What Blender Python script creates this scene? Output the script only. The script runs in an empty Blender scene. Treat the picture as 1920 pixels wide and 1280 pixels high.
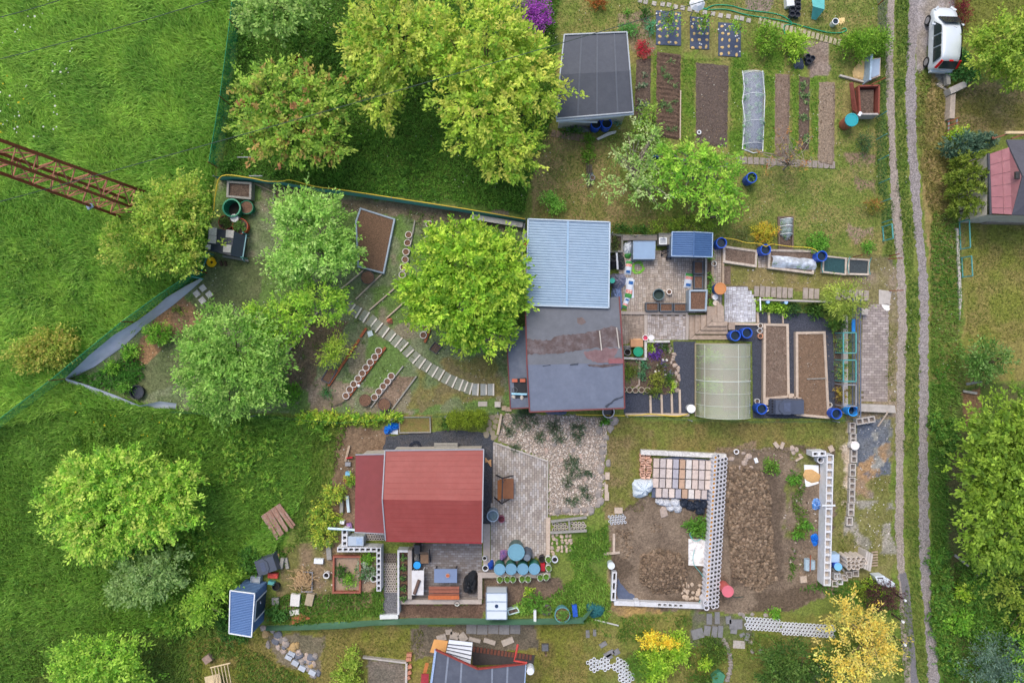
import bpy,math,random
import numpy as np
from mathutils import Vector,Matrix
SC=bpy.context.scene
COL=SC.collection
H,S=40.0,32.0
R=math.radians
#camera, sky, sun, exposure
cam=bpy.data.cameras.new('camera')
cam.sensor_width=36;cam.lens=36*H/(1920/S);cam.clip_end=3000;cam.clip_start=0.5
camo=bpy.data.objects.new('camera',cam);COL.objects.link(camo)
camo.location=(0,0,H);camo.rotation_euler=(0,0,0)
SC.camera=camo
world=bpy.data.worlds.new("World");SC.world=world;world.use_nodes=True
nt=world.node_tree
sky=nt.nodes.new('ShaderNodeTexSky');sky.sky_type='NISHITA';sky.sun_disc=False
SUN_EL,SUN_AZ=R(58),R(118)
sky.sun_elevation=SUN_EL;sky.sun_rotation=R(90)-SUN_AZ
sky.air_density=1.0;sky.dust_density=4.0;sky.ozone_density=1.0
bg=nt.nodes['Background'];bg.inputs[1].default_value=0.15
nt.links.new(sky.outputs[0],bg.inputs[0])
sl=bpy.data.lights.new('sun','SUN');sl.energy=0.85;sl.angle=R(26);sl.color=(1,.95,.87)
so=bpy.data.objects.new('sun',sl);COL.objects.link(so)
sd=Vector((math.cos(SUN_EL)*math.cos(SUN_AZ),math.cos(SUN_EL)*math.sin(SUN_AZ),math.sin(SUN_EL)))
so.rotation_euler=sd.to_track_quat('Z','Y').to_euler();so.location=(0,0,60)
SC.view_settings.view_transform='Standard';SC.view_settings.look='None'
SC.view_settings.exposure=0.6;SC.view_settings.gamma=1.0
SC.cycles.max_bounces=6;SC.cycles.transparent_max_bounces=12
#helpers
rnd=random.Random(7)
def P(px,py,z=0.0):
 f=(H-z)/(H*S)
 return Vector(((px-960)*f,(640-py)*f,z))
def PP(pts,z=0.0):return[P(a,b,z)for a,b in pts]
def lin(c):
 return tuple(((x/255)/12.92 if x/255<=.04045 else((x/255+.055)/1.055)**2.4)for x in c)
def lin4(c):return lin(c)+(1.0,)
MATS={}
def mat(name,col=(128,128,128),rough=.7,var=.25,scale=6.0,bump=.15,metal=0,spec=.3,attr=False,dirt=None,dscale=1.5,damt=.5,orand=.08,trans=0,alpha=1,fine=0):
 """procedural surface: base colour with two-scale noise, optional dirt colour, bump and per-object variation"""
 if name in MATS:return MATS[name]
 m=bpy.data.materials.new(name);m.use_nodes=True;t=m.node_tree;N,L=t.nodes,t.links
 b=N['Principled BSDF'];b.inputs['Roughness'].default_value=rough;b.inputs['Metallic'].default_value=metal
 b.inputs['Specular IOR Level'].default_value=spec
 tc=N.new('ShaderNodeTexCoord')
 oi=N.new('ShaderNodeObjectInfo')
 off=N.new('ShaderNodeVectorMath');off.operation='MULTIPLY_ADD'
 cmb=N.new('ShaderNodeCombineXYZ');L.new(oi.outputs['Random'],cmb.inputs[0]);L.new(oi.outputs['Random'],cmb.inputs[1])
 L.new(cmb.outputs[0],off.inputs[0]);off.inputs[1].default_value=(37,53,0);L.new(tc.outputs['Object'],off.inputs[2])
 n1=N.new('ShaderNodeTexNoise');n1.inputs['Scale'].default_value=scale;n1.inputs['Detail'].default_value=6;n1.inputs['Roughness'].default_value=.65
 L.new(off.outputs[0],n1.inputs['Vector'])
 if attr:
  a=N.new('ShaderNodeAttribute');a.attribute_name='Col';src=a.outputs['Color']
 else:
  a=N.new('ShaderNodeRGB');a.outputs[0].default_value=lin4(col);src=a.outputs[0]
 if dirt:
  n2=N.new('ShaderNodeTexNoise');n2.inputs['Scale'].default_value=dscale;n2.inputs['Detail'].default_value=8;n2.inputs['Roughness'].default_value=.7
  L.new(off.outputs[0],n2.inputs['Vector'])
  mr=N.new('ShaderNodeMapRange');mr.inputs[1].default_value=.45;mr.inputs[2].default_value=.7;mr.inputs[3].default_value=0;mr.inputs[4].default_value=damt
  L.new(n2.outputs['Fac'],mr.inputs[0])
  mx=N.new('ShaderNodeMix');mx.data_type='RGBA';L.new(mr.outputs[0],mx.inputs[0]);L.new(src,mx.inputs[6]);mx.inputs[7].default_value=lin4(dirt)
  src=mx.outputs[2]
 mv=N.new('ShaderNodeMapRange');mv.inputs[1].default_value=.25;mv.inputs[2].default_value=.75
 mv.inputs[3].default_value=1-var;mv.inputs[4].default_value=1+var;L.new(n1.outputs['Fac'],mv.inputs[0])
 val=mv.outputs[0]
 if fine:
  nf=N.new('ShaderNodeTexVoronoi');nf.inputs['Scale'].default_value=scale*3.1;L.new(off.outputs[0],nf.inputs['Vector'])
  sep=N.new('ShaderNodeSeparateColor');L.new(nf.outputs['Color'],sep.inputs[0])
  mf=N.new('ShaderNodeMapRange');mf.inputs[3].default_value=1-fine;mf.inputs[4].default_value=1+fine;L.new(sep.outputs[0],mf.inputs[0])
  mu=N.new('ShaderNodeMath');mu.operation='MULTIPLY';L.new(val,mu.inputs[0]);L.new(mf.outputs[0],mu.inputs[1]);val=mu.outputs[0]
 if orand:
  mo=N.new('ShaderNodeMapRange');mo.inputs[3].default_value=1-orand;mo.inputs[4].default_value=1+orand;L.new(oi.outputs['Random'],mo.inputs[0])
  mu=N.new('ShaderNodeMath');mu.operation='MULTIPLY';L.new(val,mu.inputs[0]);L.new(mo.outputs[0],mu.inputs[1]);val=mu.outputs[0]
 vm=N.new('ShaderNodeVectorMath');vm.operation='SCALE';L.new(src,vm.inputs[0]);L.new(val,vm.inputs[3])
 L.new(vm.outputs[0],b.inputs['Base Color'])
 if bump:
  bp=N.new('ShaderNodeBump');bp.inputs['Strength'].default_value=bump;bp.inputs['Distance'].default_value=.05
  L.new(n1.outputs['Fac'],bp.inputs['Height']);L.new(bp.outputs[0],b.inputs['Normal'])
 if trans:b.inputs['Transmission Weight'].default_value=trans
 if alpha<1:b.inputs['Alpha'].default_value=alpha
 MATS[name]=m;return m
def leafmat(name,transl=.35,rough=.55):
 if name in MATS:return MATS[name]
 m=bpy.data.materials.new(name);m.use_nodes=True;t=m.node_tree;N,L=t.nodes,t.links
 b=N['Principled BSDF'];b.inputs['Roughness'].default_value=rough;b.inputs['Specular IOR Level'].default_value=.25
 a=N.new('ShaderNodeAttribute');a.attribute_name='Col'
 L.new(a.outputs['Color'],b.inputs['Base Color'])
 tr=N.new('ShaderNodeBsdfTranslucent');L.new(a.outputs['Color'],tr.inputs['Color'])
 mx=N.new('ShaderNodeMixShader');mx.inputs[0].default_value=transl
 L.new(b.outputs[0],mx.inputs[1]);L.new(tr.outputs[0],mx.inputs[2]);L.new(mx.outputs[0],N['Material Output'].inputs['Surface'])
 MATS[name]=m;return m
def netmat(name,col=None,cover=.5,cell=.06,rough=.6):
 """a net: threads laid in a diamond pattern, open between them"""
 if name in MATS:return MATS[name]
 m=bpy.data.materials.new(name);m.use_nodes=True;t=m.node_tree;N,L=t.nodes,t.links
 b=N['Principled BSDF'];b.inputs['Roughness'].default_value=rough
 tc=N.new('ShaderNodeTexCoord');n=N.new('ShaderNodeTexNoise');n.inputs['Scale'].default_value=1/cell;n.inputs['Detail'].default_value=2
 L.new(tc.outputs['Object'],n.inputs['Vector'])
 mr=N.new('ShaderNodeMapRange');mr.inputs[1].default_value=.4;mr.inputs[2].default_value=.6
 mr.inputs[3].default_value=max(0,cover-.2);mr.inputs[4].default_value=min(1,cover+.22);L.new(n.outputs['Fac'],mr.inputs[0])
 L.new(mr.outputs[0],b.inputs['Alpha']);b.inputs['Base Color'].default_value=lin4(col)
 MATS[name]=m;return m
def area2(p):return sum(p[i][0]*p[(i+1)%len(p)][1]-p[(i+1)%len(p)][0]*p[i][1]for i in range(len(p)))
def ccw(p):return list(p)if area2(p)>0 else list(p)[::-1]
def inset(p,d):
 p=ccw(p);n=len(p);out=[]
 for i in range(n):
  a,b,c=Vector(p[i-1][:2]),Vector(p[i][:2]),Vector(p[(i+1)%n][:2])
  e1,e2=(b-a).normalized(),(c-b).normalized()
  n1,n2=Vector((-e1.y,e1.x)),Vector((-e2.y,e2.x))
  k=n1+n2;q=k.dot(k)
  out.append(b+(k*(2*d/q)if q>.05 else n1*d))
 return out
class MB:
 def __init__(s):s.v=[];s.f=[];s.fc={}
 def add(s,vs,fs,col=None):
  o=len(s.v);s.v+=[tuple(v)for v in vs]
  for f in fs:
   if col is not None:s.fc[len(s.f)]=col
   s.f.append(tuple(i+o for i in f))
  return s
 def prism(s,pts,z0,z1,col=None,bottom=False):
  p=ccw(pts);n=len(p)
  zt=[q[2]for q in p]if z1 is None else[z1]*n
  fs=[tuple(range(n,2*n))]+[(i,(i+1)%n,n+(i+1)%n,n+i)for i in range(n)]
  if bottom:fs.append(tuple(range(n-1,-1,-1)))
  return s.add([(q[0],q[1],z0)for q in p]+[(q[0],q[1],z)for q,z in zip(p,zt)],fs,col)
 def prismP(s,px,z0,z1,col=None):return s.prism([P(a,b,z1)for a,b in px],z0,z1,col)
 def box(s,c,size,rz=0,z0=None,col=None):
  """box with its base centre at c"""
  x,y,z=size[0]/2,size[1]/2,size[2];ca,sa=math.cos(rz),math.sin(rz)
  pts=[(c[0]+a*ca-b*sa,c[1]+a*sa+b*ca)for a,b in((-x,-y),(x,-y),(x,y),(-x,y))]
  zz=c[2]if z0 is None else z0
  return s.prism(pts,zz,zz+z,col,True)
 def sheet(s,pts,col=None):
  p=list(pts)
  if area2(p)<0:p=p[::-1]
  return s.add(p,[tuple(range(len(p)))],col)
 def ring(s,outer,inner,z0,z1,col=None):
  a,b=ccw(outer),ccw(inner);n=len(a)
  vs=[(q[0],q[1],z0)for q in a]+[(q[0],q[1],z1)for q in a]+[(q[0],q[1],z1)for q in b]+[(q[0],q[1],z0)for q in b]
  fs=[]
  for i in range(n):
   j=(i+1)%n
   fs+=[(i,j,n+j,n+i),(n+i,n+j,2*n+j,2*n+i),(2*n+i,2*n+j,3*n+j,3*n+i)]
  return s.add(vs,fs,col)
 def bar(s,a,b,w,h=None,col=None,up=(0,0,1)):
  a,b=Vector(a),Vector(b);h=h or w;d=(b-a).normalized()
  u=Vector(up)
  if abs(d.dot(u))>.95:u=Vector((1,0,0))
  x=d.cross(u).normalized()*w/2;y=x.cross(d).normalized()*h/2
  vs=[a-x-y,a+x-y,a+x+y,a-x+y,b-x-y,b+x-y,b+x+y,b-x+y]
  return s.add(vs,[(0,1,2,3),(7,6,5,4),(0,4,5,1),(1,5,6,2),(2,6,7,3),(3,7,4,0)],col)
 def tube(s,pts,r,n=6,r2=None,col=None,caps=True):
  pts=[Vector(p)for p in pts];m=len(pts);vs=[];fs=[];r2=r if r2 is None else r2
  for i,p in enumerate(pts):
   d=(pts[min(i+1,m-1)]-pts[max(i-1,0)])
   d=d.normalized()if d.length>1e-6 else Vector((0,0,1))
   u=Vector((0,0,1))if abs(d.z)<.9 else Vector((1,0,0))
   x=d.cross(u).normalized();y=x.cross(d)
   rr=r+(r2-r)*i/max(1,m-1)
   vs+=[p+x*rr*math.cos(6.2832*k/n)+y*rr*math.sin(6.2832*k/n)for k in range(n)]
  for i in range(m-1):
   fs+=[(i*n+k,i*n+(k+1)%n,(i+1)*n+(k+1)%n,(i+1)*n+k)for k in range(n)]
  if caps:fs+=[tuple(range(n-1,-1,-1)),tuple((m-1)*n+k for k in range(n))]
  return s.add(vs,fs,col)
 def lathe(s,prof,c=(0,0,0),n=20,sx=1,sy=1,col=None):
  vs=[];fs=[];m=len(prof)
  for r,z in prof:vs+=[(c[0]+sx*r*math.cos(6.2832*k/n),c[1]+sy*r*math.sin(6.2832*k/n),c[2]+z)for k in range(n)]
  for i in range(m-1):
   fs+=[(i*n+k,i*n+(k+1)%n,(i+1)*n+(k+1)%n,(i+1)*n+k)for k in range(n)]
  if prof[-1][0]>.001 and prof[-1][0]<0:pass
  return s.add(vs,fs,col)
 def disc(s,c,r,n=20,sx=1,sy=1,col=None):
  return s.add([(c[0]+sx*r*math.cos(6.2832*k/n),c[1]+sy*r*math.sin(6.2832*k/n),c[2])for k in range(n)],[tuple(range(n))],col)
 def rock(s,c,r,rz=1,seed=0,col=None,n=8,sq=1.0):
  """an irregular stone: a lumpy dome of n x 4 points, flattened and turned"""
  g=random.Random(seed);vs=[];fs=[];a0=g.random()*6.28;ax=g.uniform(.75,1.2)
  k=[(g.uniform(.7,1.12))for _ in range(n)]
  rows=[(.92,-.25),(1.0,.2),(.82,.62),(.4,.88)]
  for q,z in rows:
   for i in range(n):
    t=a0+6.2832*i/n;rr=r*q*k[i]*g.uniform(.9,1.1)
    vs.append((c[0]+rr*ax*math.cos(t),c[1]+rr/ax*math.sin(t),c[2]+r*rz*(z+g.uniform(-.08,.08))))
  for j in range(3):
   fs+=[(j*n+i,j*n+(i+1)%n,(j+1)*n+(i+1)%n,(j+1)*n+i)for i in range(n)]
  fs.append(tuple(3*n+i for i in range(n)))
  return s.add(vs,fs,col)
 def obj(s,name,m,parent=None,label=None,smooth=False):
  o=rawobj(name,np.array(s.v,dtype=np.float32).reshape(-1,3),s.f,m,parent,smooth,[s.fc.get(i,(.5,.5,.5))for i in range(len(s.f))]if s.fc else None)
  if label:o['label']=label
  return o
def rawobj(name,V,F,m,parent=None,smooth=False,fcol=None,origin=None):
 V=np.asarray(V,dtype=np.float32)
 if parent is not None:org=wloc(parent)
 elif origin is not None:org=Vector(origin)
 else:
  mn,mx=V.min(0),V.max(0);org=Vector(((mn[0]+mx[0])/2,(mn[1]+mx[1])/2,max(0,mn[2])if mn[2]<1 else mn[2]))
 me=bpy.data.meshes.new(name)
 V=V-np.array(org,dtype=np.float32)
 if isinstance(F,np.ndarray):
  nf,k=F.shape
  me.vertices.add(len(V));me.vertices.foreach_set('co',V.ravel())
  me.loops.add(nf*k);me.loops.foreach_set('vertex_index',F.ravel().astype(np.int32))
  me.polygons.add(nf);me.polygons.foreach_set('loop_start',np.arange(0,nf*k,k,dtype=np.int32))
  me.polygons.foreach_set('loop_total',np.full(nf,k,dtype=np.int32))
  cnt=np.full(nf,k)
 else:
  me.from_pydata([tuple(v)for v in V.tolist()],[],F);cnt=np.array([len(f)for f in F])
 if fcol is not None:
  ca=me.color_attributes.new('Col','FLOAT_COLOR','CORNER')
  fc=np.asarray(fcol,dtype=np.float32);fc=np.hstack([fc[:,:3],np.ones((len(fc),1),np.float32)])
  ca.data.foreach_set('color',np.repeat(fc,cnt,axis=0).ravel())
 if smooth:me.polygons.foreach_set('use_smooth',np.ones(len(me.polygons),dtype=bool))
 me.update(calc_edges=True);me.validate()
 if m is not None:me.materials.append(m)
 o=bpy.data.objects.new(name,me);COL.objects.link(o)
 if parent is not None:o.parent=parent
 else:o.location=org
 return o
def wloc(o):
 p=Vector(o.location)
 while o.parent is not None:o=o.parent;p=p+Vector(o.location)
 return p
def tag(o,label,cat,group=None,kind=None):
 if label:o['label']=label
 if cat:o['category']=cat;o['kind']='thing'
 if group:o['group']=group
 if kind:o['kind']=kind
 return o
def thing(name,label,cat,loc,group=None):
 o=bpy.data.objects.new(name,None);o.empty_display_size=.1;COL.objects.link(o);o.location=loc
 return tag(o,label,cat,group)
def struct(o,label=None,kind='structure'):
 o['kind']=kind
 if label:o['label']=label
 return o
def dup(src,loc,rz=None,label=None,group=None,sc=None):
 def cp(o,parent):
  c=o.copy();COL.objects.link(c)
  if parent is not None:c.parent=parent
  for ch in o.children:cp(ch,c)
  return c
 c=cp(src,None);c.location=loc
 if rz is not None:c.rotation_euler=(0,0,rz)
 if sc is not None:c.scale=(sc,sc,sc)if not isinstance(sc,(tuple,list))else sc
 if label:c['label']=label
 if group:c['group']=group
 return c
ORD='first second third fourth fifth sixth seventh eighth ninth tenth eleventh twelfth thirteenth fourteenth fifteenth sixteenth seventeenth eighteenth nineteenth twentieth'.split()
def nth(i):
 if i<20:return ORD[i]
 tens=['','','twenty','thirty','forty','fifty'][(i+1)//10];u=(i+1)%10
 return(tens+'-'+ORD[u-1])if u else tens.replace('ty','tieth')
def inpoly(X,Y,poly):
 ins=np.zeros(X.shape,bool);n=len(poly)
 for i in range(n):
  x1,y1=poly[i];x2,y2=poly[(i+1)%n]
  if y1==y2:continue
  c=((y1>Y)!=(y2>Y))&(X<(x2-x1)*(Y-y1)/(y2-y1)+x1)
  ins^=c
 return ins
NR=np.random.RandomState(11)
NTAB=NR.rand(256,256)
def vnoise(X,Y,s,oct=4,seed=0):
 """smooth noise, about 0..1, feature size s"""
 out=np.zeros(np.shape(X));amp=1.0;tot=0
 for o in range(oct):
  x=np.asarray(X)/s+17.3*seed+o*31.7;y=np.asarray(Y)/s+9.1*seed+o*11.3
  xi=np.floor(x).astype(int);yi=np.floor(y).astype(int);fx=x-xi;fy=y-yi
  fx=fx*fx*(3-2*fx);fy=fy*fy*(3-2*fy)
  a=NTAB[xi%256,yi%256];b=NTAB[(xi+1)%256,yi%256];c=NTAB[xi%256,(yi+1)%256];d=NTAB[(xi+1)%256,(yi+1)%256]
  out+=amp*((a*(1-fx)+b*fx)*(1-fy)+(c*(1-fx)+d*fx)*fy);tot+=amp;amp*=.5;s=s/2
 return out/tot
def polysheet(name,px,z,m,jag=0,step=6,seed=0,parent=None,smooth_n=0):
 """flat sheet with an irregular outline; px in photograph pixels, straight runs broken up by jag pixels"""
 g=random.Random(seed);pts=[]
 n=len(px)
 for i in range(n):
  a,b=px[i],px[(i+1)%n];L=math.hypot(b[0]-a[0],b[1]-a[1]);k=max(1,int(L/step))if jag else 1
  for j in range(k):
   t=j/k;pts.append((a[0]+(b[0]-a[0])*t+g.uniform(-jag,jag),a[1]+(b[1]-a[1])*t+g.uniform(-jag,jag)))
 mb=MB();mb.sheet(PP(pts,z));return mb.obj(name,m,parent)
 #foliage
LEAF=leafmat('leaf',.42)
def pick(cols,n,rs,jit=.12):
 c=np.array([lin(x)for x in cols]);k=c[rs.randint(0,len(c),n)]
 t=rs.rand(n,1)*.5;k=k*(1-t)+c[rs.randint(0,len(c),n)]*t
 return k*.91+.09*k.mean(1,keepdims=True)
def leafmesh(lobes,dens,size,cols,seed,cr=.22,per=16,up=.62,asp=.5,rag=.3,shell=.5,droop=0,top=-.35):
 """clusters of small leaf faces through the crown's volume. lobes: (centre, rx, ry, rz). Returns arrays and cluster centres"""
 rs=np.random.RandomState(seed);Cc=[];cc=[];outd=[]
 for(c,rx,ry,rz)in lobes:
  n=max(4,int(dens*rx*ry*math.pi/per))
  d=rs.normal(size=(n*3,3));d/=np.linalg.norm(d,axis=1)[:,None]
  d=d[d[:,2]>top][:n];n=len(d)
  ph=rs.rand(6)*6.28;th=np.arctan2(d[:,1],d[:,0])
  w=1+rag*(.45*np.sin(3*th+ph[0]+2*d[:,2])+.35*np.sin(5*th+ph[1]-3*d[:,2])+.3*np.sin(9*th+ph[2]+5*d[:,2])+.25*np.sin(14*th+ph[3]))*.6
  q=(shell+(1-shell)*rs.rand(n)**.6)*w
  gap=rs.rand(n)<.16;q[gap]*=1+.28*rs.rand(gap.sum())
  Cc.append(np.array(c)+d*q[:,None]*np.array([rx,ry,rz]));outd.append(d)
 Cc=np.vstack(Cc);outd=np.vstack(outd)
 zmin=.04;Cc[:,2]=np.maximum(Cc[:,2],zmin)
 ext=max(max(l[1],l[2])for l in lobes)
 if ext>.9:
  nz=vnoise(Cc[:,0]*10,Cc[:,1]*10,4.5+ext,3,seed%17);kp=(nz>.39)|(rs.rand(len(Cc))<.3);Cc,outd=Cc[kp],outd[kp]
 nC=len(Cc);ccol=pick(cols,nC,rs)*(1+rs.uniform(-.26,.2,(nC,1)))
 idx=np.repeat(np.arange(nC),per);n=len(idx)
 off=rs.normal(size=(n,3))*np.array([1,1,.6])*cr*.5+outd[idx]*np.array([1,1,.7])*rs.uniform(-1.3,1.3,(n,1))*cr
 p=Cc[idx]+off
 p[:,2]=np.maximum(p[:,2],.02)
 dirs=off/(np.linalg.norm(off,axis=1)[:,None]+1e-6)*.6+outd[idx]*.6+rs.normal(size=(n,3))*.5
 dirs[:,2]-=droop
 dirs[:,2]*=.6
 dirs/=np.linalg.norm(dirs,axis=1)[:,None]
 nrm=rs.normal(size=(n,3))*(1-up)+np.array([0,0,1])*up*1.2+outd[idx]*.35
 side=np.cross(nrm,dirs);side/=(np.linalg.norm(side,axis=1)[:,None]+1e-6)
 L=(size*(.45+1.05*rs.rand(n)))[:,None];Wd=L*asp*.5
 lift=np.cross(dirs,side)
 v0=p-dirs*L*.5;v1=p+side*Wd+lift*Wd*.25;v2=p+dirs*L*.5;v3=p-side*Wd+lift*Wd*.25
 V=np.stack([v0,v1,v2,v3],1).reshape(-1,3)
 F=np.arange(n*4).reshape(n,4)
 C=ccol[idx]*(1.22+rs.uniform(-.24,.28,(n,1)))
 return V,F,np.clip(C,0,1),Cc
BARK=None
def trunkmesh(base,targets,r0,seed,zc):
 g=random.Random(seed);mb=MB();base=Vector(base);topz=zc
 mid=base+Vector((g.uniform(-.15,.15),g.uniform(-.15,.15),topz*.45))
 mb.tube([base,base.lerp(mid,.5)+Vector((.04,.03,0)),mid],r0,8,r0*.75)
 return mb,mid
def tree(name,label,cat,px,lobes,cols,seed=1,dens=520,size=.19,h=None,bark=(92,80,66),group=None,limbs=9,asp=.5,up=.62,cr=.21,per=16,rag=.3,shell=.45,droop=0,trunkr=.11,limbr=.5,crown='crown'):
 """lobes: (px, py, rx px, ry px, z centre m, rz m); px: trunk foot on the ground in photograph pixels or None"""
 LB=[]
 for(x,y,rx,ry,z,rz)in lobes:
  f=(H-z)/(H*S);LB.append((P(x,y,z),rx*f,ry*f,rz))
 if px is None:
  c=sum((Vector(l[0])for l in LB),Vector())/len(LB);base=Vector((c.x,c.y,0))
 else:base=P(px[0],px[1],0)
 t=thing(name,label,cat,base,group)
 V,F,C,Cc=leafmesh(LB,dens*.85,size,cols,seed,cr,per,up,asp,rag,shell,droop)
 rawobj(crown,V,F,LEAF,t,False,C)
 zc=sum(l[0][2]for l in LB)/len(LB)
 mb,mid=trunkmesh(base,None,trunkr,seed,zc)
 bk=mat('bark_%d_%d_%d'%bark,bark,.9,.35,14,.5)
 tr=mb.obj('trunk',bk,t)
 g=random.Random(seed+5);lm=MB()
 for i in range(limbs):
  tg=Vector(Cc[g.randrange(len(Cc))].tolist());q=mid.lerp(tg,.5)+Vector((g.uniform(-.2,.2),g.uniform(-.2,.2),g.uniform(.1,.4)))
  lm.tube([mid-Vector((0,0,.1)),q,tg],trunkr*limbr,6,.012)
  for _ in range(2):
   t2=Vector(Cc[g.randrange(len(Cc))].tolist())
   if(t2-q).length<1.6:lm.tube([q,q.lerp(t2,.5)+Vector((0,0,.08)),t2],trunkr*limbr*.45,5,.008)
 if limbs:lm.obj('limb',bk,t)
 return t
def shrub(name,label,cat,x,y,r,h,cols,seed=1,ry=None,dens=900,size=.11,group=None,asp=.5,up=.45,per=10,cr=.13,rag=.35,lobes=None,shell=.4,stem=True,z0=0.0):
 """a low plant: leaves round a short stem"""
 ry=ry or r;f=1/S;zc=h*.5+z0
 LB=[(P(x,y,zc),r*f,ry*f,h*.55)]if lobes is None else[(P(a,b,zc),c*f,d*f,h*.55)for a,b,c,d in lobes]
 base=Vector((sum(l[0].x for l in LB)/len(LB),sum(l[0].y for l in LB)/len(LB),z0))
 t=thing(name,label,cat,base,group)
 V,F,C,Cc=leafmesh(LB,dens,size,cols,seed,cr,per,up,asp,rag,shell,0,-.6)
 V[:,2]=np.maximum(V[:,2],z0+.01)
 rawobj('foliage',V,F,LEAF,t,False,C)
 if stem:
  g=random.Random(seed);mb=MB()
  for i in range(5):
   tg=Vector(Cc[g.randrange(len(Cc))].tolist());mb.tube([base,base.lerp(tg,.5)+Vector((0,0,.05)),tg],.018,5,.006)
  mb.obj('stem',mat('stem',(84,74,52),.9,.3,14,.3),t)
 return t
def blades(name,polys,excl,per_m2,length,width,cols,seed,label,flow=None,lay=.6,noise_cut=None,wob=.8,origin=(0,0,0),jit=1.1,tus=9):
 """grass: thin bent blades standing in px polygons. flow: leaning direction (radians), wob: how much it swirls"""
 rs=np.random.RandomState(seed);XY=[]
 for poly in polys:
  xs=[p[0]for p in poly];ys=[p[1]for p in poly]
  A=(max(xs)-min(xs))*(max(ys)-min(ys))/S/S;n=int(A*per_m2)
  x=rs.uniform(min(xs),max(xs),n);y=rs.uniform(min(ys),max(ys),n)
  wx=x+18*(vnoise(x,y,30,3,seed)-.5);wy=y+18*(vnoise(x,y,30,3,seed+3)-.5)
  k=inpoly(wx,wy,poly)
  for e in excl:k&=~inpoly(x,y,e)
  if noise_cut is not None:k&=vnoise(x,y,40,4,seed+7)>noise_cut+rs.uniform(-.08,.08,n)
  XY.append(np.stack([x[k],y[k]],1))
 XY=np.vstack(XY);n=len(XY)
 x,y=XY[:,0],XY[:,1]
 wx,wy=(x-960)/S,(640-y)/S
 ang=(flow if flow is not None else 0)+(rs.rand(n)-.5)*jit+((vnoise(x,y,60,3,seed+1)-.5)*2*math.pi*wob if flow is not None else rs.rand(n)*6.28)
 L=length*(.55+.8*rs.rand(n))*(.7+.6*vnoise(x,y,70,2,seed+2));ly=lay*(.7+.5*rs.rand(n))
 dx,dy=np.cos(ang),np.sin(ang);sx,sy=-dy,dx;w=width*(.6+.8*rs.rand(n))/2
 z=np.zeros(n)
 hz=L*np.cos(ly);hr=L*np.sin(ly)
 b=np.stack([wx,wy,z],1);sd_=np.stack([sx*w,sy*w,z],1)
 m=np.stack([wx+dx*hr*.4,wy+dy*hr*.4,hz*.7],1);tp=np.stack([wx+dx*hr,wy+dy*hr,hz*.85],1)
 V=np.stack([b-sd_,b+sd_,m+sd_*.8,m-sd_*.8,tp],1).reshape(-1,3)
 i=np.arange(n)*5
 tri=np.stack([i+3,i+2,i+4],1);quad=np.stack([i,i+1,i+2,i+3],1)
 c=pick(cols,n,rs)
 tone=vnoise(x,y,55,4,seed+9)[:,None]
 cl=np.array([lin(q)for q in cols]);
 t=np.clip((tone-.35)/.3,0,1)
 c=c*.6+.4*(cl[0]*(1-t)+cl[-1]*t)
 c=c*(.94+.56*vnoise(x,y,tus,2,seed+4)[:,None])
 c=np.clip(c*(1+rs.uniform(-.28,.28,(n,1))),0,1)
 me_faces=np.concatenate([quad.ravel(),tri.ravel()]);nq=len(quad)
 me=bpy.data.meshes.new(name);me.vertices.add(len(V));me.vertices.foreach_set('co',(V-np.array(origin)).astype(np.float32).ravel())
 me.loops.add(len(me_faces));me.loops.foreach_set('vertex_index',me_faces.astype(np.int32))
 me.polygons.add(2*nq);me.polygons.foreach_set('loop_start',np.concatenate([np.arange(nq)*4,nq*4+np.arange(nq)*3]).astype(np.int32))
 me.polygons.foreach_set('loop_total',np.concatenate([np.full(nq,4),np.full(nq,3)]).astype(np.int32))
 ca=me.color_attributes.new('Col','FLOAT_COLOR','CORNER');c4=np.hstack([c,np.ones((n,1))]).astype(np.float32)
 ca.data.foreach_set('color',np.concatenate([np.repeat(c4,4,0).ravel(),np.repeat(c4,3,0).ravel()]))
 me.update(calc_edges=True);me.materials.append(LEAF)
 o=bpy.data.objects.new(name,me);COL.objects.link(o);o.location=origin
 o['kind']='stuff';o['label']=label
 return o
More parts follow.
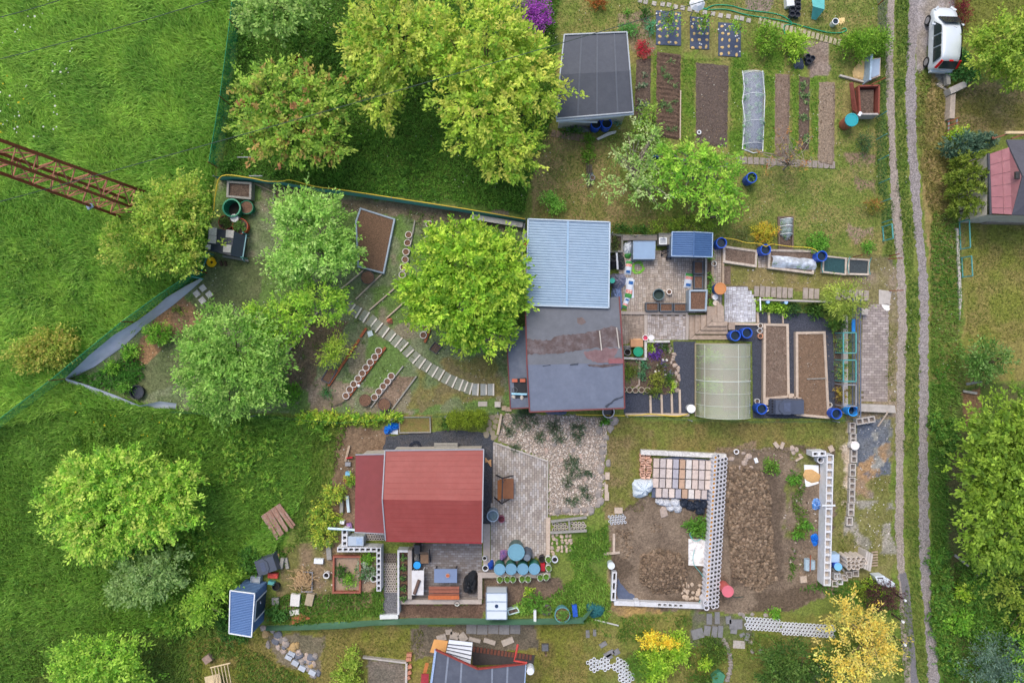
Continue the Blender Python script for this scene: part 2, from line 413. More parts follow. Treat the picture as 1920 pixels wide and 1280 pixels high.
 #ground: one sheet to the horizon, earth and turf colours by region
def ground():
 xs=np.concatenate([[-900,-300,-120,-70,-50,-40],np.arange(-34,34.01,.125),[40,50,70,120,300,900]])
 ys=np.concatenate([[-900,-300,-120,-60,-40,-30],np.arange(-24,24.01,.125),[30,40,60,120,300,900]])
 X,Y=np.meshgrid(xs,ys);gx=X*S+960;gy=640-Y*S
 wx=gx+22*(vnoise(gx,gy,40,4,1)-.5)*1.3;wy=gy+22*(vnoise(gx,gy,40,4,2)-.5)*1.3
 wx2=gx+7*(vnoise(gx,gy,10,2,11)-.5);wy2=gy+7*(vnoise(gx,gy,10,2,12)-.5)
 C=np.zeros(X.shape+(3,));C[:]=lin((104,118,52))
 n1=vnoise(gx,gy,60,5,3);n2=vnoise(gx,gy,24,4,4)
 def paint(poly,col,col2=None,thr=None,amt=1.0,sharp=False,s=None):
  k=inpoly(wx2 if sharp else wx,wy2 if sharp else wy,poly).astype(float)*amt
  if thr is not None:
   n=n1 if s is None else vnoise(gx,gy,s,5,len(poly)+int(poly[0][0])%7)
   k*=np.clip((n-thr)/.06,0,1)
  c=np.array(lin(col))
  if col2 is not None:
   t=np.clip((n2-.35)/.3,0,1)[...,None];c=c*(1-t)+np.array(lin(col2))*t
  C[:]=C*(1-k[...,None])+c*k[...,None]
 G_MEADOW=[(-3000,-3000),(447,-3000),(447,20),(400,335),(390,520),(125,712),(330,765),(620,790),(590,930),(520,1050),(430,1110),(420,1200),(300,1190),(180,1290),(-3000,3000)]
 paint(G_MEADOW,(74,108,30),(92,122,40))
 paint([(-500,1040),(380,1100),(430,1200),(440,1500),(-500,1500)],(74,100,34),(92,108,44))
 paint([(447,-300),(1060,-300),(1050,60),(1040,240),(1000,300),(985,405),(410,330)],(56,84,28),(80,104,40))
 paint([(1040,-100),(1640,-100),(1660,480),(1340,470),(1150,430),(1000,405),(1010,260),(1050,215)],(108,120,54),(130,124,72))
 paint([(1000,260),(1110,240),(1200,400),(1150,430),(1000,400)],(144,126,86),(122,118,66))
 paint([(1180,380),(1330,300),(1330,420),(1160,430)],(122,110,70),(110,118,54))
 for bx in(1222,1277,1368,1434,1482,1521):
  paint([(bx,95),(bx+30,95),(bx+27,290),(bx-2,290)],(88,122,36),(112,128,52),amt=.9)
 paint([(1500,80),(1552,80),(1556,142),(1520,146)],(142,128,118),(120,104,92),sharp=True)
 paint([(1395,0),(1450,0),(1442,22),(1400,20)],(138,122,112),sharp=True)
 paint([(1165,25),(1222,20),(1226,90),(1190,100),(1160,60)],(142,126,104),(120,110,74))
 paint([(1585,285),(1640,285),(1636,370),(1606,380)],(132,112,92),thr=.45)
 paint([(1590,415),(1640,425),(1640,450),(1600,450)],(142,122,104),thr=.4)
 PLOT=[(415,335),(985,412),(985,775),(300,775),(125,712),(385,525),(392,420)]
 paint(PLOT,(98,114,76),(114,122,92),sharp=True)
 paint(PLOT,(92,118,60),thr=.44)
 paint(PLOT,(124,118,98),thr=.63,s=44)
 paint([(400,480),(500,480),(480,590),(400,640),(330,720),(270,740),(240,700),(330,620)],(84,96,60),(96,104,70),sharp=True)
 paint([(300,590),(350,555),(385,600),(330,640),(250,690),(205,700)],(122,98,76),(150,116,84))
 paint([(800,640),(950,640),(950,740),(760,770),(780,690)],(106,108,58),(122,112,70),thr=.42)
 paint([(758,640),(800,650),(940,735),(780,770)],(112,104,72),thr=.5)
 paint([(735,705),(780,705),(735,770),(702,765)],(122,104,88),(134,116,100),sharp=True)
 paint([(560,700),(655,720),(640,765),(590,775)],(120,108,92),(140,126,110))
 paint([(590,590),(650,600),(560,740),(530,690)],(98,88,72),(120,100,82))
 paint([(640,370),(960,400),(960,440),(640,390)],(100,92,74),(116,104,88))
 paint([(1360,495),(1640,510),(1640,550),(1360,540)],(112,112,58),(128,116,76),sharp=True)
 paint([(1600,480),(1690,480),(1690,800),(1590,800)],(140,126,108),(118,112,74))
 paint([(1140,785),(1590,790),(1580,850),(1140,850)],(120,110,62),(106,114,50))
 paint([(1130,800),(1230,800),(1210,970),(1130,980)],(108,112,52),(126,112,76))
 paint([(1335,835),(1420,835),(1420,850),(1340,870)],(128,110,88))
 SITE=[(1140,985),(1205,930),(1340,930),(1365,845),(1500,835),(1570,845),(1570,1110),(1540,1120),(1450,1160),(1345,1145),(1150,1145),(1135,1080)]
 paint(SITE,(108,94,80),(124,109,93),sharp=True)
 paint(SITE,(92,79,66),thr=.56)
 paint([(1365,880),(1455,880),(1470,1090),(1370,1100)],(92,79,67),sharp=True)
 paint([(1480,840),(1535,850),(1520,1000),(1500,1100),(1465,1000)],(102,106,54),thr=.5)
 paint([(1088,1040),(1140,1020),(1145,1100),(1110,1130)],(150,132,108),(128,118,80))
 paint([(1140,1135),(1240,1140),(1235,1165),(1150,1170)],(160,132,84),(130,110,80))
 paint([(1000,1000),(1140,985),(1140,1160),(1040,1165),(1090,1060)],(78,106,36),(100,118,48))
 paint([(905,1082),(1050,1082),(1060,1105),(1020,1140),(905,1150)],(112,94,80),(98,84,70),sharp=True)
 paint([(1570,790),(1690,790),(1690,1090),(1560,1100)],(122,118,74),(110,112,60))
 paint([(1572,795),(1600,795),(1595,960),(1580,960)],(206,194,178),(150,132,108),thr=.46,s=20)
 paint([(1605,785),(1668,785),(1668,890),(1606,900)],(86,94,108),(104,110,118),sharp=True)
 paint([(1605,870),(1660,830),(1668,850),(1640,930),(1610,935)],(158,128,94),(132,120,106),thr=.48,s=26)
 paint([(1640,790),(1680,790),(1680,870),(1640,880)],(150,150,146),(104,108,106),thr=.5,s=14)
 paint([(1580,930),(1680,940),(1680,1040),(1580,1030)],(156,150,140),(130,128,116),thr=.46,s=26)
 paint([(640,790),(730,800),(725,850),(668,850),(668,990),(620,990),(625,860)],(106,86,68),(124,104,84))
 paint([(745,780),(810,780),(810,812),(745,812)],(112,98,58),(130,112,72),sharp=True)
 paint([(520,1030),(640,1000),(720,1040),(720,1130),(540,1160),(520,1100)],(126,108,84),(104,104,56))
 paint([(625,1042),(705,1042),(705,1112),(625,1112)],(146,126,106),(128,110,90),sharp=True)
 paint([(745,1130),(905,1132),(905,1160),(745,1160)],(108,86,74),(92,72,62),sharp=True)
 paint([(430,1180),(800,1175),(1120,1165),(1120,1400),(340,1400),(360,1200)],(112,116,46),(124,114,62))
 paint([(500,1180),(610,1190),(600,1270),(520,1240)],(104,98,78),(120,110,90))
 paint([(690,1235),(762,1245),(760,1400),(685,1400)],(120,110,100),(104,98,88),sharp=True)
 paint([(768,1175),(1000,1165),(1010,1215),(770,1240)],(110,100,86),(92,86,74))
 paint([(1100,1150),(1560,1150),(1560,1400),(1100,1400)],(102,112,48),(120,116,62))
 paint([(1290,1150),(1410,1150),(1410,1210),(1290,1215)],(100,98,84),(90,104,50))
 paint([(1160,1240),(1290,1160),(1300,1180),(1220,1280)],(92,96,46),thr=.45)
 paint([(1655,-200),(1750,-200),(1750,1500),(1690,1500),(1672,900),(1690,600),(1655,300)],(96,118,46),(112,122,58))
 paint([(1740,130),(1775,130),(1785,400),(1775,500),(1745,500),(1730,300)],(150,130,90),(120,116,62))
 paint([(1750,420),(1800,420),(1800,730),(1750,730)],(112,116,54),(128,118,74))
 paint([(1745,720),(1800,720),(1790,1300),(1770,1500),(1745,1300)],(66,100,34),(84,112,42))
 paint([(1780,160),(1960,160),(1960,250),(1790,250)],(132,118,78),(118,112,58))
 paint([(1800,400),(1990,400),(1990,720),(1810,720)],(118,124,52),(128,120,66))
 paint([(1790,-200),(2100,-200),(2100,150),(1800,150)],(104,112,44),(110,116,50))
 paint([(1780,720),(2100,740),(2100,1500),(1770,1500)],(66,86,30),(86,84,52))
 paint([(1800,730),(1840,730),(1840,800),(1805,800)],(112,86,62))
 paint([(1712,-200),(1790,-200),(1790,20),(1748,40),(1735,130),(1720,140),(1712,60)],(152,146,146),(136,128,118),sharp=True)
 paint([(1755,120),(1778,120),(1778,160),(1755,160)],(140,138,130),sharp=True)
 V=np.stack([X,Y,np.zeros_like(X)],-1).reshape(-1,3)
 nx,ny=len(xs),len(ys);i=(np.arange(ny-1)[:,None]*nx+np.arange(nx-1)[None,:]).ravel()
 F=np.stack([i,i+1,i+nx+1,i+nx],1)
 m=mat('ground_mix',rough=.95,var=.3,scale=5,bump=.5,attr=True,orand=0,fine=.3,dirt=(96,84,66),dscale=.9,damt=.22)
 o=rawobj('ground',V,F,m,None,False,None,(0,0,0))
 ca=o.data.color_attributes.new('Col','FLOAT_COLOR','POINT')
 ca.data.foreach_set('color',np.hstack([C.reshape(-1,3),np.ones((len(V),1))]).astype(np.float32).ravel())
 struct(o)
ground()
#lane: two wheel tracks, asphalt stretch
def ribbon(name,pts,wpx,z,m,jag=1.2,seed=0):
 g=random.Random(seed);L,Rr=[],[]
 fine=[]
 for i in range(len(pts)-1):
  a,b=pts[i],pts[i+1];n=max(1,int(math.hypot(b[0]-a[0],b[1]-a[1])/5))
  for k in range(n):fine.append((a[0]+(b[0]-a[0])*k/n,a[1]+(b[1]-a[1])*k/n))
 fine.append(pts[-1]);vs=[];fs=[]
 for i,p in enumerate(fine):
  q=fine[min(i+1,len(fine)-1)];o=fine[max(i-1,0)];dx,dy=q[0]-o[0],q[1]-o[1];d=math.hypot(dx,dy)or 1
  w=wpx/2*(.68+.64*float(vnoise(np.array([p[0]*1.0]),np.array([p[1]*1.0]),70,3,seed)[0]))
  a=w+g.uniform(-jag,jag);b=w+g.uniform(-jag,jag)
  vs+=[P(p[0]-dy/d*a,p[1]+dx/d*a,z),P(p[0]+dy/d*b,p[1]-dx/d*b,z)]
 fs=[(2*i,2*i+1,2*i+3,2*i+2)for i in range(len(fine)-1)]
 mb=MB();mb.add(vs,fs);return mb.obj(name,m)
TRK=mat('track_gravel',(152,142,134),.95,.22,7,.6,fine=.35,dirt=(128,116,100),dscale=.8,damt=.5,orand=.03)
TRK2=mat('track_gravel_grey',(140,134,134),.95,.22,7,.6,fine=.4,dirt=(122,112,104),dscale=.8,damt=.5,orand=.03)
LT=[(1674,-60),(1671,0),(1667,100),(1670,200),(1674,300),(1681,400),(1689,500),(1692,600),(1690,700),(1688,800),(1687,900),(1686,1000),(1690,1070),(1694,1150),(1700,1230),(1706,1340)]
RT=[(1716,-60),(1713,0),(1709,100),(1707,200),(1710,270),(1716,350),(1722,430),(1730,510),(1733,570),(1732,700),(1731,800),(1731,900),(1733,1000),(1735,1080),(1741,1160),(1748,1230),(1754,1340)]
struct(ribbon('lane_track',LT,15,.006,TRK,1.8,1));struct(ribbon('lane_track',RT,18,.006,TRK2,2.2,2))
ASP=mat('asphalt',(112,110,114),.9,.15,12,.3,fine=.25,orand=0)
struct(ribbon('asphalt_strip',[(1692,1074),(1698,1100),(1704,1160),(1711,1230),(1720,1340)],13,.011,ASP,.8,3))
#paving: bricks laid one by one over a bed
PAVM=mat('paving_brick',rough=.9,var=.18,scale=9,bump=.3,attr=True,orand=0,dirt=(110,98,84),dscale=.7,damt=.45)
BEDM=mat('paving_joint',(104,95,88),.95,.3,10,.3,orand=0)
def paving(name,px,cols,pattern='basket',a=.22,rot=0,z=.014,seed=0,gap=.018,bed=None,label=None):
 rs=random.Random(seed);pts=[P(x,y,0)for x,y in px]
 o=Vector((sum(p.x for p in pts)/len(pts),sum(p.y for p in pts)/len(pts),0));ca,sa=math.cos(rot),math.sin(rot)
 loc=[((p.x-o.x)*ca+(p.y-o.y)*sa,-(p.x-o.x)*sa+(p.y-o.y)*ca)for p in pts]
 x0,x1=min(p[0]for p in loc),max(p[0]for p in loc);y0,y1=min(p[1]for p in loc),max(p[1]for p in loc)
 rects=[]
 if pattern=='basket':
  i=0;x=x0
  while x<x1:
   j=0;y=y0
   while y<y1:
    if(i+j)%2:rects+=[(x,y,x+a/2,y+a),(x+a/2,y,x+a,y+a)]
    else:rects+=[(x,y,x+a,y+a/2),(x,y+a/2,x+a,y+a)]
    y+=a;j+=1
   x+=a;i+=1
 else:
  j=0;y=(y0 if pattern=='h' else x0)
  ye,xs,xe=(y1,x0,x1)if pattern=='h' else(x1,y0,y1)
  while y<ye:
   x=xs-(a/2 if j%2 else 0)
   while x<xe:
    rects.append((max(x,xs),y,min(x+a,xe),y+a/2)if pattern=='h' else(y,max(x,xs),y+a/2,min(x+a,xe)))
    x+=a
   y+=a/2;j+=1
 mb=MB()
 for(ax,ay,bx,by)in rects:
  cx,cy=(ax+bx)/2,(ay+by)/2
  if not inpoly(np.array([cx]),np.array([cy]),loc)[0]:continue
  if bx-ax<.03 or by-ay<.03:continue
  k=rs.uniform(.82,1.12);c=lin(rs.choice(cols));g=gap/2
  q=[(ax+g,ay+g),(bx-g,ay+g),(bx-g,by-g),(ax+g,by-g)]
  zz=z+rs.uniform(0,.004)
  mb.sheet([(o.x+u*ca-v*sa,o.y+u*sa+v*ca,zz)for u,v in q],tuple(v*k for v in c))
 ob=mb.obj(name,PAVM);struct(ob,label)
 sh=MB();sh.sheet([(p.x,p.y,z-.005)for p in pts]);b=sh.obj(name+'_bed',bed or BEDM);struct(b)
 return ob
GREYB=[(170,162,158),(186,180,178),(156,146,140),(176,170,170)]
LIGHTB=[(192,194,204),(206,208,216),(180,180,186),(196,198,204)]
TANB=[(176,164,152),(162,150,138),(186,176,166),(168,156,146)]
paving('patio_paving',[(1162,470),(1332,470),(1332,587),(1180,587),(1160,560)],TANB,'basket',.23,0,seed=1)
paving('patio_paving',[(1163,588),(1208,588),(1208,640),(1163,645)],[(150,136,124),(164,150,138)],'basket',.23,0,seed=2)
paving('patio_paving',[(1214,590),(1287,590),(1287,637),(1214,637)],GREYB,'basket',.23,0,seed=3)
paving('patio_paving',[(1358,536),(1400,536),(1415,556),(1418,604),(1358,604)],LIGHTB,'basket',.23,0,seed=4)
paving('path_paving',[(1339,466),(1353,466),(1354,578),(1338,578)],TANB,'basket',.23,0,seed=5)
paving('path_paving',[(1421,478),(1437,478),(1437,500),(1421,502)],TANB,'basket',.23,0,seed=6)
paving('parking_paving',[(1617,592),(1628,572),(1664,572),(1666,600),(1664,752),(1617,752)],[(160,150,146),(150,140,138),(170,160,156)],'h',.3,R(-1),seed=7)
paving('yard_paving',[(925,828),(1027,863),(1024,1040),(995,1046),(920,1072),(921,985)],[(166,158,150),(180,174,168),(156,148,142),(172,168,166)],'v',.27,0,seed=8)
paving('yard_paving',[(775,1018),(904,1018),(902,1122),(772,1122)],[(128,124,124),(140,138,140),(118,112,110)],'h',.27,0,seed=9)
CHIP=mat('dark_chippings',(66,70,82),.92,.25,14,.6,fine=.5,orand=.02)
struct(polysheet('dark_chippings',[(1378,610),(1418,608),(1418,585),(1530,587),(1552,602),(1562,628),(1567,772),(1552,784),(1412,784),(1410,640),(1378,640)],.007,CHIP,.5))
struct(polysheet('dark_chippings',[(1262,640),(1304,640),(1304,775),(1170,775),(1170,736),(1270,736)],.007,CHIP,.6))
struct(polysheet('dark_chippings',[(716,850),(724,818),(770,812),(850,806),(920,812),(927,830),(922,985),(905,985),(905,850)],.007,mat('dark_chippings_dusty',(68,72,80),.92,.3,12,.6,fine=.5,dirt=(104,94,84),dscale=1,damt=.35,orand=.02),1.2,seed=4))
struct(polysheet('dark_chippings',[(720,1105),(744,1105),(746,1152),(718,1152)],.007,mat('grey_chippings',(104,104,108),.92,.3,12,.6,fine=.6,orand=.02),1.5,seed=5))
#gravel bed, soil heaps
def scatter(name,polys,per_m2,rmin,rmax,cols,seed,label,z=0.0,flat=.6,kind='stuff',m=None,heap=None,excl=[]):
 """many small loose stones or clods as one mesh: octahedron-like faceted lumps"""
 rs=np.random.RandomState(seed);XY=[]
 for poly in polys:
  xs=[p[0]for p in poly];ys=[p[1]for p in poly];n=int((max(xs)-min(xs))*(max(ys)-min(ys))/S/S*per_m2)
  x=rs.uniform(min(xs),max(xs),n);y=rs.uniform(min(ys),max(ys),n)
  k=inpoly(x+14*(vnoise(x,y,25,3,seed)-.5),y+14*(vnoise(x,y,25,3,seed+1)-.5),poly)
  for e in excl:k&=~inpoly(x,y,e)
  XY.append(np.stack([x[k],y[k]],1))
 XY=np.vstack(XY);n=len(XY);r=rmin+(rmax-rmin)*rs.rand(n)**2.2
 cx,cy=(XY[:,0]-960)/S,(640-XY[:,1])/S
 cz=np.full(n,z)+r*flat*.3
 if heap:cz=cz+heap(XY[:,0],XY[:,1])*(.75+.25*rs.rand(n))
 a=rs.rand(n)*6.28;ax=.75+.5*rs.rand(n);V=[]
 for k in range(5):
  t=a+k*1.2566;rr=r*(.75+.4*rs.rand(n));V.append(np.stack([cx+np.cos(t)*rr*ax,cy+np.sin(t)*rr/ax,cz+rs.uniform(-.3,.2,n)*r*flat],1))
 for k in range(5):
  t=a+.5+k*1.2566;rr=r*(.35+.35*rs.rand(n));V.append(np.stack([cx+np.cos(t)*rr*ax,cy+np.sin(t)*rr/ax,cz+r*flat*(.7+.4*rs.rand(n))],1))
 V=np.stack(V,1).reshape(-1,3);i=np.arange(n)*10;F=[]
 for k in range(5):F.append(np.stack([i+k,i+(k+1)%5,i+5+(k+1)%5,i+5+k],1))
 F.append(np.stack([i+5,i+6,i+7,i+8],1));F.append(np.stack([i+5,i+8,i+9,i+5],1))
 quads=np.vstack(F[:6]);tris=np.stack([i+5,i+8,i+9],1)
 loops=np.concatenate([quads.ravel(),tris.ravel()]);nq,nt_=len(quads),len(tris)
 org=np.array([cx.mean(),cy.mean(),0.0])
 me=bpy.data.meshes.new(name);me.vertices.add(len(V));me.vertices.foreach_set('co',(V-org).astype(np.float32).ravel())
 me.loops.add(len(loops));me.loops.foreach_set('vertex_index',loops.astype(np.int32));me.polygons.add(nq+nt_)
 me.polygons.foreach_set('loop_start',np.concatenate([np.arange(nq)*4,nq*4+np.arange(nt_)*3]).astype(np.int32))
 me.polygons.foreach_set('loop_total',np.concatenate([np.full(nq,4),np.full(nt_,3)]).astype(np.int32))
 c=pick(cols,n,rs)*(1+rs.uniform(-.2,.2,(n,1)));c=np.clip(np.hstack([c,np.ones((n,1))]),0,1).astype(np.float32)
 fc=np.concatenate([np.tile(c,(6,1)),c]);ca=me.color_attributes.new('Col','FLOAT_COLOR','CORNER')
 ca.data.foreach_set('color',np.repeat(fc,np.concatenate([np.full(nq,4),np.full(nt_,3)]),0).ravel())
 me.update(calc_edges=True);me.materials.append(m or STONEM)
 o=bpy.data.objects.new(name,me);COL.objects.link(o);o.location=org;o['kind']=kind;o['label']=label;return o
STONEM=mat('stone_mix',rough=.9,var=.2,scale=10,bump=.3,attr=True,orand=0)
GRAVEL_BED=[(945,775),(1060,778),(1138,782),(1136,850),(1128,940),(1100,965),(1030,966),(1030,862),(934,826)]
struct(polysheet('gravel_bed',GRAVEL_BED,.006,mat('gravel_base',(140,128,116),.95,.3,12,.5,fine=.5,orand=0),2,seed=2))
scatter('pale_gravel',[GRAVEL_BED],260,.025,.065,[(200,186,172),(180,164,150),(216,208,198),(148,140,132),(168,148,134),(116,110,106),(190,180,170)],5,'pale pink and cream pebbles covering the rockery bed')
def mound(cx,cy,rx,ry,h):
 return lambda x,y:h*np.clip(1-((x-cx)/rx)**2-((y-cy)/ry)**2,0,1)**.7
CL=[(118,98,78),(100,84,66),(136,116,94),(86,71,57),(128,108,88)]
def moundmesh(name,cx,cy,rx,ry,h,m,label,cat):
 mb=MB();n,k=28,8;g=random.Random(int(cx))
 vs=[P(cx,cy,h)];fs=[];hh=mound(cx,cy,rx,ry,h);ra=[g.uniform(.8,1.05)for _ in range(n)]
 for j in range(1,k+1):
  for i in range(n):
   t=6.2832*i/n;q=j/k*ra[i];x,y=cx+rx*q*math.cos(t),cy+ry*q*math.sin(t)
   p=P(x,y,0);vs.append((p.x,p.y,max(-.02,float(hh(np.array([x]),np.array([y]))[0])*g.uniform(.8,1.1))if j<k else-.02))
 fs+=[(0,1+i,1+(i+1)%n)for i in range(n)]
 for j in range(k-1):fs+=[(1+j*n+i,1+(j+1)*n+i,1+(j+1)*n+(i+1)%n,1+j*n+(i+1)%n)for i in range(n)]
 mb.add(vs,fs);o=mb.obj(name,m);tag(o,label,cat);return o
SOILD=mat('dug_soil',(106,89,73),.98,.35,9,.8,fine=.4,orand=.03)
hp=moundmesh('soil_heap',1244,1068,48,40,.45,SOILD,'round heap of dug brown soil clods inside the block walls','soil heap')
scatter('soil_clods',[[(1200,1040),(1235,1028),(1275,1040),(1292,1075),(1280,1108),(1235,1112),(1200,1090)]],240,.03,.13,CL,6,'brown soil clods lying over the round heap',heap=mound(1244,1068,48,40,.42))
moundmesh('soil_ridge',1403,980,38,112,.3,SOILD,'long ridge of dug soil beside the wall of round blocks','soil heap')
scatter('soil_clods',[[(1362,880),(1405,870),(1440,900),(1450,1000),(1455,1085),(1420,1110),(1375,1080),(1365,1010)]],230,.03,.15,CL+[(142,122,100)],7,'brown soil clods lying along the dug ridge',heap=mound(1403,980,38,112,.28))
scatter('soil_clods',[[(1155,990),(1195,985),(1190,1045),(1165,1050)],[(1218,980),(1245,980),(1245,1000),(1220,1000)]],60,.03,.1,CL,8,'small dark clods in the corner beside the lying plank')
scatter('site_rubble',[SITE_ for SITE_ in([(1465,940),(1500,900),(1535,960),(1535,1080),(1480,1090)],[(1380,840),(1500,840),(1500,900),(1420,880)])],14,.02,.09,CL+[(176,164,150),(190,184,176)],9,'loose stones and crumbs trodden into the building site')
scatter('lane_stones',[LT_ for LT_ in([(1610,770),(1675,770),(1680,1050),(1600,1050)],[(1640,480),(1680,480),(1685,760),(1668,760)])],9,.015,.05,[(196,192,188),(150,146,142),(216,212,206)],10,'pale chippings strewn over the parking strip by the lane')
#grass as blades
MEADOW=[(-120,-90),(444,-90),(444,20),(402,330),(385,515),(122,716),(330,770),(600,790),(575,930),(510,1050),(425,1110),(420,1170),(330,1175),(200,1190),(-120,1380)]
LOWM=[(-120,830),(120,770),(330,770),(600,790),(575,930),(480,1000),(425,1110),(420,1170),(330,1175),(200,1190),(-120,1380)]
blades('meadow_grass',[LOWM],[],260,.38,.052,[(78,122,36),(104,152,46),(130,174,58),(156,192,76),(112,156,52)],71,'darker tangled grass of the lower meadow',flow=R(120),lay=.85,wob=.6,jit=3.0,tus=8)
blades('meadow_grass',[MEADOW],[LOWM],290,.5,.055,[(84,134,36),(110,164,46),(138,188,62),(164,206,88),(152,188,66)],21,'tall bright green meadow grass leaning in the wind',flow=R(150),lay=.8,wob=.5,jit=2.4,tus=11)
blades('rough_grass',[[(-120,1180),(330,1175),(425,1110),(430,1200),(470,1215),(600,1290),(560,1380),(-120,1380)],[(560,790),(660,780),(640,860),(590,1000),(540,1040),(520,950)]],[[(485,938),(552,938),(552,1018),(485,1018)],[(380,1230),(445,1230),(445,1300),(375,1300)],[(428,1095),(500,1095),(500,1200),(428,1200)]],150,.3,.045,[(70,106,34),(96,132,44),(124,146,60),(110,134,52)],22,'rough mixed grass at the edge of the meadow',lay=.7)
LUSH=[(450,-60),(1050,-60),(1045,60),(1035,240),(1000,300),(985,400),(740,368),(415,322),(440,200)]
blades('orchard_grass',[LUSH],[],240,.24,.045,[(64,110,32),(86,136,40),(112,160,52),(134,176,66),(98,142,50)],23,'deep green long grass under the orchard trees',lay=.75)
BED=[[(1226,15),(1395,15),(1395,110),(1226,110)],[(1190,100),(1224,100),(1224,240),(1188,240)],[(1230,92),(1278,92),(1276,265),(1228,265)],[(1304,114),(1368,114),(1368,276),(1302,276)],[(1392,130),(1435,130),(1434,288),(1390,288)],[(1451,136),(1482,136),(1480,298),(1450,298)],[(1497,140),(1520,140),(1520,282),(1497,282)],[(1534,150),(1568,150),(1568,310),(1534,310)],[(1040,60),(1190,60),(1190,245),(1040,245)],[(1500,78),(1555,78),(1555,145),(1500,145)],[(1586,105),(1655,105),(1650,235),(1580,235)],[(1455,402),(1490,402),(1490,470),(1455,470)]]
NE=[(1030,-40),(1650,-40),(1650,470),(1350,460),(1160,428),(1000,400),(1010,270),(1050,215)]
blades('garden_lawn',[NE],BED,150,.1,.03,[(90,134,44),(112,148,58),(136,150,78),(148,150,92),(104,144,52)],24,'short patchy lawn drying to straw colour',lay=.7)
blades('lawn_strip',[[(bx,112),(bx+28,112),(bx+26,290),(bx-2,290)]for bx in(1222,1277,1368,1434,1482,1519)]+[[(1225,88),(1500,100),(1500,135),(1225,112)]],BED,160,.12,.03,[(84,134,36),(108,156,46),(132,168,60)],25,'green grass paths between the vegetable beds',lay=.6)
PLOTG=[(412,345),(985,418),(985,768),(330,760),(140,712),(388,530),(400,480)]
blades('thin_turf',[PLOTG],[[(665,385),(745,405),(722,516),(664,500)],[(945,610),(1000,610),(1000,775),(945,775)],[(640,560),(680,575),(860,700),(930,715),(930,745),(850,735),(640,590)]],90,.07,.026,[(82,102,56),(98,116,68),(118,128,84),(100,110,76)],26,'thin trodden turf between the edged beds',lay=.7,noise_cut=.44)
blades('corner_weeds',[[(130,712),(220,690),(270,700),(255,735),(190,728)],[(200,690),(240,660),(275,690),(230,715)]],[],200,.35,.05,[(52,104,30),(74,134,42),(92,150,52)],27,'lush weeds growing in the fence corner behind the grey sheet',lay=.8)
blades('site_lawn',[[(1140,788),(1590,790),(1580,848),(1140,848)],[(1135,800),(1215,800),(1205,960),(1130,960)]],[],130,.09,.03,[(92,108,44),(116,120,58),(136,122,80)],28,'short yellowing lawn north of the building site',lay=.7)
blades('wild_grass',[[(1060,1020),(1140,985),(1142,1040),(1100,1060),(1140,1100),(1138,1165),(1040,1165),(1010,1130),(1080,1080)],[(1290,985),(1325,975),(1322,1000),(1300,1000)]],[],230,.34,.045,[(64,112,28),(88,138,36),(112,156,48),(130,160,64)],29,'tall tangled grass beside the rock pile',lay=.85)
blades('yard_weeds',[[(560,1110),(720,1105),(720,1155),(500,1172),(505,1120)],[(470,990),(520,1010),(540,1060),(480,1050)],[(700,1100),(722,1095),(722,1150),(700,1150)]],[],200,.28,.045,[(64,106,30),(86,132,38),(112,148,56)],30,'weedy grass along the green screen fence',lay=.75)
blades('dry_lawn',[[(440,1182),(800,1178),(790,1230),(680,1230),(680,1340),(340,1340),(400,1210)],[(1010,1172),(1110,1168),(1140,1200),(1130,1340),(1005,1340)],[(1290,1210),(1440,1190),(1460,1340),(1330,1340)],[(1220,1280),(1330,1200),(1330,1340),(1200,1340)]],[[(500,1180),(605,1185),(600,1265),(520,1240)],[(800,1190),(1005,1190),(1005,1340),(800,1340)]],150,.11,.032,[(86,104,34),(108,122,44),(130,128,62),(142,132,76)],31,'yellow green lawn of the southern gardens',lay=.7)
blades('lane_verge',[[(1650,-40),(1662,-40),(1662,200),(1668,330),(1680,480),(1660,480),(1640,300),(1645,170)],[(1680,-40),(1704,-40),(1700,120),(1697,200),(1700,300),(1712,430),(1720,560),(1722,700),(1721,900),(1722,1060),(1728,1160),(1742,1340),(1722,1340),(1704,1080),(1696,960),(1698,700),(1701,560),(1690,420),(1680,280),(1677,120)],[(1700,1090),(1712,1180),(1690,1340),(1675,1340),(1680,1200)]],[],210,.17,.034,[(56,98,28),(78,120,36),(106,134,50),(126,138,68)],32,'green verge between the wheel tracks of the lane',lay=.7)
blades('lane_bank',[[(1720,130),(1760,150),(1785,300),(1790,420),(1745,430),(1722,300),(1718,180)]],[],190,.22,.035,[(104,112,44),(150,132,84),(170,146,98),(120,122,56)],33,'straw coloured bank grass along the lane',lay=.85)
blades('bank_grass',[[(1744,400),(1798,400),(1802,730),(1790,760),(1775,900),(1772,1020),(1790,1150),(1800,1340),(1768,1340),(1748,1150),(1744,1000),(1744,560)]],[],200,.3,.04,[(66,116,32),(90,142,44),(118,156,56),(132,150,70)],34,'taller green grass on the bank east of the lane',lay=.8)
blades('eastern_lawn',[[(1812,410),(2000,410),(2000,640),(1900,650),(1815,640)],[(1790,165),(2000,165),(2000,248),(1800,262)],[(1800,-40),(2000,-40),(2000,160),(1800,30)]],[[(1845,240),(1960,240),(1960,420),(1845,420)]],150,.1,.03,[(88,114,34),(112,128,46),(134,130,66)],35,'mown lawn of the eastern gardens',lay=.7)
blades('undergrowth',[[(1785,1050),(2000,1050),(2000,1340),(1790,1340)],[(1500,1095),(1640,1085),(1690,1160),(1600,1130)]],[],170,.32,.05,[(60,104,32),(82,130,42),(110,150,60)],36,'dark undergrowth beneath the eastern trees',lay=.9)
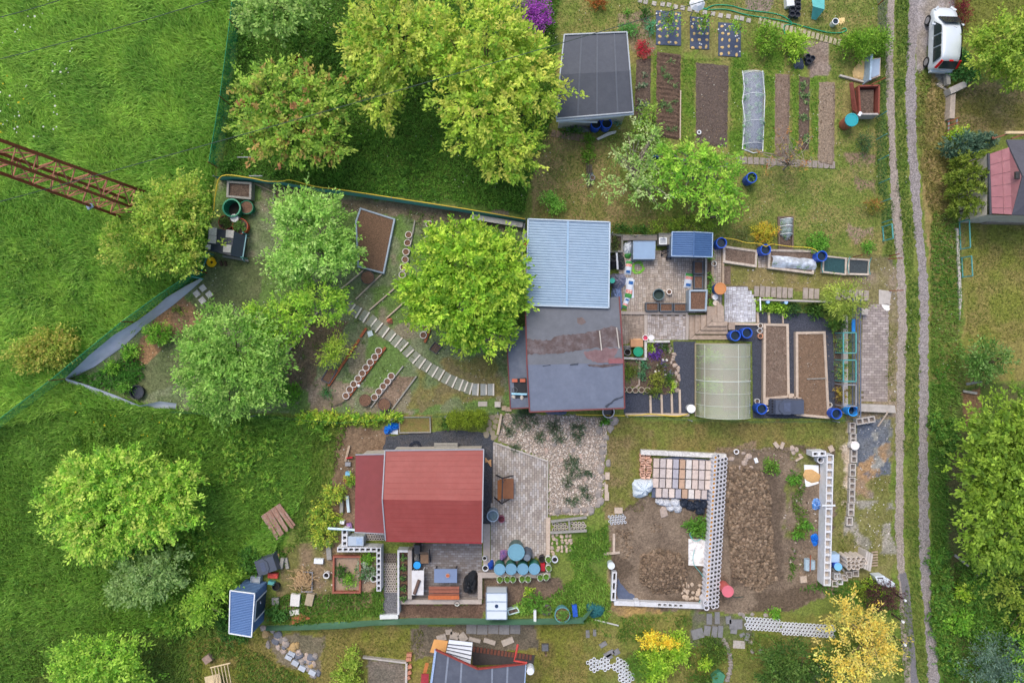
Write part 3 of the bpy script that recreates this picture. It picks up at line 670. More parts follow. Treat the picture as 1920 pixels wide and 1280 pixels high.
blades('lower_weeds',[[(1110,1160),(1300,1150),(1290,1170),(1200,1200),(1130,1210)],[(1280,1180),(1330,1190),(1360,1290),(1290,1290)],[(1390,1185),(1480,1190),(1450,1220),(1400,1230)],[(1560,1180),(1620,1190),(1600,1250),(1550,1250)],[(1484,880),(1500,880),(1515,1010),(1500,1060),(1475,1090),(1490,990)]],[],160,.24,.045,[(60,98,28),(84,122,38),(112,138,54)],37,'scattered weeds among the stones of the southern plots',lay=.8,noise_cut=.42)
blades('trackside_weeds',[[(1664,600),(1684,580),(1680,750),(1660,755)],[(1600,900),(1680,870),(1680,1060),(1570,1060),(1570,960)],[(1572,850),(1590,850),(1585,1040),(1568,1040)]],[[(1588,780),(1612,780),(1606,990),(1588,990)]],130,.12,.034,[(88,110,38),(110,124,50),(134,130,70)],38,'sparse weeds on the parking strip by the lane',lay=.8,noise_cut=.5)
def weeds(name,polys,n,cols,seed,label,r=(.12,.5),size=.13,h=.3):
 rs=random.Random(seed);LB=[]
 for poly in polys:
  xs=[p[0]for p in poly];ys=[p[1]for p in poly];k=0
  while k<n:
   x,y=rs.uniform(min(xs),max(xs)),rs.uniform(min(ys),max(ys));k+=1
   if not inpoly(np.array([x]),np.array([y]),poly)[0]or vnoise(np.array([x]),np.array([y]),60,2,seed)[0]<.42 or(480<x<560 and 930<y<1110)or(425<x<500 and y>1085):continue
   q=rs.uniform(*r);LB.append((P(x,y,h*.5),q,q*rs.uniform(.6,1.2),h*.6))
 V,F,C,_=leafmesh(LB,420,size,cols,seed,.1,8,.5,.45,.5,.2,0,-.3);V[:,2]=np.maximum(V[:,2],.02)
 o=rawobj(name,V,F,LEAF,None,False,C,(0,0,0));o['kind']='stuff';o['label']=label
weeds('meadow_weeds',[[(300,780),(640,790),(590,930),(500,1050),(420,1100),(350,1000),(390,880)],[(330,1000),(480,1000),(440,1090),(360,1180),(300,1180)]],260,[(98,150,40),(126,174,52),(76,124,36),(150,180,60)],51,'broad leaved weeds in the meadow between lone tree and red house',(.15,.6),.15,.5)
weeds('field_weeds',[[(-60,800),(330,790),(300,860),(80,880),(-60,1000)],[(-60,420),(200,460),(330,540),(120,640),(-60,640)],[(-60,1060),(220,1130),(180,1190),(-60,1250)]],120,[(104,150,44),(84,130,40),(130,164,56)],52,'scattered weed clumps in the open meadow',(.12,.45),.13,.5)
weeds('orchard_weeds',[[(460,20),(640,20),(660,140),(600,110),(540,90)],[(660,250),(900,260),(960,395),(700,360),(450,320),(640,320)]],150,[(84,134,40),(110,160,50),(66,112,34)],53,'low leafy weeds under the orchard trees',(.1,.4),.12,.3)
weeds('fence_weeds',[[(440,60),(470,60),(450,320),(412,325)]],80,[(84,134,40),(110,160,50),(66,112,34)],54,'leafy weeds along the inner side of the mesh fence',(.15,.45),.13,.6)
weeds('bank_weeds',[[(1750,760),(1790,760),(1775,1050),(1800,1290),(1760,1290),(1745,1000)],[(1800,1080),(1930,1100),(1930,1200),(1810,1190)]],170,[(84,138,44),(110,162,54),(66,112,36),(130,160,60)],55,'broad leaved weeds over the eastern bank',(.15,.55),.14,.5)
weeds('plot_weeds',[[(420,480),(640,560),(800,680),(640,760),(300,740),(380,560)],[(640,380),(960,420),(940,450),(650,420)]],120,[(104,130,60),(90,116,54),(120,140,76)],56,'tiny weeds in the trodden turf',(.06,.22),.08,.1)
def flecks(name,polys,per_m2,size,col,seed,label,z=.12):
 rs=np.random.RandomState(seed);Q=[]
 for poly in polys:
  xs=[p[0]for p in poly];ys=[p[1]for p in poly];n=int((max(xs)-min(xs))*(max(ys)-min(ys))/S/S*per_m2)
  x=rs.uniform(min(xs),max(xs),n);y=rs.uniform(min(ys),max(ys),n);k=inpoly(x,y,poly)&(vnoise(x,y,40,3,seed)>.48);Q.append(np.stack([x[k],y[k]],1))
 Q=np.vstack(Q);n=len(Q);cx,cy=(Q[:,0]-960)/S,(640-Q[:,1])/S;zz=z*(.6+.8*rs.rand(n));s=size*(.5+rs.rand(n));a=rs.rand(n)*6.28
 V=np.stack([np.stack([cx+np.cos(a+k*1.5708)*s,cy+np.sin(a+k*1.5708)*s,zz+rs.uniform(-.01,.01,n)],1)for k in range(4)],1).reshape(-1,3)
 F=np.arange(4*n).reshape(n,4);c=np.tile(lin(col),(n,1))*(1+rs.uniform(-.15,.1,(n,1)))
 o=rawobj(name,V,F,LEAF,None,False,np.clip(c,0,1),(0,0,0));o['kind']='stuff';o['label']=label
flecks('daisies',[PLOTG],5,.022,(214,216,206),41,'white daisies dotted over the thin turf',.06)
flecks('daisies',[LUSH,NE],2.2,.022,(220,222,210),42,'white daisies dotted through the orchard grass',.14)
flecks('meadow_flowers',[[(-50,-50),(180,-50),(120,260),(-50,280)]],2.5,.05,(228,230,220),43,'white flower heads in the tall meadow',.55)
flecks('buttercups',[[(-50,150),(90,140),(60,330),(-50,330)],[(140,740),(320,780),(420,800),(330,830),(150,800)]],2.5,.04,(222,196,40),44,'yellow buttercups in the tall meadow',.5)
flecks('verge_flowers',[[(1680,0),(1700,0),(1735,800),(1700,800)],[(1748,400),(1800,400),(1800,900),(1748,900)]],4,.02,(214,214,204),45,'tiny white flowers along the lane verge',.16)
#trees
YG=[(176,202,56),(152,190,46),(196,212,74),(124,168,42),(206,204,84)]
GR=[(126,182,44),(104,164,38),(150,198,58),(84,140,34)]
PALE=[(164,196,98),(140,178,78),(186,212,120),(116,158,62)]
BRT=[(150,194,36),(124,174,32),(174,208,52),(192,214,62),(102,148,30)]
DK=[(58,100,34),(78,122,44),(48,84,30),(96,136,52)]
LIME=[(176,208,40),(150,190,36),(196,218,70),(122,168,34)]
OLV=[(128,150,44),(106,130,38),(150,168,56),(90,112,32)]
tree('walnut_tree','huge yellow green tree whose crown reaches the grey shed roof','tree',(930,250),[(905,85,105,95,5.2,2.4),(985,150,72,80,4.6,2.0),(905,205,92,85,4.8,2.2),(945,285,72,58,4.0,1.7),(860,120,50,60,4.2,1.8)],YG,1,430,.2,limbs=26,trunkr=.2,rag=.5)
tree('orchard_tree','yellow green tree west of the huge one, trunk showing in a gap','tree',(752,130),[(745,70,88,85,4.4,1.9),(690,95,48,70,3.8,1.5),(720,185,42,52,3.4,1.2),(810,70,45,60,4.4,1.6)],[(150,188,50),(176,196,56),(124,170,44),(196,208,80),(184,186,78)],2,400,.2,limbs=22,trunkr=.15,rag=.5)
tree('cherry_tree','loose green tree with reddish brown leaf tips above a blue tub','tree',(560,235),[(520,170,70,60,3.2,1.2),(600,200,62,70,3.1,1.2),(540,255,90,62,3.2,1.2),(500,215,62,70,3.0,1.2),(612,265,50,48,2.8,1.0)],[(134,178,54),(158,194,62),(112,158,48),(178,196,74),(146,182,56),(186,130,84),(150,186,60)],3,270,.2,limbs=26,trunkr=.13,rag=.5)
tree('pale_tree','pale green tree at the upper end of the mesh fence','tree',(540,25),[(510,22,62,48,3.6,1.4),(565,-5,40,40,3.2,1.2),(470,25,28,34,3.0,1.1)],PALE,4,460,.17,trunkr=.12)
tree('meadow_tree','rounded yellow green tree beside the foot of the rusty mast','tree',(312,440),[(322,402,66,60,2.6,1.2),(290,462,86,56,2.4,1.2),(345,385,46,52,2.5,1.2),(332,466,46,50,2.4,1.1),(225,450,36,32,1.8,.9)],[(156,190,58),(132,174,48),(178,202,70),(108,152,40),(186,188,78)],5,620,.15,limbs=6,asp=.6,rag=.4)
shrub('meadow_shrub','yellowing shrub standing alone in the meadow west of the fence','shrub',80,655,62,1.5,[(156,176,60),(172,178,68),(128,158,48),(188,172,80)],6,40,620,.15,cr=.22,lobes=[(60,665,46,30),(100,648,46,36)])
tree('pear_tree','pale green tree with pointed sprays beside the brown raised bed','tree',(600,470),[(586,420,72,56,2.8,1.2),(588,478,70,50,2.7,1.2),(560,400,48,44,2.6,1.0),(645,474,40,36,2.4,.9),(540,500,40,38,2.4,1.0)],[(164,206,92),(140,188,74),(186,222,118),(112,160,56)],7,470,.17,limbs=9,rag=.5)
tree('maple_tree','dense bright green tree touching the blue corrugated roof','tree',(875,540),[(870,490,92,66,3.8,1.7),(880,570,96,78,3.7,1.7),(800,540,52,66,3.3,1.4),(940,520,52,80,3.5,1.5),(865,455,70,36,3.2,1.2),(900,625,62,38,3.0,1.2)],BRT,8,620,.2,limbs=8,trunkr=.18,rag=.4)
tree('apple_tree','pale green tree next to the dirt plot inside the wedge fence','tree',(455,680),[(440,640,85,66,3.0,1.3),(430,715,92,66,2.9,1.3),(380,670,52,60,2.7,1.1),(500,700,42,60,2.7,1.1)],[(148,192,80),(122,172,62),(172,208,100),(98,146,48)],9,660,.16,limbs=8,rag=.42)
tree('plum_tree','long bright lime tree spreading between the two pale green trees','tree',(570,580),[(530,600,56,50,2.4,1.0),(590,570,58,38,2.5,1.0),(490,610,30,46,2.2,.9),(625,560,26,28,2.2,.8)],[(156,200,50),(130,182,44),(182,212,66),(106,156,38)],10,440,.16,limbs=10,rag=.55)
tree('field_maple','broad lime green tree alone in the lower meadow','tree',(270,950),[(215,900,100,62,3.0,1.5),(225,965,118,66,3.0,1.5),(290,940,78,66,2.9,1.4),(140,940,58,66,2.7,1.3),(190,1010,80,40,2.4,1.1),(340,900,36,34,2.4,1.0)],[(156,204,56),(128,184,46),(184,218,76),(92,146,36),(196,212,88)],11,520,.18,limbs=9,trunkr=.16,rag=.4)
tree('willow_bush','pale grey green small tree below the broad lime one','tree',(290,1075),[(275,1085,66,44,1.9,.9),(310,1060,36,32,1.8,.8),(230,1105,30,30,1.6,.7)],[(140,174,92),(116,152,74),(160,190,116)],12,560,.15,limbs=5,rag=.45)
tree('corner_tree','lime green tree low in the meadow by the pale crate','tree',(220,1230),[(190,1230,86,44,2.4,1.1),(200,1270,80,40,2.4,1.1),(140,1260,44,40,2.2,1.0)],[(150,196,52),(126,178,46),(176,210,70),(100,152,38)],13,620,.15,limbs=5,rag=.4)
tree('fruit_tree','bright green fruit tree with grey boughs beside the striped beds','tree',(1300,332),[(1290,300,62,34,2.6,.7),(1335,310,50,42,2.6,.7),(1260,345,36,44,2.4,.7),(1330,365,62,36,2.4,.7),(1365,395,26,22,2.2,.5),(1375,340,24,40,2.2,.6),(1255,290,26,22,2.4,.6)],[(158,206,54),(130,186,46),(186,218,76),(104,158,40)],14,270,.17,limbs=26,bark=(150,146,140),rag=.6,trunkr=.14,limbr=.6,shell=.3)
tree('old_apple_tree','sparse old tree with bare grey boughs on the dry lawn','tree',(1180,330),[(1215,255,34,28,2.2,.6),(1165,285,30,26,2.2,.5),(1130,345,30,30,2.0,.5),(1200,350,50,42,2.2,.6),(1225,300,36,22,2.2,.5)],[(150,190,84),(126,168,70),(172,206,110),(190,204,140)],15,230,.15,limbs=22,bark=(142,132,122),rag=.7,trunkr=.12,limbr=.6,shell=.2)
tree('sapling','slim light green sapling between the flower bed and the grey shed','tree',(1222,232),[(1212,215,20,22,1.4,.7),(1208,240,26,16,1.2,.5)],[(140,178,56),(116,156,48),(164,192,74)],16,420,.13,limbs=7,trunkr=.05)
tree('bare_tree','thin tree with orange buds and bare branches near the strip beds','tree',(1468,318),[(1460,262,30,24,1.9,.5),(1500,300,40,34,1.8,.5),(1440,300,30,26,1.8,.4),(1525,275,22,30,1.8,.4)],[(176,132,66),(150,140,60),(190,120,70)],17,46,.12,limbs=26,bark=(148,136,122),trunkr=.06,limbr=.5,shell=.2)
tree('ash_tree','large yellow green tree beside the silver car','tree',(1880,100),[(1895,70,48,44,2.8,1.2),(1866,108,46,38,2.6,1.1),(1920,118,46,50,2.8,1.2),(1838,76,22,26,2.2,.8),(1945,40,40,60,3.0,1.3)],[(156,184,52),(132,166,44),(182,198,72),(106,144,38)],18,560,.17,limbs=8,rag=.45)
tree('hornbeam_tree','huge dense green tree at the eastern edge above the lane','tree',(1880,900),[(1875,810,72,60,4.2,1.7),(1905,900,98,86,4.6,1.9),(1850,880,56,62,3.8,1.5),(1885,990,92,66,4.2,1.7),(1850,1035,46,36,3.2,1.2),(1960,800,70,80,4.6,1.9),(1970,950,70,120,4.8,2.0)],[(140,174,42),(118,154,38),(160,190,56),(94,130,34),(130,160,50)],19,540,.2,limbs=8,trunkr=.22,rag=.4,droop=.3)
tree('understory_tree','smaller yellow green tree under the huge eastern one','tree',(1910,1100),[(1905,1100,50,40,2.2,.9),(1940,1160,44,40,2.2,.9)],[(140,164,46),(118,144,40),(160,178,60)],20,440,.16,limbs=6,rag=.5)
tree('blue_spruce','blue green spruce bush at the lower eastern corner','tree',(1870,1245),[(1868,1240,58,46,1.6,.9),(1905,1260,46,44,1.6,.9)],[(96,126,106),(76,106,90),(120,148,128)],21,760,.12,limbs=4,asp=.35,rag=.5,group=None)
shrub('bank_shrub','light green shrub on the bank above the blue green spruce','shrub',1795,1165,26,.9,GR,22,22,700,.13)
shrub('bank_shrub','yellow green low shrub beside broken planks on the bank','shrub',1808,1110,18,.8,LIME,122,14,700,.13)
tree('lime_tree','yellow green bush filling the lowest eastern corner','tree',(1925,1230),[(1925,1215,40,30,1.8,.8),(1930,1270,36,30,1.8,.8)],GR,222,480,.16,limbs=4)
tree('laburnum_tree','tree covered in golden yellow blossom by the lane posts','tree',(1612,1180),[(1605,1160,62,44,2.2,.9),(1610,1220,66,50,2.2,.9),(1570,1150,34,36,2.0,.8),(1650,1200,38,42,2.0,.8),(1590,1262,50,32,2.0,.8),(1660,1235,24,24,1.8,.6)],[(240,212,84),(246,224,108),(226,196,70),(232,212,112),(156,162,74)],23,330,.14,limbs=20,bark=(120,108,84),rag=.6,shell=.35,crown='blossom')
shrub('purple_shrub','dark purple leaved shrub overhanging the white tank','shrub',1657,1117,32,1.7,[(74,40,48),(92,52,58),(58,34,42),(106,66,70)],24,30,1100,.11,asp=.3)
shrub('red_leaf_hedge','dark red clipped hedge alongside the silver car','hedge',1803,22,14,1.1,[(120,44,48),(96,36,42),(142,60,58)],25,44,1100,.09,asp=.4,lobes=[(1803,0,14,18),(1804,24,13,18),(1806,44,9,10)])
shrub('forsythia','rounded bush half covered with bright yellow flowers','shrub',1245,1225,46,1.3,[(154,196,40),(126,172,36),(178,206,56)],26,44,720,.14,cr=.18,lobes=[(1240,1235,42,32),(1265,1215,32,28),(1225,1255,22,24)])
shrub('forsythia_bloom','band of bright yellow flowers crowning the rounded bush','shrub',1240,1200,38,1.5,[(246,214,20),(232,190,24),(250,226,60)],27,13,900,.11,cr=.12,lobes=[(1230,1200,32,11),(1262,1204,18,9),(1222,1190,10,8)],stem=False,z0=.35)
tree('rhododendron','round shrub covered in violet purple blossom','shrub',(1008,32),[(1008,28,25,28,1.0,.6)],[(176,64,196),(150,44,172),(198,96,212),(110,50,120)],28,1300,.1,limbs=3,crown='blossom',rag=.3)
shrub('silver_shrub','grey white leaved shrub beside the violet blossom','shrub',980,10,18,.9,[(164,170,140),(136,144,116),(104,120,90)],29,16,900,.1)
shrub('azalea','small crimson red azalea above the narrow flower bed','shrub',1206,93,14,.6,[(206,40,64),(180,30,54),(224,70,92),(120,60,50)],30,15,1300,.08)
shrub('orange_shrub','small orange brown shrub at the top of the dry lawn','shrub',1122,2,15,.7,[(184,104,34),(164,90,40),(150,120,50)],31,14,1000,.1)
shrub('spirea','bright green feathery shrub overhanging the sand box','shrub',1618,85,46,1.6,[(122,168,34),(98,144,30),(146,186,48),(78,120,26)],32,30,900,.15,asp=.28,cr=.2,lobes=[(1605,88,30,26),(1640,82,30,24),(1622,80,36,24)])
shrub('currant_bush','round green bush east of the black sheet beds','shrub',1437,70,24,1.1,[(124,168,40),(100,146,34),(150,184,54)],33,30,900,.12)
shrub('currant_bush','lighter round bush at the bend of the green hose','shrub',1493,82,24,1.1,[(156,196,44),(130,176,38),(178,208,62)],34,26,900,.12)
for k,(x,y,r)in enumerate(((1256,42,16),(1321,44,15),(1380,56,13))):
 tree('young_tree',['young green tree growing through the westernmost black sheet','young tree in the middle black sheet bed','young tree in the easternmost black sheet bed'][k],'tree',(x,y+3),[(x,y,r,r*1.2,1.1,.5)],[(120,170,42),(146,190,54),(100,150,36)],35+k,420,.12,limbs=6,trunkr=.035,rag=.6,group='young trees in the black sheet beds')
shrub('boxwood','two lobed light green bush on the dry lawn','shrub',1037,380,17,.9,[(128,190,62),(104,166,52),(150,206,82)],38,15,1300,.09,lobes=[(1028,372,15,13),(1044,388,15,14)],rag=.2)
shrub('fence_shrub','long yellow green bush behind the small blue shed','shrub',1275,420,50,.9,[(136,166,40),(112,146,34),(160,184,54),(70,104,36)],39,14,760,.13,lobes=[(1245,422,28,13),(1290,418,40,15),(1325,424,22,11)],asp=.3)
shrub('fence_shrub','dark green ground bush at the corner of the blue corrugated roof','shrub',1160,428,17,.5,DK,139,8,900,.1)
shrub('fence_shrub','dark green bush between two light bushes along the net fence','shrub',1200,432,22,.6,[(70,116,40),(92,138,48),(54,92,34)],239,9,900,.1)
shrub('barberry','golden yellow bush with orange edges near the cold frame','shrub',1432,437,24,.8,[(206,196,34),(186,176,30),(222,160,40),(168,170,40)],40,18,1000,.1)
shrub('grey_shrub','thin grey green shrub beside the golden bush','shrub',1394,436,14,.6,[(124,138,70),(104,118,60),(150,156,90)],41,14,500,.1)
shrub('peony','light green leafy clump north of the netted beds','shrub',1533,455,22,.7,[(110,170,48),(88,146,42),(132,188,64)],42,18,900,.12)
shrub('peony','small light green clump near the turquoise gate','shrub',1629,464,11,.5,[(116,176,52),(92,150,44)],43,9,900,.11)
shrub('dwarf_fir','small dark conifer beside the bare soil strip','shrub',1621,268,13,.9,[(60,100,60),(46,82,50),(78,120,70)],44,20,1400,.08,asp=.3)
shrub('broom_bush','fan shaped olive bush with red tips by the lane fence','shrub',1640,385,20,.8,[(140,150,50),(164,152,60),(180,90,50),(110,130,44)],45,16,700,.13,asp=.2)
tree('willow','yellow green weeping willow standard over the slab path','tree',(1581,570),[(1583,562,38,34,1.7,.8)],[(164,184,62),(140,164,52),(186,200,82),(116,142,44)],46,1000,.17,asp=.2,limbs=6,droop=.9,trunkr=.06,rag=.3)
for k,(x,y,r,lb)in enumerate(((1432,572,14,'westernmost light green peony clump in the border by the white rail'),(1450,574,14,'middle light green peony clump in the border by the white rail'),(1468,577,13,'last light green peony clump in the border by the white rail'))):
 shrub('border_plant',lb,'plant',x,y,r,.5,[(146,192,40),(122,170,36),(170,206,60)],47+k,10,800,.14,group='peony clumps along the white rail')
shrub('border_shrub','dark green shrub after the peony clumps','shrub',1488,577,14,.6,[(60,104,50),(48,86,40),(84,126,62)],50,12,1000,.1)
shrub('border_shrub','mixed green shrub beneath the willow','shrub',1535,580,22,.6,[(70,112,38),(96,138,48),(50,86,30)],51,14,900,.11)
shrub('border_shrub','green shrub at the curve of the dark chippings','shrub',1570,606,18,.7,[(84,126,44),(104,146,50),(60,96,34)],52,14,900,.11)
shrub('corner_bush','round green bush beside the dug bed in the fence wedge','shrub',296,624,24,1.0,GR,53,20,1000,.12)
shrub('corner_bush','light green young bush halfway along the grey sheet','shrub',245,657,17,.7,GR,54,16,800,.12)
shrub('corner_bush','bright green young bush near the wedge tip','shrub',210,688,15,.7,GR,154,15,700,.12)
shrub('corner_bush','small bush growing over the black tub','shrub',234,728,14,.7,[(120,176,54),(96,150,44)],55,12,800,.12)
shrub('mulch_plant','small plant on the dug bed beside the four paving slabs','plant',336,582,12,.3,[(96,130,50),(150,170,50)],56,10,400,.1)
tree('young_pear','small yellow green tree leaning over the rust edged bed','tree',(633,655),[(632,652,24,26,1.3,.6),(618,672,16,14,1.1,.4)],[(150,184,46),(126,164,38),(176,198,60)],57,620,.15,asp=.3,limbs=6,trunkr=.045,rag=.6)
shrub('round_bush','round clipped green bush touching the pale tree','shrub',545,740,18,.8,[(112,168,36),(90,144,30)],58,20,1200,.1)
shrub('fern','small blue green fern at the end of the rust board','plant',612,735,11,.4,[(60,124,66),(76,144,80)],59,10,900,.11,asp=.25)
for k,(x,y,rx,ry)in enumerate(((585,784,30,14),(638,782,34,14),(690,786,28,9),(728,782,24,8))):
 shrub('fence_vine','%s clump of yellow green vine from the pale tree along the mesh fence'%nth(k),'vine',x,y,rx,.6,[(140,190,46),(170,200,50),(110,164,40),(196,202,60)],60+k,ry,700,.15,group='vines on the southern fence')
for k,(x,y,rx,ry,lb)in enumerate(((604,965,22,28,'tall yellow flowering bush beside the annex junk'),(625,925,22,20,'yellow flowering bush close to the annex wall'),(608,1005,24,22,'yellow flowering bush above the leaning plank'),(655,900,12,12,'small dark bush tucked against the annex roof'))):
 shrub('flowering_bush',lb,'shrub',x,y,rx,.8,[(120,164,48),(196,204,60),(214,212,76),(96,140,42),(150,184,56)],70+k,ry,700,.12)
shrub('sedum','bright lime clump beside the annex junk','plant',633,972,9,.4,LIME,78,8,1200,.08)
def thuja(name,label,x,y,rx,ry,h,cols,seed,group=None,dens=1500,sz=.17):
 f=(H-h*.5)/(H*S);c=P(x,y,h*.5);t=thing(name,label,'conifer',(c.x,c.y,0),group)
 V,F,C,Cc=leafmesh([(c,rx*f,ry*f,h*.55)],dens*1.5,sz,cols,seed,.1,10,.45,.35,.18,.8,0,-.5)
 V[:,2]=np.maximum(V[:,2],.02);rawobj('foliage',V,F,LEAF,t,False,C)
 MB().tube([(c.x,c.y,0),(c.x,c.y,h*.8)],.06,6,.02).obj('trunk',mat('bark_92_80_66',(92,80,66)),t);return t
for k,(x,y)in enumerate(((853,786),(876,785),(899,784))):
 thuja('thuja',['westernmost clipped thuja beside the red house','middle clipped thuja between its two neighbours','clipped thuja nearest the flagstones'][k],x,y,12.5,14.5,1.4,[(134,158,28),(114,138,24),(156,176,40),(96,118,22)],80+k,'clipped thujas beside the red house',3400,.08)
for k,(x,y,rx,ry,h)in enumerate(((1822,303,31,15,2.3),(1814,332,35,16,2.5),(1816,362,35,16,2.5),(1818,391,35,15,2.3))):
 thuja('thuja_hedge','%s olive thuja from the blue juniper in the hedge by the pink roof'%nth(k).capitalize(),x,y,rx,ry,h,OLV,90+k,'olive thujas by the pink roof',1100)
thuja('juniper','blue green juniper at the top of the thuja hedge',1805,275,34,22,1.6,[(70,104,84),(56,88,70),(88,124,100),(108,140,114)],95,None,1000)
thuja('juniper_spray','pale blue green juniper bush touching the roof corner',1840,266,24,14,1.5,[(96,130,104),(80,112,90),(116,146,120)],96,None,900)
shrub('lime_bush','lime green bush above the blue green juniper','shrub',1798,252,18,1.0,LIME,97,12,900,.11)
shrub('bluish_bush','bluish green bush behind the silver car','shrub',1806,128,22,1.0,[(84,140,64),(68,120,54),(106,162,80)],98,28,900,.13,lobes=[(1800,112,14,16),(1812,138,26,16)])
tree('garden_bush_tree','round mid green bush tree on the eastern lawn','tree',(1850,678),[(1850,672,44,34,1.4,.8),(1838,690,32,24,1.2,.7)],[(86,130,46),(68,110,38),(110,152,62),(130,166,90)],99,760,.13,limbs=4)
tree('lilac','large dark green shrub beside the golden blossom tree','shrub',(1500,1245),[(1490,1232,62,34,1.6,.8),(1460,1262,40,34,1.5,.8),(1540,1262,40,34,1.5,.8)],[(70,106,36),(54,86,28),(92,128,48),(110,138,60)],100,640,.14,limbs=5)
shrub('cream_shrub','cream flowering shrub in front of the dark green one','shrub',1478,1265,34,1.8,[(170,166,90),(140,144,70),(116,130,56)],101,26,600,.12,z0=0)
shrub('white_flower_shrub','shrub with white blossom beneath the golden tree','shrub',1555,1268,28,1.2,[(80,116,46),(220,224,214),(100,134,56),(66,98,38)],102,26,600,.11)
shrub('cypress_bush','oval dark green bush beside the yellow flowering one','shrub',1196,1248,19,1.4,[(98,142,40),(78,120,34),(118,160,52)],103,27,1300,.1,asp=.3)
shrub('bed_shrub','green shrub in the stone edged bed','shrub',1340,1222,26,.6,[(86,118,40),(110,138,48),(66,98,34)],104,24,700,.11)
shrub('bed_shrub','lime shrub at the middle of the stone edged bed','shrub',1324,1245,13,.7,LIME,105,12,1000,.11)
shrub('bed_shrub','dark shrub at the lower end of the stone edged bed','shrub',1320,1272,24,.6,[(70,104,36),(96,128,44)],106,12,700,.11)
shrub('column_bush','tall yellow green bush beside the concrete bed','shrub',652,1258,20,1.4,[(150,180,52),(126,160,44),(174,194,72)],107,34,760,.13,lobes=[(660,1232,14,20),(648,1262,22,22),(656,1290,22,22)])
tree('hazel_bush','broad lime green bush crowding the blue tin shed','shrub',(408,1120),[(400,1115,36,34,1.5,.8),(380,1140,34,28,1.4,.7),(425,1085,26,22,1.3,.6)],[(140,184,46),(116,164,40),(166,200,60)],108,640,.14,limbs=4)
shrub('ivy_bush','dark green ivy clump at the foot of the blue tin shed','shrub',430,1180,24,.7,[(66,116,40),(86,138,50),(54,96,34)],109,26,800,.12,lobes=[(422,1165,14,26),(440,1195,26,11)])
shrub('nettle_clump','green nettle clump by the grey composter','shrub',470,1050,24,.8,[(74,126,40),(98,150,50),(58,104,34)],110,26,800,.13)
shrub('nettle_clump','green nettle clump beside the rusty planks','shrub',520,1150,20,.6,[(70,120,50),(90,142,58)],111,14,800,.13)
shrub('fern_clump','fern like green clump beside the composter rack','shrub',1380,990,1,.1,GR,112,1,10,.1)if False else None
for k,(x,y,r,h,lb,pal)in enumerate(((1452,1150,12,.4,'weed clump at the southern corner of the site',GR),(1000,1130,22,.4,'green leafy clump behind the white basins',[(96,150,44),(120,172,54),(80,130,38)]),(985,1140,16,.4,'light green leafy clump next to the water tank',[(146,186,70),(120,164,56)]),(1135,790,10,.5,'round green tuft by the boulders at the gravel bed',[(88,150,40),(70,128,34)]),(835,796,10,.4,'dark green tuft at the wooden bed frame',DK),(1655,1110,6,.3,'low yellow green tuft near the white tank',LIME),(1618,1108,16,.5,'olive green mound beside the purple shrub',OLV),(1636,1096,14,.5,'lime green plant between tank and pipes',LIME),(1305,988,22,.35,'weed mat below the black sacks',[(84,138,40),(104,156,48)]),(1492,895,13,.4,'weed clump next to the sand board',[(84,140,36),(104,160,46)]),(1510,985,12,.4,'weed clump by the blue rag',[(84,140,36),(104,160,46)]),(1498,1000,11,.4,'weed clump at the foot of the block wall',[(90,146,36),(110,166,50)]),(1446,872,16,.35,'weed clump near the broken stones',[(96,140,44),(120,158,54)]))):
 shrub('weed_plant',lb,'plant',x,y,r,h,pal,120+k,r*.8,700,.13)
g_=random.Random(5)
CREEP=[(985,785,22,22),(955,805,9,12),(1014,820,9,10),(1040,800,12,14),(1050,822,10,8),(1085,800,14,9),(1083,820,9,12),(968,838,8,8),(1072,872,12,18),(1095,885,14,8),(1065,900,8,14),(1092,918,8,8),(1076,938,14,8),(1102,930,6,8)]
for k,(x,y,rx,ry)in enumerate(CREEP):
 shrub('creeping_juniper','%s dark creeping juniper from the thuja end of the pebble bed'%nth(k).capitalize(),'conifer',x,y,rx*1.15,.22,[(72,96,70),(52,78,52),(78,106,72),(96,122,84)],140+k,ry*1.1,900,.09,asp=.28,group='creeping junipers in the pebble bed',up=.7,cr=.12)
 #buildings
def lerp(a,b,t):return tuple(a[i]+(b[i]-a[i])*t for i in range(len(a)))
WOODW=mat('wall_wood',(112,92,76),.85,.25,9,.3)
PLAST=mat('wall_plaster',(196,188,176),.9,.12,5,.2,dirt=(150,140,128),dscale=2)
TRIMW=mat('white_trim',(216,220,224),.5,.08,8,.1)
def walls(t,quad,z,m,inset_=.22,name='wall',gable=None):
 q=inset([(p.x,p.y)for p in quad],inset_);mb=MB();n=len(q)
 vs=[(p.x,p.y,0)for p in q]+[(p.x,p.y,z)for p in q]
 mb.add(vs,[(i,(i+1)%n,n+(i+1)%n,n+i)for i in range(n)]);return mb.obj(name,m,t),q
def slab(quad3,th):
 """roof plane of thickness th under the 3-D quad"""
 mb=MB();v=[Vector(p)for p in quad3]
 if area2(v)<0:v=v[::-1]
 n=len(v);vs=v+[p-Vector((0,0,th))for p in v]
 mb.add(vs,[tuple(range(n)),tuple(range(2*n-1,n-1,-1))]+[(i,i+n,(i+1)%n+n,(i+1)%n)for i in range(n)]);return mb
def corrug(a,b,c,d,n,amp,m,name,t,th=.03):
 """corrugated sheet over the quad a-b-c-d; ribs run from the a-d edge to the b-c edge"""
 mb=MB();vs=[];k=n*4
 for i in range(k+1):
  f=i/k;p,q=Vector(a).lerp(Vector(d),f),Vector(b).lerp(Vector(c),f);s=(i%4);h=amp*(0,.15,1,.85)[s]
  vs+=[p+Vector((0,0,h)),q+Vector((0,0,h))]
 fs=[(2*i,2*i+1,2*i+3,2*i+2)for i in range(k)];mb.add(vs,fs)
 o=mb.obj(name,m,t);return o
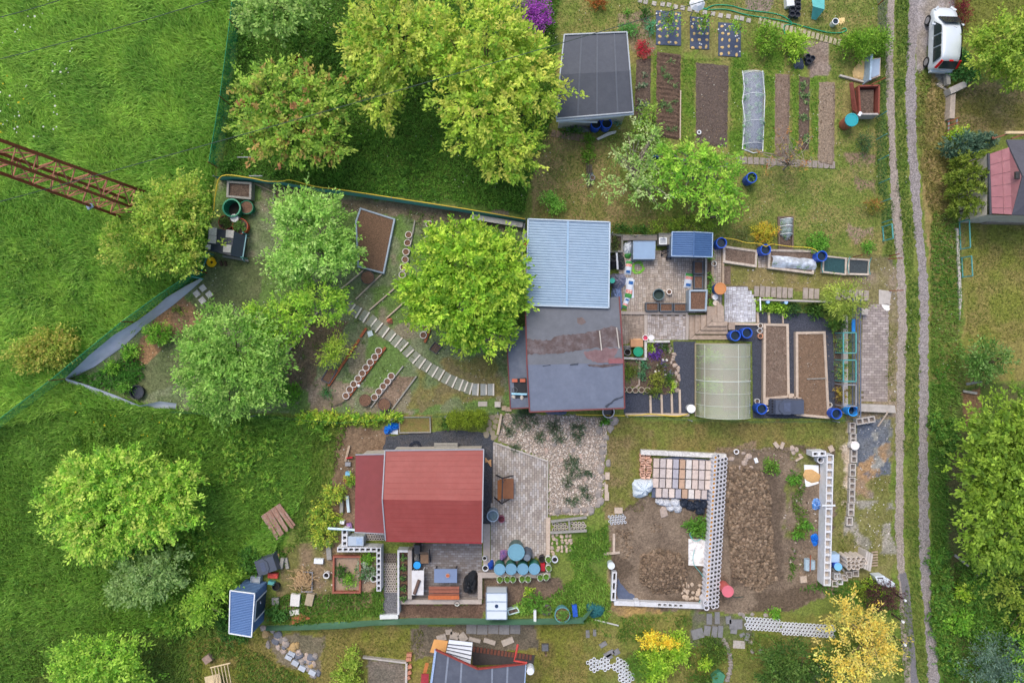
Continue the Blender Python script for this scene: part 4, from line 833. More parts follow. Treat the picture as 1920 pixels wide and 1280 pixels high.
t=thing('garden_shed','shed with dark grey seamed felt roof beside the vegetable beds','shed',P(1114,150))
A,B,C,D=P(1058,66,2.55),P(1175,61,2.55),P(1187,211,2.45),P(1043,223,2.45)
rA,rB=P(1050,140,2.85),P(1181,133,2.85)
FELT=mat('roof_felt',(74,78,87),.75,.1,5,.15,dirt=(92,96,102),dscale=1.2,damt=.35,spec=.4)
walls(t,[A,B,C,D],2.4,PLAST)
slab([A,B,rB,rA],.08).obj('roof',FELT,t,'northern roof slope');slab([rA,rB,C,D],.08).obj('roof',FELT,t,'southern roof slope')
mb=MB()
for f in(.28,.53,.8):
 for(p,q,r_,s_)in((A,B,rA,rB),(rA,rB,D,C)):
  a,b=Vector(p).lerp(q,f),Vector(r_).lerp(s_,f);mb.bar(a+Vector((0,0,.012)),b+Vector((0,0,.012)),.09,.02)
mb.obj('seam',mat('felt_seam',(90,95,104),.7,.12,8,.1),t)
mb=MB();up=Vector((0,0,.02))
for a,b in((A,B),(B,rB),(rB,C),(C,D),(D,rA),(rA,A)):mb.bar(a+up,b+up,.07,.1)
mb.obj('edge_trim',mat('zinc_trim',(150,158,166),.45,.12,8,.1,metal=.3),t)
MB().bar(P(1043,227,2.3),P(1188,214,2.3),.1,.1).obj('gutter',TRIMW,t)
tag(MB().tube([P(1051,227,1.3),P(1120,229,1.3)],.06,8).obj('downpipe',TRIMW),'white pipe lying below the grey shed roof above the barrels','pipe')
tag(MB().bar(P(1048,229,1.6),P(1164,218,1.6),.09,.06).obj('rail',TRIMW),'white board under the eave of the grey felt shed','board')
t=thing('tool_shed','large shed with pale blue corrugated metal roof','shed',P(1066,500))
A,B,C,D=P(990,411,2.75),P(1143,417,2.75),P(1141,577,2.75),P(987,572,2.75)
BLUEM=mat('blue_metal',(138,160,180),.38,.08,3,.05,metal=.25,spec=.5,dirt=(152,170,188),dscale=.6,damt=.4,orand=0)
walls(t,[A,B,C,D],2.7,WOODW)
corrug(A,B,C,D,32,.026,BLUEM,'roof',t)
mb=MB();
for a,b in((A,B),(B,C),(C,D),(D,A)):mb.bar(Vector(a)+Vector((0,0,.03)),Vector(b)+Vector((0,0,.03)),.07,.12)
mb.obj('roof_edge',mat('roof_edge_pale',(184,200,214),.5,.08,6,.1),t)
MB().bar(Vector(A).lerp(B,.49)+Vector((0,0,.055)),Vector(D).lerp(C,.49)+Vector((0,0,.055)),.12,.012).obj('overlap_seam',mat('seam_pale',(140,168,194),.4,.06,4,.05,metal=.2),t)
t=thing('cottage','cottage with wide grey tarred roof stained brown along its ridge','house',P(1080,670))
A,B,C,D=P(985,571,2.6),P(1161,556,2.6),P(1171,765,2.6),P(993,772,2.6)
rA,rB=P(988,684,2.9),P(1169,680,2.9)
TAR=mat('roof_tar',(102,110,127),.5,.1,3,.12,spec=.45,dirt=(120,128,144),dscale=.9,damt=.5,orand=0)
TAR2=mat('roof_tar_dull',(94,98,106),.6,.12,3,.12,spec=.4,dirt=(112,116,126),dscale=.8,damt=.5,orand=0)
walls(t,[A,B,C,D],2.5,PLAST)
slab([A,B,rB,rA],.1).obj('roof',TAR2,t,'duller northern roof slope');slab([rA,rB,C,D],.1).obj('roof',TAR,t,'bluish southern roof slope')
mb=MB()
for a,b in((B,rB),(rB,C),(C,D),(D,rA),(rA,A)):mb.bar(Vector(a)+Vector((0,0,-.01)),Vector(b)+Vector((0,0,-.01)),.07,.14)
mb.obj('eave_board',mat('red_eave',(112,62,62),.7,.2,8,.2),t)
def onroof(x,y,lift):
 f=(y-563)/(682-563)if y<682 else(769-y)/(769-682)
 return 2.6+.3*max(0,min(1,f))+lift
def patch(name,px,lift,m,jag,seed,parent):
 g=random.Random(seed);mb=MB();pts=[]
 n=len(px)
 for i in range(n):
  a,b=px[i],px[(i+1)%n];L=math.hypot(b[0]-a[0],b[1]-a[1]);k=max(1,int(L/4))
  for j in range(k):
   f=j/k;x,y=a[0]+(b[0]-a[0])*f+g.uniform(-jag,jag),a[1]+(b[1]-a[1])*f+g.uniform(-jag,jag);pts.append(P(x,y,onroof(x,y,lift)))
 mb.sheet(pts);return mb.obj(name,m,parent)
MOSS=mat('roof_moss',(86,73,72),.7,.25,4,.2,dirt=(118,112,116),dscale=2.2,damt=.8,orand=0)
patch('stain',[(988,634),(1000,637),(1032,638),(1044,630),(1095,624),(1124,618),(1150,610),(1163,620),(1166,650),(1120,652),(1050,662),(1000,664),(988,664)],.012,MOSS,1.5,1,t)
patch('stain',[(1093,660),(1140,652),(1160,654),(1150,668),(1165,672),(1168,680),(1120,680),(1098,671)],.012,mat('roof_moss_pink',(116,92,94),.8,.2,5,.2,dirt=(140,120,124),dscale=2,damt=.5),1.5,2,t)
patch('stain',[(1099,683),(1165,683),(1164,684),(1130,689),(1105,686)],.014,MOSS,.8,22,t)
patch('stain',[(1082,596),(1094,595),(1098,604),(1090,610),(1082,604)],.012,mat('roof_moss_grey',(104,92,90),.8,.25,5,.2),1.2,3,t)
DKT=mat('tar_crack',(62,68,80),.6,.2,6,.2)
patch('tar_line',[(1134,762),(1152,748),(1168,742),(1169,744),(1153,751),(1137,764)],.014,DKT,.7,4,t)
patch('tar_line',[(1017,685),(1032,683),(1033,685),(1018,687)],.016,DKT,.5,5,t)
patch('tar_line',[(1068,683),(1085,680),(1084,684),(1069,685)],.016,DKT,.6,6,t)
for a,b,c,d in((1124,620,1128,657),(1156,614,1161,653)):MB().bar(P(a,b,onroof(a,b,.05)),P(c,d,onroof(c,d,.05)),.06,.05).obj('roof_batten',mat('batten',(176,170,162),.8,.2,12,.2),t)
MB().bar(P(1141,677,2.93),P(1168,677,2.93),.26,.05).obj('ridge_cap',mat('ridge_red',(132,84,88),.6,.15,8,.2),t)
A,B,C,D=P(960,612,2.1),P(986,612,2.1),P(994,762,2.1),P(956,763,2.1)
q=[P(949,614,2.1),P(985,612,2.1),P(993,764,2.1),P(957,766,2.1)]
slab(q,.08).obj('annex_roof',mat('annex_tar',(90,98,114),.6,.08,3,.1,dirt=(128,136,150),dscale=1,damt=.5),t,'lower annex roof')
walls(t,q,2.02,PLAST,.15,'annex_wall')
mb=MB();mb.bar(q[0],q[3],.06,.12);mb.bar(q[3],q[2],.06,.12);mb.obj('annex_edge',mat('red_eave',(112,62,62)),t)
mb=MB();mb.prism([P(a,b,2.1)for a,b in((963,710),(987,708),(989,745),(965,747))],2.104,2.12);tag(mb.obj('rubber_mat',mat('black_rubber',(44,46,50),.8,.2,9,.2)),'black rubber mat lying on the annex roof','mat')
BRK=mat('red_brick',(178,100,78),.85,.2,10,.3)
for x,y,lb in((965,713,'loose orange brick at the corner of the black mat'),(980,713,'loose orange brick beside the first one on the black mat')):
 mb=MB();mb.box(P(x,y,2.124),(.3,.18,.1));tag(mb.obj('brick',BRK),lb,'brick')
tag(MB().tube([P(959,738,2.18),P(988,739,2.18)],.055,8).obj('pipe',mat('blue_pipe',(150,200,226),.4,.05,6,0)),'light blue pipe lying across the black mat','pipe')
tag(MB().tube([P(965+5*math.cos(a*.5),731+5*math.sin(a*.5),2.15)for a in range(14)],.02,5).obj('hose_loop',mat('grey_hose',(96,100,104),.5)),'small grey hoop lying on the black mat','hose')
for k,x in enumerate((963,978)):
 mb=MB();mb.rock(P(x,744,2.124),.13,.5,k+3);tag(mb.obj('stone',mat('pale_stone',(176,170,160),.9,.2,9,.4)),['brown stone holding the black mat near the annex edge','white stone holding the black mat near the cottage eave'][k],'stone')
t=thing('red_roofed_house','house with broad red sheet roof and lower red annex','house',P(815,930))
A,B,C,D=P(722,844,2.7),P(907,842,2.7),P(904,1016,2.7),P(723,1012,2.7)
rA,rB=P(717,936,3.3),P(905,938,3.3)
RED=mat('red_sheet',(138,62,56),.5,.09,2.5,.04,spec=.4,dirt=(148,74,68),dscale=.8,damt=.8,orand=0)
REDD=mat('red_sheet_annex',(124,57,57),.55,.1,2.5,.04,spec=.4,dirt=(132,66,72),dscale=.7,damt=.4,orand=0)
walls(t,[A,B,C,D],2.6,PLAST)
slab([A,B,rB,rA],.1).obj('roof',RED,t,'northern slope of the red roof');slab([rA,rB,C,D],.1).obj('roof',RED,t,'southern slope of the red roof')
mb=MB()
for a,b in((A,B),(B,rB),(rB,C),(D,rA),(rA,A)):mb.bar(Vector(a)+Vector((0,0,-.01)),Vector(b)+Vector((0,0,-.01)),.06,.14)
mb.obj('verge_trim',mat('grey_verge',(150,152,160),.5,.1,6,.1),t)
MB().bar(Vector(D)+Vector((0,-.03,-.05)),Vector(C)+Vector((0,-.03,-.05)),.12,.1).obj('gutter',mat('red_gutter',(128,44,48),.5),t)
q=[P(667,852,2.3),P(722,851,2.5),P(720,1000,2.5),P(665,997,2.3)]
slab(q,.08).obj('annex_roof',REDD,t,'lower annex roof');walls(t,q,2.2,PLAST,.15,'annex_wall')
for a,b in((0,1),(3,2)):MB().bar(q[a],q[b],.05,.1).obj('annex_trim',mat('grey_verge'),t)
mb=MB()
for k in range(1,9):
 for(p,qq,r_,s_)in((A,B,rA,rB),(rA,rB,D,C)):
  pass
 f=k/9
 mb.bar(Vector(A).lerp(rA,f)+Vector((.1,0,.003)),Vector(B).lerp(rB,f)+Vector((-.1,0,.003)),.012,.008);mb.bar(Vector(rA).lerp(D,f)+Vector((.1,0,.003)),Vector(rB).lerp(C,f)+Vector((-.1,0,.003)),.012,.008)
mb.obj('sheet_rib',mat('red_rib',(136,61,56),.5,.05,3),t)
t=thing('metal_shed','small blue corrugated metal shed on the paved patio','shed',P(1299,462))
A,B,C,D=P(1260,435,1.75),P(1336,437,1.75),P(1335,482,1.75),P(1259,480,1.75);m1,m2=P(1301,435,1.95),P(1300,481,1.95)
BLU=mat('blue_sheet',(70,100,142),.45,.06,4,.05,metal=.2,orand=0)
GRW=mat('grey_blue_wall',(112,126,146),.6,.1,6,.1)
wall_o,wq=walls(t,[A,B,C,D],1.72,GRW,.12)
corrug(A,m1,m2,D,11,.028,BLU,'roof',t);corrug(m1,B,C,m2,11,.028,BLU,'roof',t)
MB().bar(Vector(m1)+Vector((0,0,.03)),Vector(m2)+Vector((0,0,.03)),.09,.03).obj('ridge_cap',BLU,t)
mb=MB()
for a,b in((A,m1),(m1,B),(B,C),(C,m2),(m2,D),(D,A)):mb.bar(a,b,.05,.08)
mb.obj('roof_trim',mat('blue_pale_trim',(150,172,198),.5),t)
mb=MB();a,b=P(1275,485,0),P(1320,486,0);mb.bar(Vector((a.x,wq[0].y-.02,.9)),Vector((b.x,wq[0].y-.02,.9)),.03,1.6);mb.obj('door',mat('dark_door',(78,92,112),.5),t)
t=thing('tin_shed','blue tin shed with white trim at the end of the green screen','shed',P(470,1140))
A,B,C,D=P(432,1106,2.1),P(478,1112,2.1),P(472,1193,2.1),P(430,1186,2.1)
TIN=mat('tin_blue',(72,102,146),.45,.06,4,.05,metal=.2,orand=0);TINW=mat('tin_wall',(66,92,128),.5,.1,4,.1)
bw=[P(436,1108,2.05),P(476,1114,2.05),P(470,1190,2.05),P(433,1184,2.05)]
mb=MB();p=ccw(bw);
n=4
mb.add([(v.x,v.y,0)for v in p]+[(v.x,v.y,2.05)for v in p],[(i,(i+1)%n,n+(i+1)%n,n+i)for i in range(n)]);mb.obj('wall',TINW,t)
corrug(A,B,C,D,26,.012,TIN,'roof',t)
mb=MB()
for a,b in((A,B),(B,C),(C,D),(D,A)):mb.bar(Vector(a)+Vector((0,0,.02)),Vector(b)+Vector((0,0,.02)),.05,.08)
mb.obj('roof_trim',TRIMW,t)
e1,e2=Vector(bw[1]),Vector(bw[2]);o_=Vector((.03,.004,0))
for z0,z1,f0,f1,nm,mm in((.1,1.75,.22,.72,'door',mat('tin_door',(44,58,78),.5)),):
 a,b=e1.lerp(e2,f0),e1.lerp(e2,f1);mb=MB();mb.add([(a.x+.03,a.y,z0),(b.x+.03,b.y,z0),(b.x+.03,b.y,z1),(a.x+.03,a.y,z1)],[(0,1,2,3)]);d_=mb.obj(nm,mm,t)
 fr=MB();v=[Vector((a.x+.05,a.y,z0)),Vector((a.x+.05,a.y,z1)),Vector((b.x+.05,b.y,z1)),Vector((b.x+.05,b.y,z0))]
 for i in range(3):fr.bar(v[i],v[i+1],.05,.05)
 fr.obj('door_frame',TRIMW,d_)
 hd=MB();hd.box(((a.x+b.x)/2+.05,(a.y+b.y)/2+.2,.95),(.05,.12,.05));hd.obj('handle',TRIMW,d_)
mb=MB()
for k in range(9):
 for(p,q,ff)in((bw[0],bw[1],0),(bw[1],bw[2],1)):
  z=.15+.2*k;a,b=Vector((p.x,p.y,z)),Vector((q.x,q.y,z));dd=Vector((0,.012,0))if not ff else Vector((.012,0,0))
  if ff:mb.bar(a+dd,a.lerp(b,.2)+dd,.02,.03);mb.bar(a.lerp(b,.74)+dd,b+dd,.02,.03)
  else:mb.bar(a+dd,b+dd,.02,.03)
mb.obj('wall_rib',mat('tin_rib',(104,134,172),.5),t)
t=thing('felt_roofed_hut','hut with red edged grey felt roof at the southern border','house',P(895,1270))
FELT2=mat('hut_felt',(78,83,96),.7,.12,4,.15,dirt=(100,105,116),dscale=1.2,damt=.4)
E=[P(817,1217,2.5),P(896,1253,2.7),P(896,1345,2.7),P(800,1345,2.5)];E2=[P(896,1253,2.7),P(986,1243,2.5),P(980,1345,2.5),P(896,1345,2.7)]
slab(E,.1).obj('roof',FELT2,t,'western slope of the felt roof');slab(E2,.1).obj('roof',FELT2,t,'eastern slope of the felt roof')
mb=MB();mb.bar(E[0],E[1],.07,.16);mb.bar(E2[0],E2[1],.07,.16);mb.obj('eave_board',mat('bright_red_eave',(138,60,52),.6),t)
mb=MB();mb.bar(E[0],E[3],.12,.14);mb.bar(E2[1],E2[2],.05,.12);mb.obj('verge_trim',mat('blue_white_trim',(150,172,204),.6,.3,12,.2),t)
mb=MB()
for f in(.3,.62):
 mb.bar(Vector(E[0]).lerp(E[1],f)+Vector((0,0,.01)),Vector(E[3]).lerp(E[2],f)+Vector((0,0,.01)),.1,.012);mb.bar(Vector(E2[0]).lerp(E2[1],f)+Vector((0,0,.01)),Vector(E2[3]).lerp(E2[2],f)+Vector((0,0,.01)),.1,.012)
mb.obj('seam',mat('hut_seam',(124,132,146),.7),t)
walls(t,[P(824,1268),P(968,1268),P(968,1345),P(812,1345)],2.35,PLAST,.05)
tag(MB().prism([P(a,b,.06)for a,b in((885,1213),(1003,1228),(1000,1244),(886,1246))],.02,.06).obj('deck',mat('dark_deck',(74,68,66),.85,.2,8,.3)),'dark wooden deck behind the felt roofed hut','deck')
for k in range(17):
 x=889+k*6.6;y=1216+k*.95
 mb=MB();mb.box(P(x,y,.06),(.14,.3,.05),R(-8));tag(mb.obj('deck_board',mat('brown_board',(112,70,58),.8,.2,9,.2)),'%s short brown board from the white panel along the deck edge'%nth(k).capitalize(),'board','short boards along the deck edge')
tag(MB().prism([P(a,b,2.0)for a,b in((842,1199),(886,1204),(882,1246),(836,1225))],1.96,2.0).obj('sheet_panel',mat('white_sheet',(206,212,220),.5,.06,4,.05)),'white roofing sheet with dark battens above the hut roof','panel')
for k in range(4):
 tag(MB().bar(P(840-k*1.2,1207+k*5.4,2.03),P(884-k*.4,1211.5+k*8.2,2.03),.04,.04).obj('batten',mat('dark_batten',(86,90,100),.7)),'%s dark batten from the deck on the white roofing sheet'%nth(k).capitalize(),'batten','battens on the white roofing sheet')
tag(MB().prism([P(a,b,1.6)for a,b in((814,1198),(840,1201),(834,1228),(806,1222))],1.57,1.6).obj('plywood_board',mat('orange_ply',(206,152,92),.6,.12,4,.1)),'orange plywood board beside the white roofing sheet','board')
tag(MB().bar(P(801,1242,1.0),P(789,1290,1.0),.2,.05).obj('plywood_board',mat('orange_ply2',(176,110,62),.6,.2,6,.2)),'orange brown board leaning at the hut wall','board')
tag(MB().prism([P(a,b,1.2)for a,b in((790,1263),(804,1263),(802,1320),(787,1320))],1.14,1.2).obj('sheet_panel',mat('red_corrugated',(150,52,62),.5)),'dark red corrugated sheet at the western wall of the hut','panel')
mb=MB();mb.tube([P(971,1207,2.4),P(968,1222,2.5),P(964,1238,2.5),P(988,1242,2.5)],.06,8);tag(mb.obj('downpipe',mat('red_pipe',(176,62,56),.5)),'red drainpipe bent round the hut eave','pipe')
mb=MB();mb.lathe([(.22,0),(.24,.3),(.2,.5),(0,.5)],P(994,1250,2.0),14);tag(mb.obj('chimney_pot',TRIMW),'white round chimney pot at the hut eave','chimney')
SLABG=mat('grey_slab',(122,122,124),.9,.2,8,.4)
for k in range(5):
 mb=MB();mb.box(P(884+k*20.5,1178+(k%2)*1,0),(.6,.56,.05),R(-2));tag(mb.obj('paving_slab',SLABG),'%s square grey slab from the stone heap along the green screen'%nth(k).capitalize(),'slab','grey slabs along the green screen')
for k,(x,y,a,b,r_)in enumerate(((828,1194,.55,.35,.3),(852,1190,.5,.4,-.2),(868,1193,.45,.5,.6),(890,1198,.7,.22,-.25),(918,1201,.7,.25,-.3),(952,1201,.7,.35,.4),(842,1183,.4,.3,.1))):
 mb=MB();mb.box(P(x,y,0),(a,b,.1),r_);tag(mb.obj('broken_slab',mat('broken_concrete',(168,158,148),.9,.2,6,.4)),'%s broken concrete piece from the brick pillar behind the hut'%nth(k).capitalize(),'slab','broken concrete behind the hut')
t=thing('bird_table','dark square post feeder standing on the southern lawn','feeder',P(1022,1212));MB().box(P(1022,1212,0),(.1,.1,1.1)).obj('post',WOODW,t)
MB().box(P(1022,1212,1.1),(.42,.42,.06)).obj('tray',mat('dark_tray',(78,74,70),.8),t);MB().box(P(1022,1212,1.17),(.34,.34,.16)).obj('roof',mat('feeder_roof',(92,94,98),.8),t)
for k,(x,y)in enumerate(((768,1225),(767,1233),(768,1247),(767,1258),(765,1268))):
 mb=MB();mb.box(P(x,y,0),(.3,.2,.2),.1*k);tag(mb.obj('brick',mat('terracotta_brick',(184,128,104),.9,.2,9,.3)),'%s terracotta brick from the broken slabs in the wall beside the concrete bed'%nth(k).capitalize(),'brick','terracotta bricks by the concrete bed')
t=thing('pink_roofed_house','house with faded pink and dark slate roof behind the thuja hedge','house',P(1880,340))
PINK=mat('pink_roof',(160,108,114),.6,.12,3,.1,dirt=(176,132,134),dscale=1.2,damt=.5);SLATE=mat('slate_roof',(80,80,88),.7,.12,6,.2)
q=[P(1855,289,2.6),P(1893,276,3.3),P(1918,330,4.0),P(1897,402,3.3),P(1859,400,2.6)]
slab(q,.1).obj('roof',PINK,t,'faded pink hip of the roof')
slab([P(1893,276,3.32),P(1888,262,3.0),P(1990,262,3.0),P(1990,330,4.05),P(1918,330,4.02)],.1).obj('roof',SLATE,t,'dark slate northern slope')
slab([P(1918,330,4.02),P(1990,330,4.05),P(1990,405,3.0),P(1897,403,3.3)],.1).obj('roof',SLATE,t,'dark slate southern slope')
mb=MB()
for f in(.18,.36,.54,.72,.9):
 a,b=Vector(q[0]).lerp(q[4],f),Vector(q[1]).lerp(q[3],f)
 mid=a.lerp(b,.5);mb.bar(a+Vector((0,0,.03)),b+Vector((0,0,.03)),.03,.02)
mb.bar(Vector(q[0]).lerp(q[1],.62)+Vector((0,0,.03)),Vector(q[4]).lerp(q[3],.62)+Vector((0,0,.03)),.03,.02)
mb.obj('roof_seam',mat('pink_seam',(160,112,116),.6),t)
mb=MB();c=P(1908,329,3.75);mb.box((c.x,c.y,3.72),(.32,.38,.12));mb.obj('roof_hatch',mat('hatch_dark',(58,58,58),.4),t)
walls(t,[P(1852,286,2.5),P(1990,262,2.5),P(1990,408,2.5),P(1850,404,2.5)],2.45,PLAST,.05)
MB().bar(P(1853,288,2.6),P(1857,402,2.6),.1,.1).obj('gutter',mat('dark_gutter',(70,72,78),.5),t)
tag(MB().prism([P(a,b,.5)for a,b in((1845,404),(1990,406),(1990,420),(1850,418))],0,.5).obj('stone_wall',mat('stone_masonry',(140,128,116),.9,.35,5,.6)),'rough stone wall along the pink roofed house','wall')
t=thing('pergola','timber pergola frame at the pink roofed house','pergola',P(1900,255))
MB().bar(P(1885,249,2.2),P(1990,249,2.2),.14,.12).obj('beam',mat('pale_timber',(206,186,148),.8),t)
mb=MB()
for k in range(4):mb.bar(P(1862+k*34,260,2.1),P(1890+k*34,251,2.1),.08,.1)
mb.bar(P(1862,258,0),P(1862,258,2.1),.1);mb.bar(P(1990,250,0),P(1990,250,2.1),.1);mb.obj('rafter',mat('brown_timber',(124,84,66),.8,.25,9,.3),t)
t=thing('greenhouse','arched polycarbonate greenhouse with white ribs','greenhouse',P(1355,712))
x0,x1,y0,y1=P(1300,712).x+.12,P(1413,712).x-.5,P(1355,778).y,P(1355,645).y
hx=(x1-x0)/2;cx=(x0+x1)/2;Hh=2.15
def arch(f):
 th=math.pi*f;return Vector((cx-hx*math.cos(th),0,.55+(Hh-.55)*math.sin(th)**.85 if 0<f<1 else.0 if False else.55))
prof=[Vector((x0,0,0))]+[arch(i/16)for i in range(17)]+[Vector((x1,0,0))]
def polycarb():
 m=bpy.data.materials.new('polycarbonate');m.use_nodes=True;N,L=m.node_tree.nodes,m.node_tree.links;b=N['Principled BSDF']
 b.inputs['Base Color'].default_value=lin4((204,206,184));b.inputs['Roughness'].default_value=.12;b.inputs['Specular IOR Level'].default_value=1;b.inputs['Coat Weight'].default_value=.6
 tc=N.new('ShaderNodeTexCoord');w=N.new('ShaderNodeTexWave');w.wave_type='BANDS';w.bands_direction='Y';w.inputs['Scale'].default_value=14;L.new(tc.outputs['Object'],w.inputs['Vector'])
 mr=N.new('ShaderNodeMapRange');mr.inputs[3].default_value=.38;mr.inputs[4].default_value=.54;L.new(w.outputs['Fac'],mr.inputs[0]);L.new(mr.outputs[0],b.inputs['Alpha']);return m
mb=MB();vs=[]
for p in prof:vs+=[(p.x,y0,p.z),(p.x,y1,p.z)]
mb.add(vs,[(2*i,2*i+1,2*i+3,2*i+2)for i in range(len(prof)-1)]);PCM=polycarb();mb.obj('cover',PCM,t,None,True)
for yy,nm in((y0,'end_wall'),(y1,'end_wall')):
 MB().add([(p.x,yy,p.z)for p in prof],[tuple(range(len(prof)))]).obj(nm,PCM,t)
RIB=mat('white_rib',(196,202,192),.5,.05,5,0)
for k in range(7):
 yy=y0+(y1-y0)*k/6;MB().tube([(p.x,yy,p.z+.01)for p in prof],.03 if k==3 else.012,5).obj('rib',RIB,t)
for f in(.15,.58,.97):
 p=arch(f);MB().bar((p.x,y0,p.z+.012),(p.x,y1,p.z+.012),.022).obj('purlin',RIB,t)
MB().ring([(x0-.06,y0-.06),(x1+.06,y0-.06),(x1+.06,y1+.06),(x0-.06,y1+.06)],[(x0,y0),(x1,y0),(x1,y1),(x0,y1)],0,.12).obj('base_frame',mat('greenhouse_base',(150,140,116),.8),t)
for k,(fx,fy,w_,h_)in enumerate(((.3,.55,1.1,3.4),(.72,.5,1.0,3.6))):
 mb=MB();c=(x0+(x1-x0)*fx,y0+(y1-y0)*fy,0);mb.box(c,(w_,h_,.2));tag(mb.obj('planting_bed',mat('bed_soil',(104,84,68),.95,.3,10,.5)),['planting bed inside the greenhouse under the western arch','planting bed inside the greenhouse under the eastern arch'][k],'bed')
for k,(fx,fy)in enumerate(((.3,.83),(.3,.42),(.76,.7),(.74,.3))):
 c=(x0+(x1-x0)*fx,y0+(y1-y0)*fy);px,py=c[0]*S+960,640-c[1]*S
 shrub('greenhouse_plant',['lush plant behind the greenhouse panes by the patio end','lush plant in the middle of the greenhouse','thin plant under the eastern arch near the barrels','thin plant under the eastern arch near the fence'][k],'plant',px,py,(20,18,13,13)[k],.9,[(150,200,40),(126,180,36)]if k<2 else[(110,130,50),(96,116,44)],300+k,12,700 if k<2 else 300,.13,z0=.2)
 #rusty lattice mast and power lines
t=thing('lattice_mast','tall rusty steel lattice mast rising from the yellow green tree','mast',P(254,385))
RUST=mat('rust',(142,78,54),.85,.35,12,.4,dirt=(92,52,38),dscale=6,damt=.6)
cn=[P(278,362),P(268,396),P(230,408),P(240,374)];c0=sum(cn,Vector())/4;HT=22.0
def mc(i,z):return c0+(cn[i]-c0)*(1-.6*z/HT)+Vector((0,0,z))
for i in range(4):MB().bar(mc(i,0),mc(i,HT),.12,.12).obj('leg',RUST,t)
nlev=17
for i in range(4):
 mb=MB();j=(i+1)%4
 for k in range(nlev):
  z0,z1=HT*k/nlev,HT*(k+1)/nlev
  a,b=(mc(i,z0),mc(j,z1))if k%2==0 else(mc(j,z0),mc(i,z1));mb.bar(a,b,.065,.035)
  mb.bar(mc(i,z1),mc(j,z1),.055,.03)
 mb.obj('lattice',mat('rust_lattice',(160,108,86),.85,.3,12,.3),t)
MB().box(mc(2,3.2)+Vector((0,-.05,0)),(.35,.25,.03),.5).obj('sign_plate',mat('plate_blue',(110,130,146),.5),t)
WIRE=mat('black_cable',(56,70,62),.6,.1,4,0)
def cable(name,label,a,b,za,zb,r=.017,sag=.5):
 A,B=P(a[0],a[1],za),P(b[0],b[1],zb);pts=[]
 for i in range(25):
  f=i/24;p=A.lerp(B,f);p.z-=sag*4*f*(1-f);pts.append(p)
 tag(MB().tube(pts,r,5).obj(name,WIRE),label,'cable','power lines over the gardens')
cable('power_line','long dark power line crossing the mast and the huge tree',(-260,448),(1560,-70),9,9)
cable('power_line','dark power line high over the meadow above the mast',(-260,170),(520,-40),9,9)
cable('power_line','short length of power line over the meadow corner',(-200,68),(180,-25),9,9)
#small makers
WATER=mat('dark_water',(22,40,52),.08,.1,2,.02,spec=.6)
def barrel(name,label,x,y,rpx,h,col,group=None,level=.8,cat='barrel',fill=WATER,fillname='water',inner=None,taper=.93,lid=None,ribs=True,rim=None):
 """open barrel whose rim centre shows at photo pixel (x, y)"""
 c=P(x,y,h);r=rpx*(H-h)/(H*S);t=thing(name,label,cat,(c.x,c.y,0),group);g=(c.x,c.y,0)
 k='plastic_%d_%d_%d'%col;m=mat(k,col,.45,.12,6,.05,spec=.45,dirt=tuple(int(v*.6+60)for v in col),dscale=4,damt=.5)
 pr=[(r*taper*.97,0),(r*taper,.03),(r*(taper*.6+.4),h*.3)]
 if ribs:pr+=[(r*1.03,h*.33),(r,h*.36),(r,h*.64),(r*1.03,h*.67),(r,h*.7)]
 pr+=[(r,h-.06)]
 mb=MB();mb.lathe(pr,g,20);mb.lathe([(r*.9,h-.03),(r*.86,.05)],g,20);mb.obj('body',m,t,None,True)
 MB().lathe([(r,h-.06),(r*1.05,h-.05),(r*1.05,h),(r*.9,h),(r*.9,h-.05)],g,20).obj('rim',mat('rim_%d_%d_%d'%(rim or col),rim or tuple(min(255,int(v*1.08)+8)for v in col),.4,.05,5,0,spec=.5),t)
 if lid:
  mb=MB();mb.lathe([(r*1.08,h-.04),(r*1.08,h+.03),(r*.9,h+.035),(r*.86,h+.015)],g,20);mb.disc((c.x,c.y,h+.015),r*.86,20);mb.obj('lid',mat('lid_%d_%d_%d'%lid,lid,.4,.06,5,.05),t)
 else:
  MB().disc((c.x,c.y,h*level),r*.88,20).obj(fillname,fill,t)
 return t
SOIL=mat('potting_soil',(110,84,68),.97,.35,16,.6,fine=.5);SOILL=mat('bed_earth',(114,97,85),.97,.22,8,.6,fine=.35,dirt=(140,124,110),dscale=3,damt=.5);SOILX=mat('dark_earth',(92,78,68),.97,.3,8,.7,fine=.45)
SOILT=mat('tan_earth',(118,97,79),.97,.16,7,.5,fine=.3,dirt=(112,88,70),dscale=2,damt=.4);SOILB=mat('brown_earth',(104,82,66),.97,.2,14,.6,fine=.4)
def pot(name,label,x,y,rpx,h,col,group=None,soil=SOIL,cat='pot',n=16,level=.82,wall=.16,plant=None,sy=1,taper=.85):
 c=P(x,y,h);r=rpx*(H-h)/(H*S);t=thing(name,label,cat,(c.x,c.y,0),group);g=(c.x,c.y,0);ri=r*(1-wall)
 MB().lathe([(r*taper,0),(r,h),(ri,h),(ri,h*level-.02)],g,n,1,sy).obj('body',mat('pot_%d_%d_%d'%col,col,.7,.1,8,.15),t)
 if soil is not None:
  MB().disc((c.x,c.y,h*level),ri*1.0,n,1,sy).obj('soil' if soil not in(WATER,)else 'water',soil,t)
 if plant:
  V,F,C,Cc=leafmesh([(Vector((c.x,c.y,h+.05)),r*.75,r*.75*sy,.14)],1600,.09,plant,int(x*7+y),.06,8,.4,.45,.3,.3,0,-.2)
  rawobj('plant',V,F,LEAF,t,False,C)
 return t
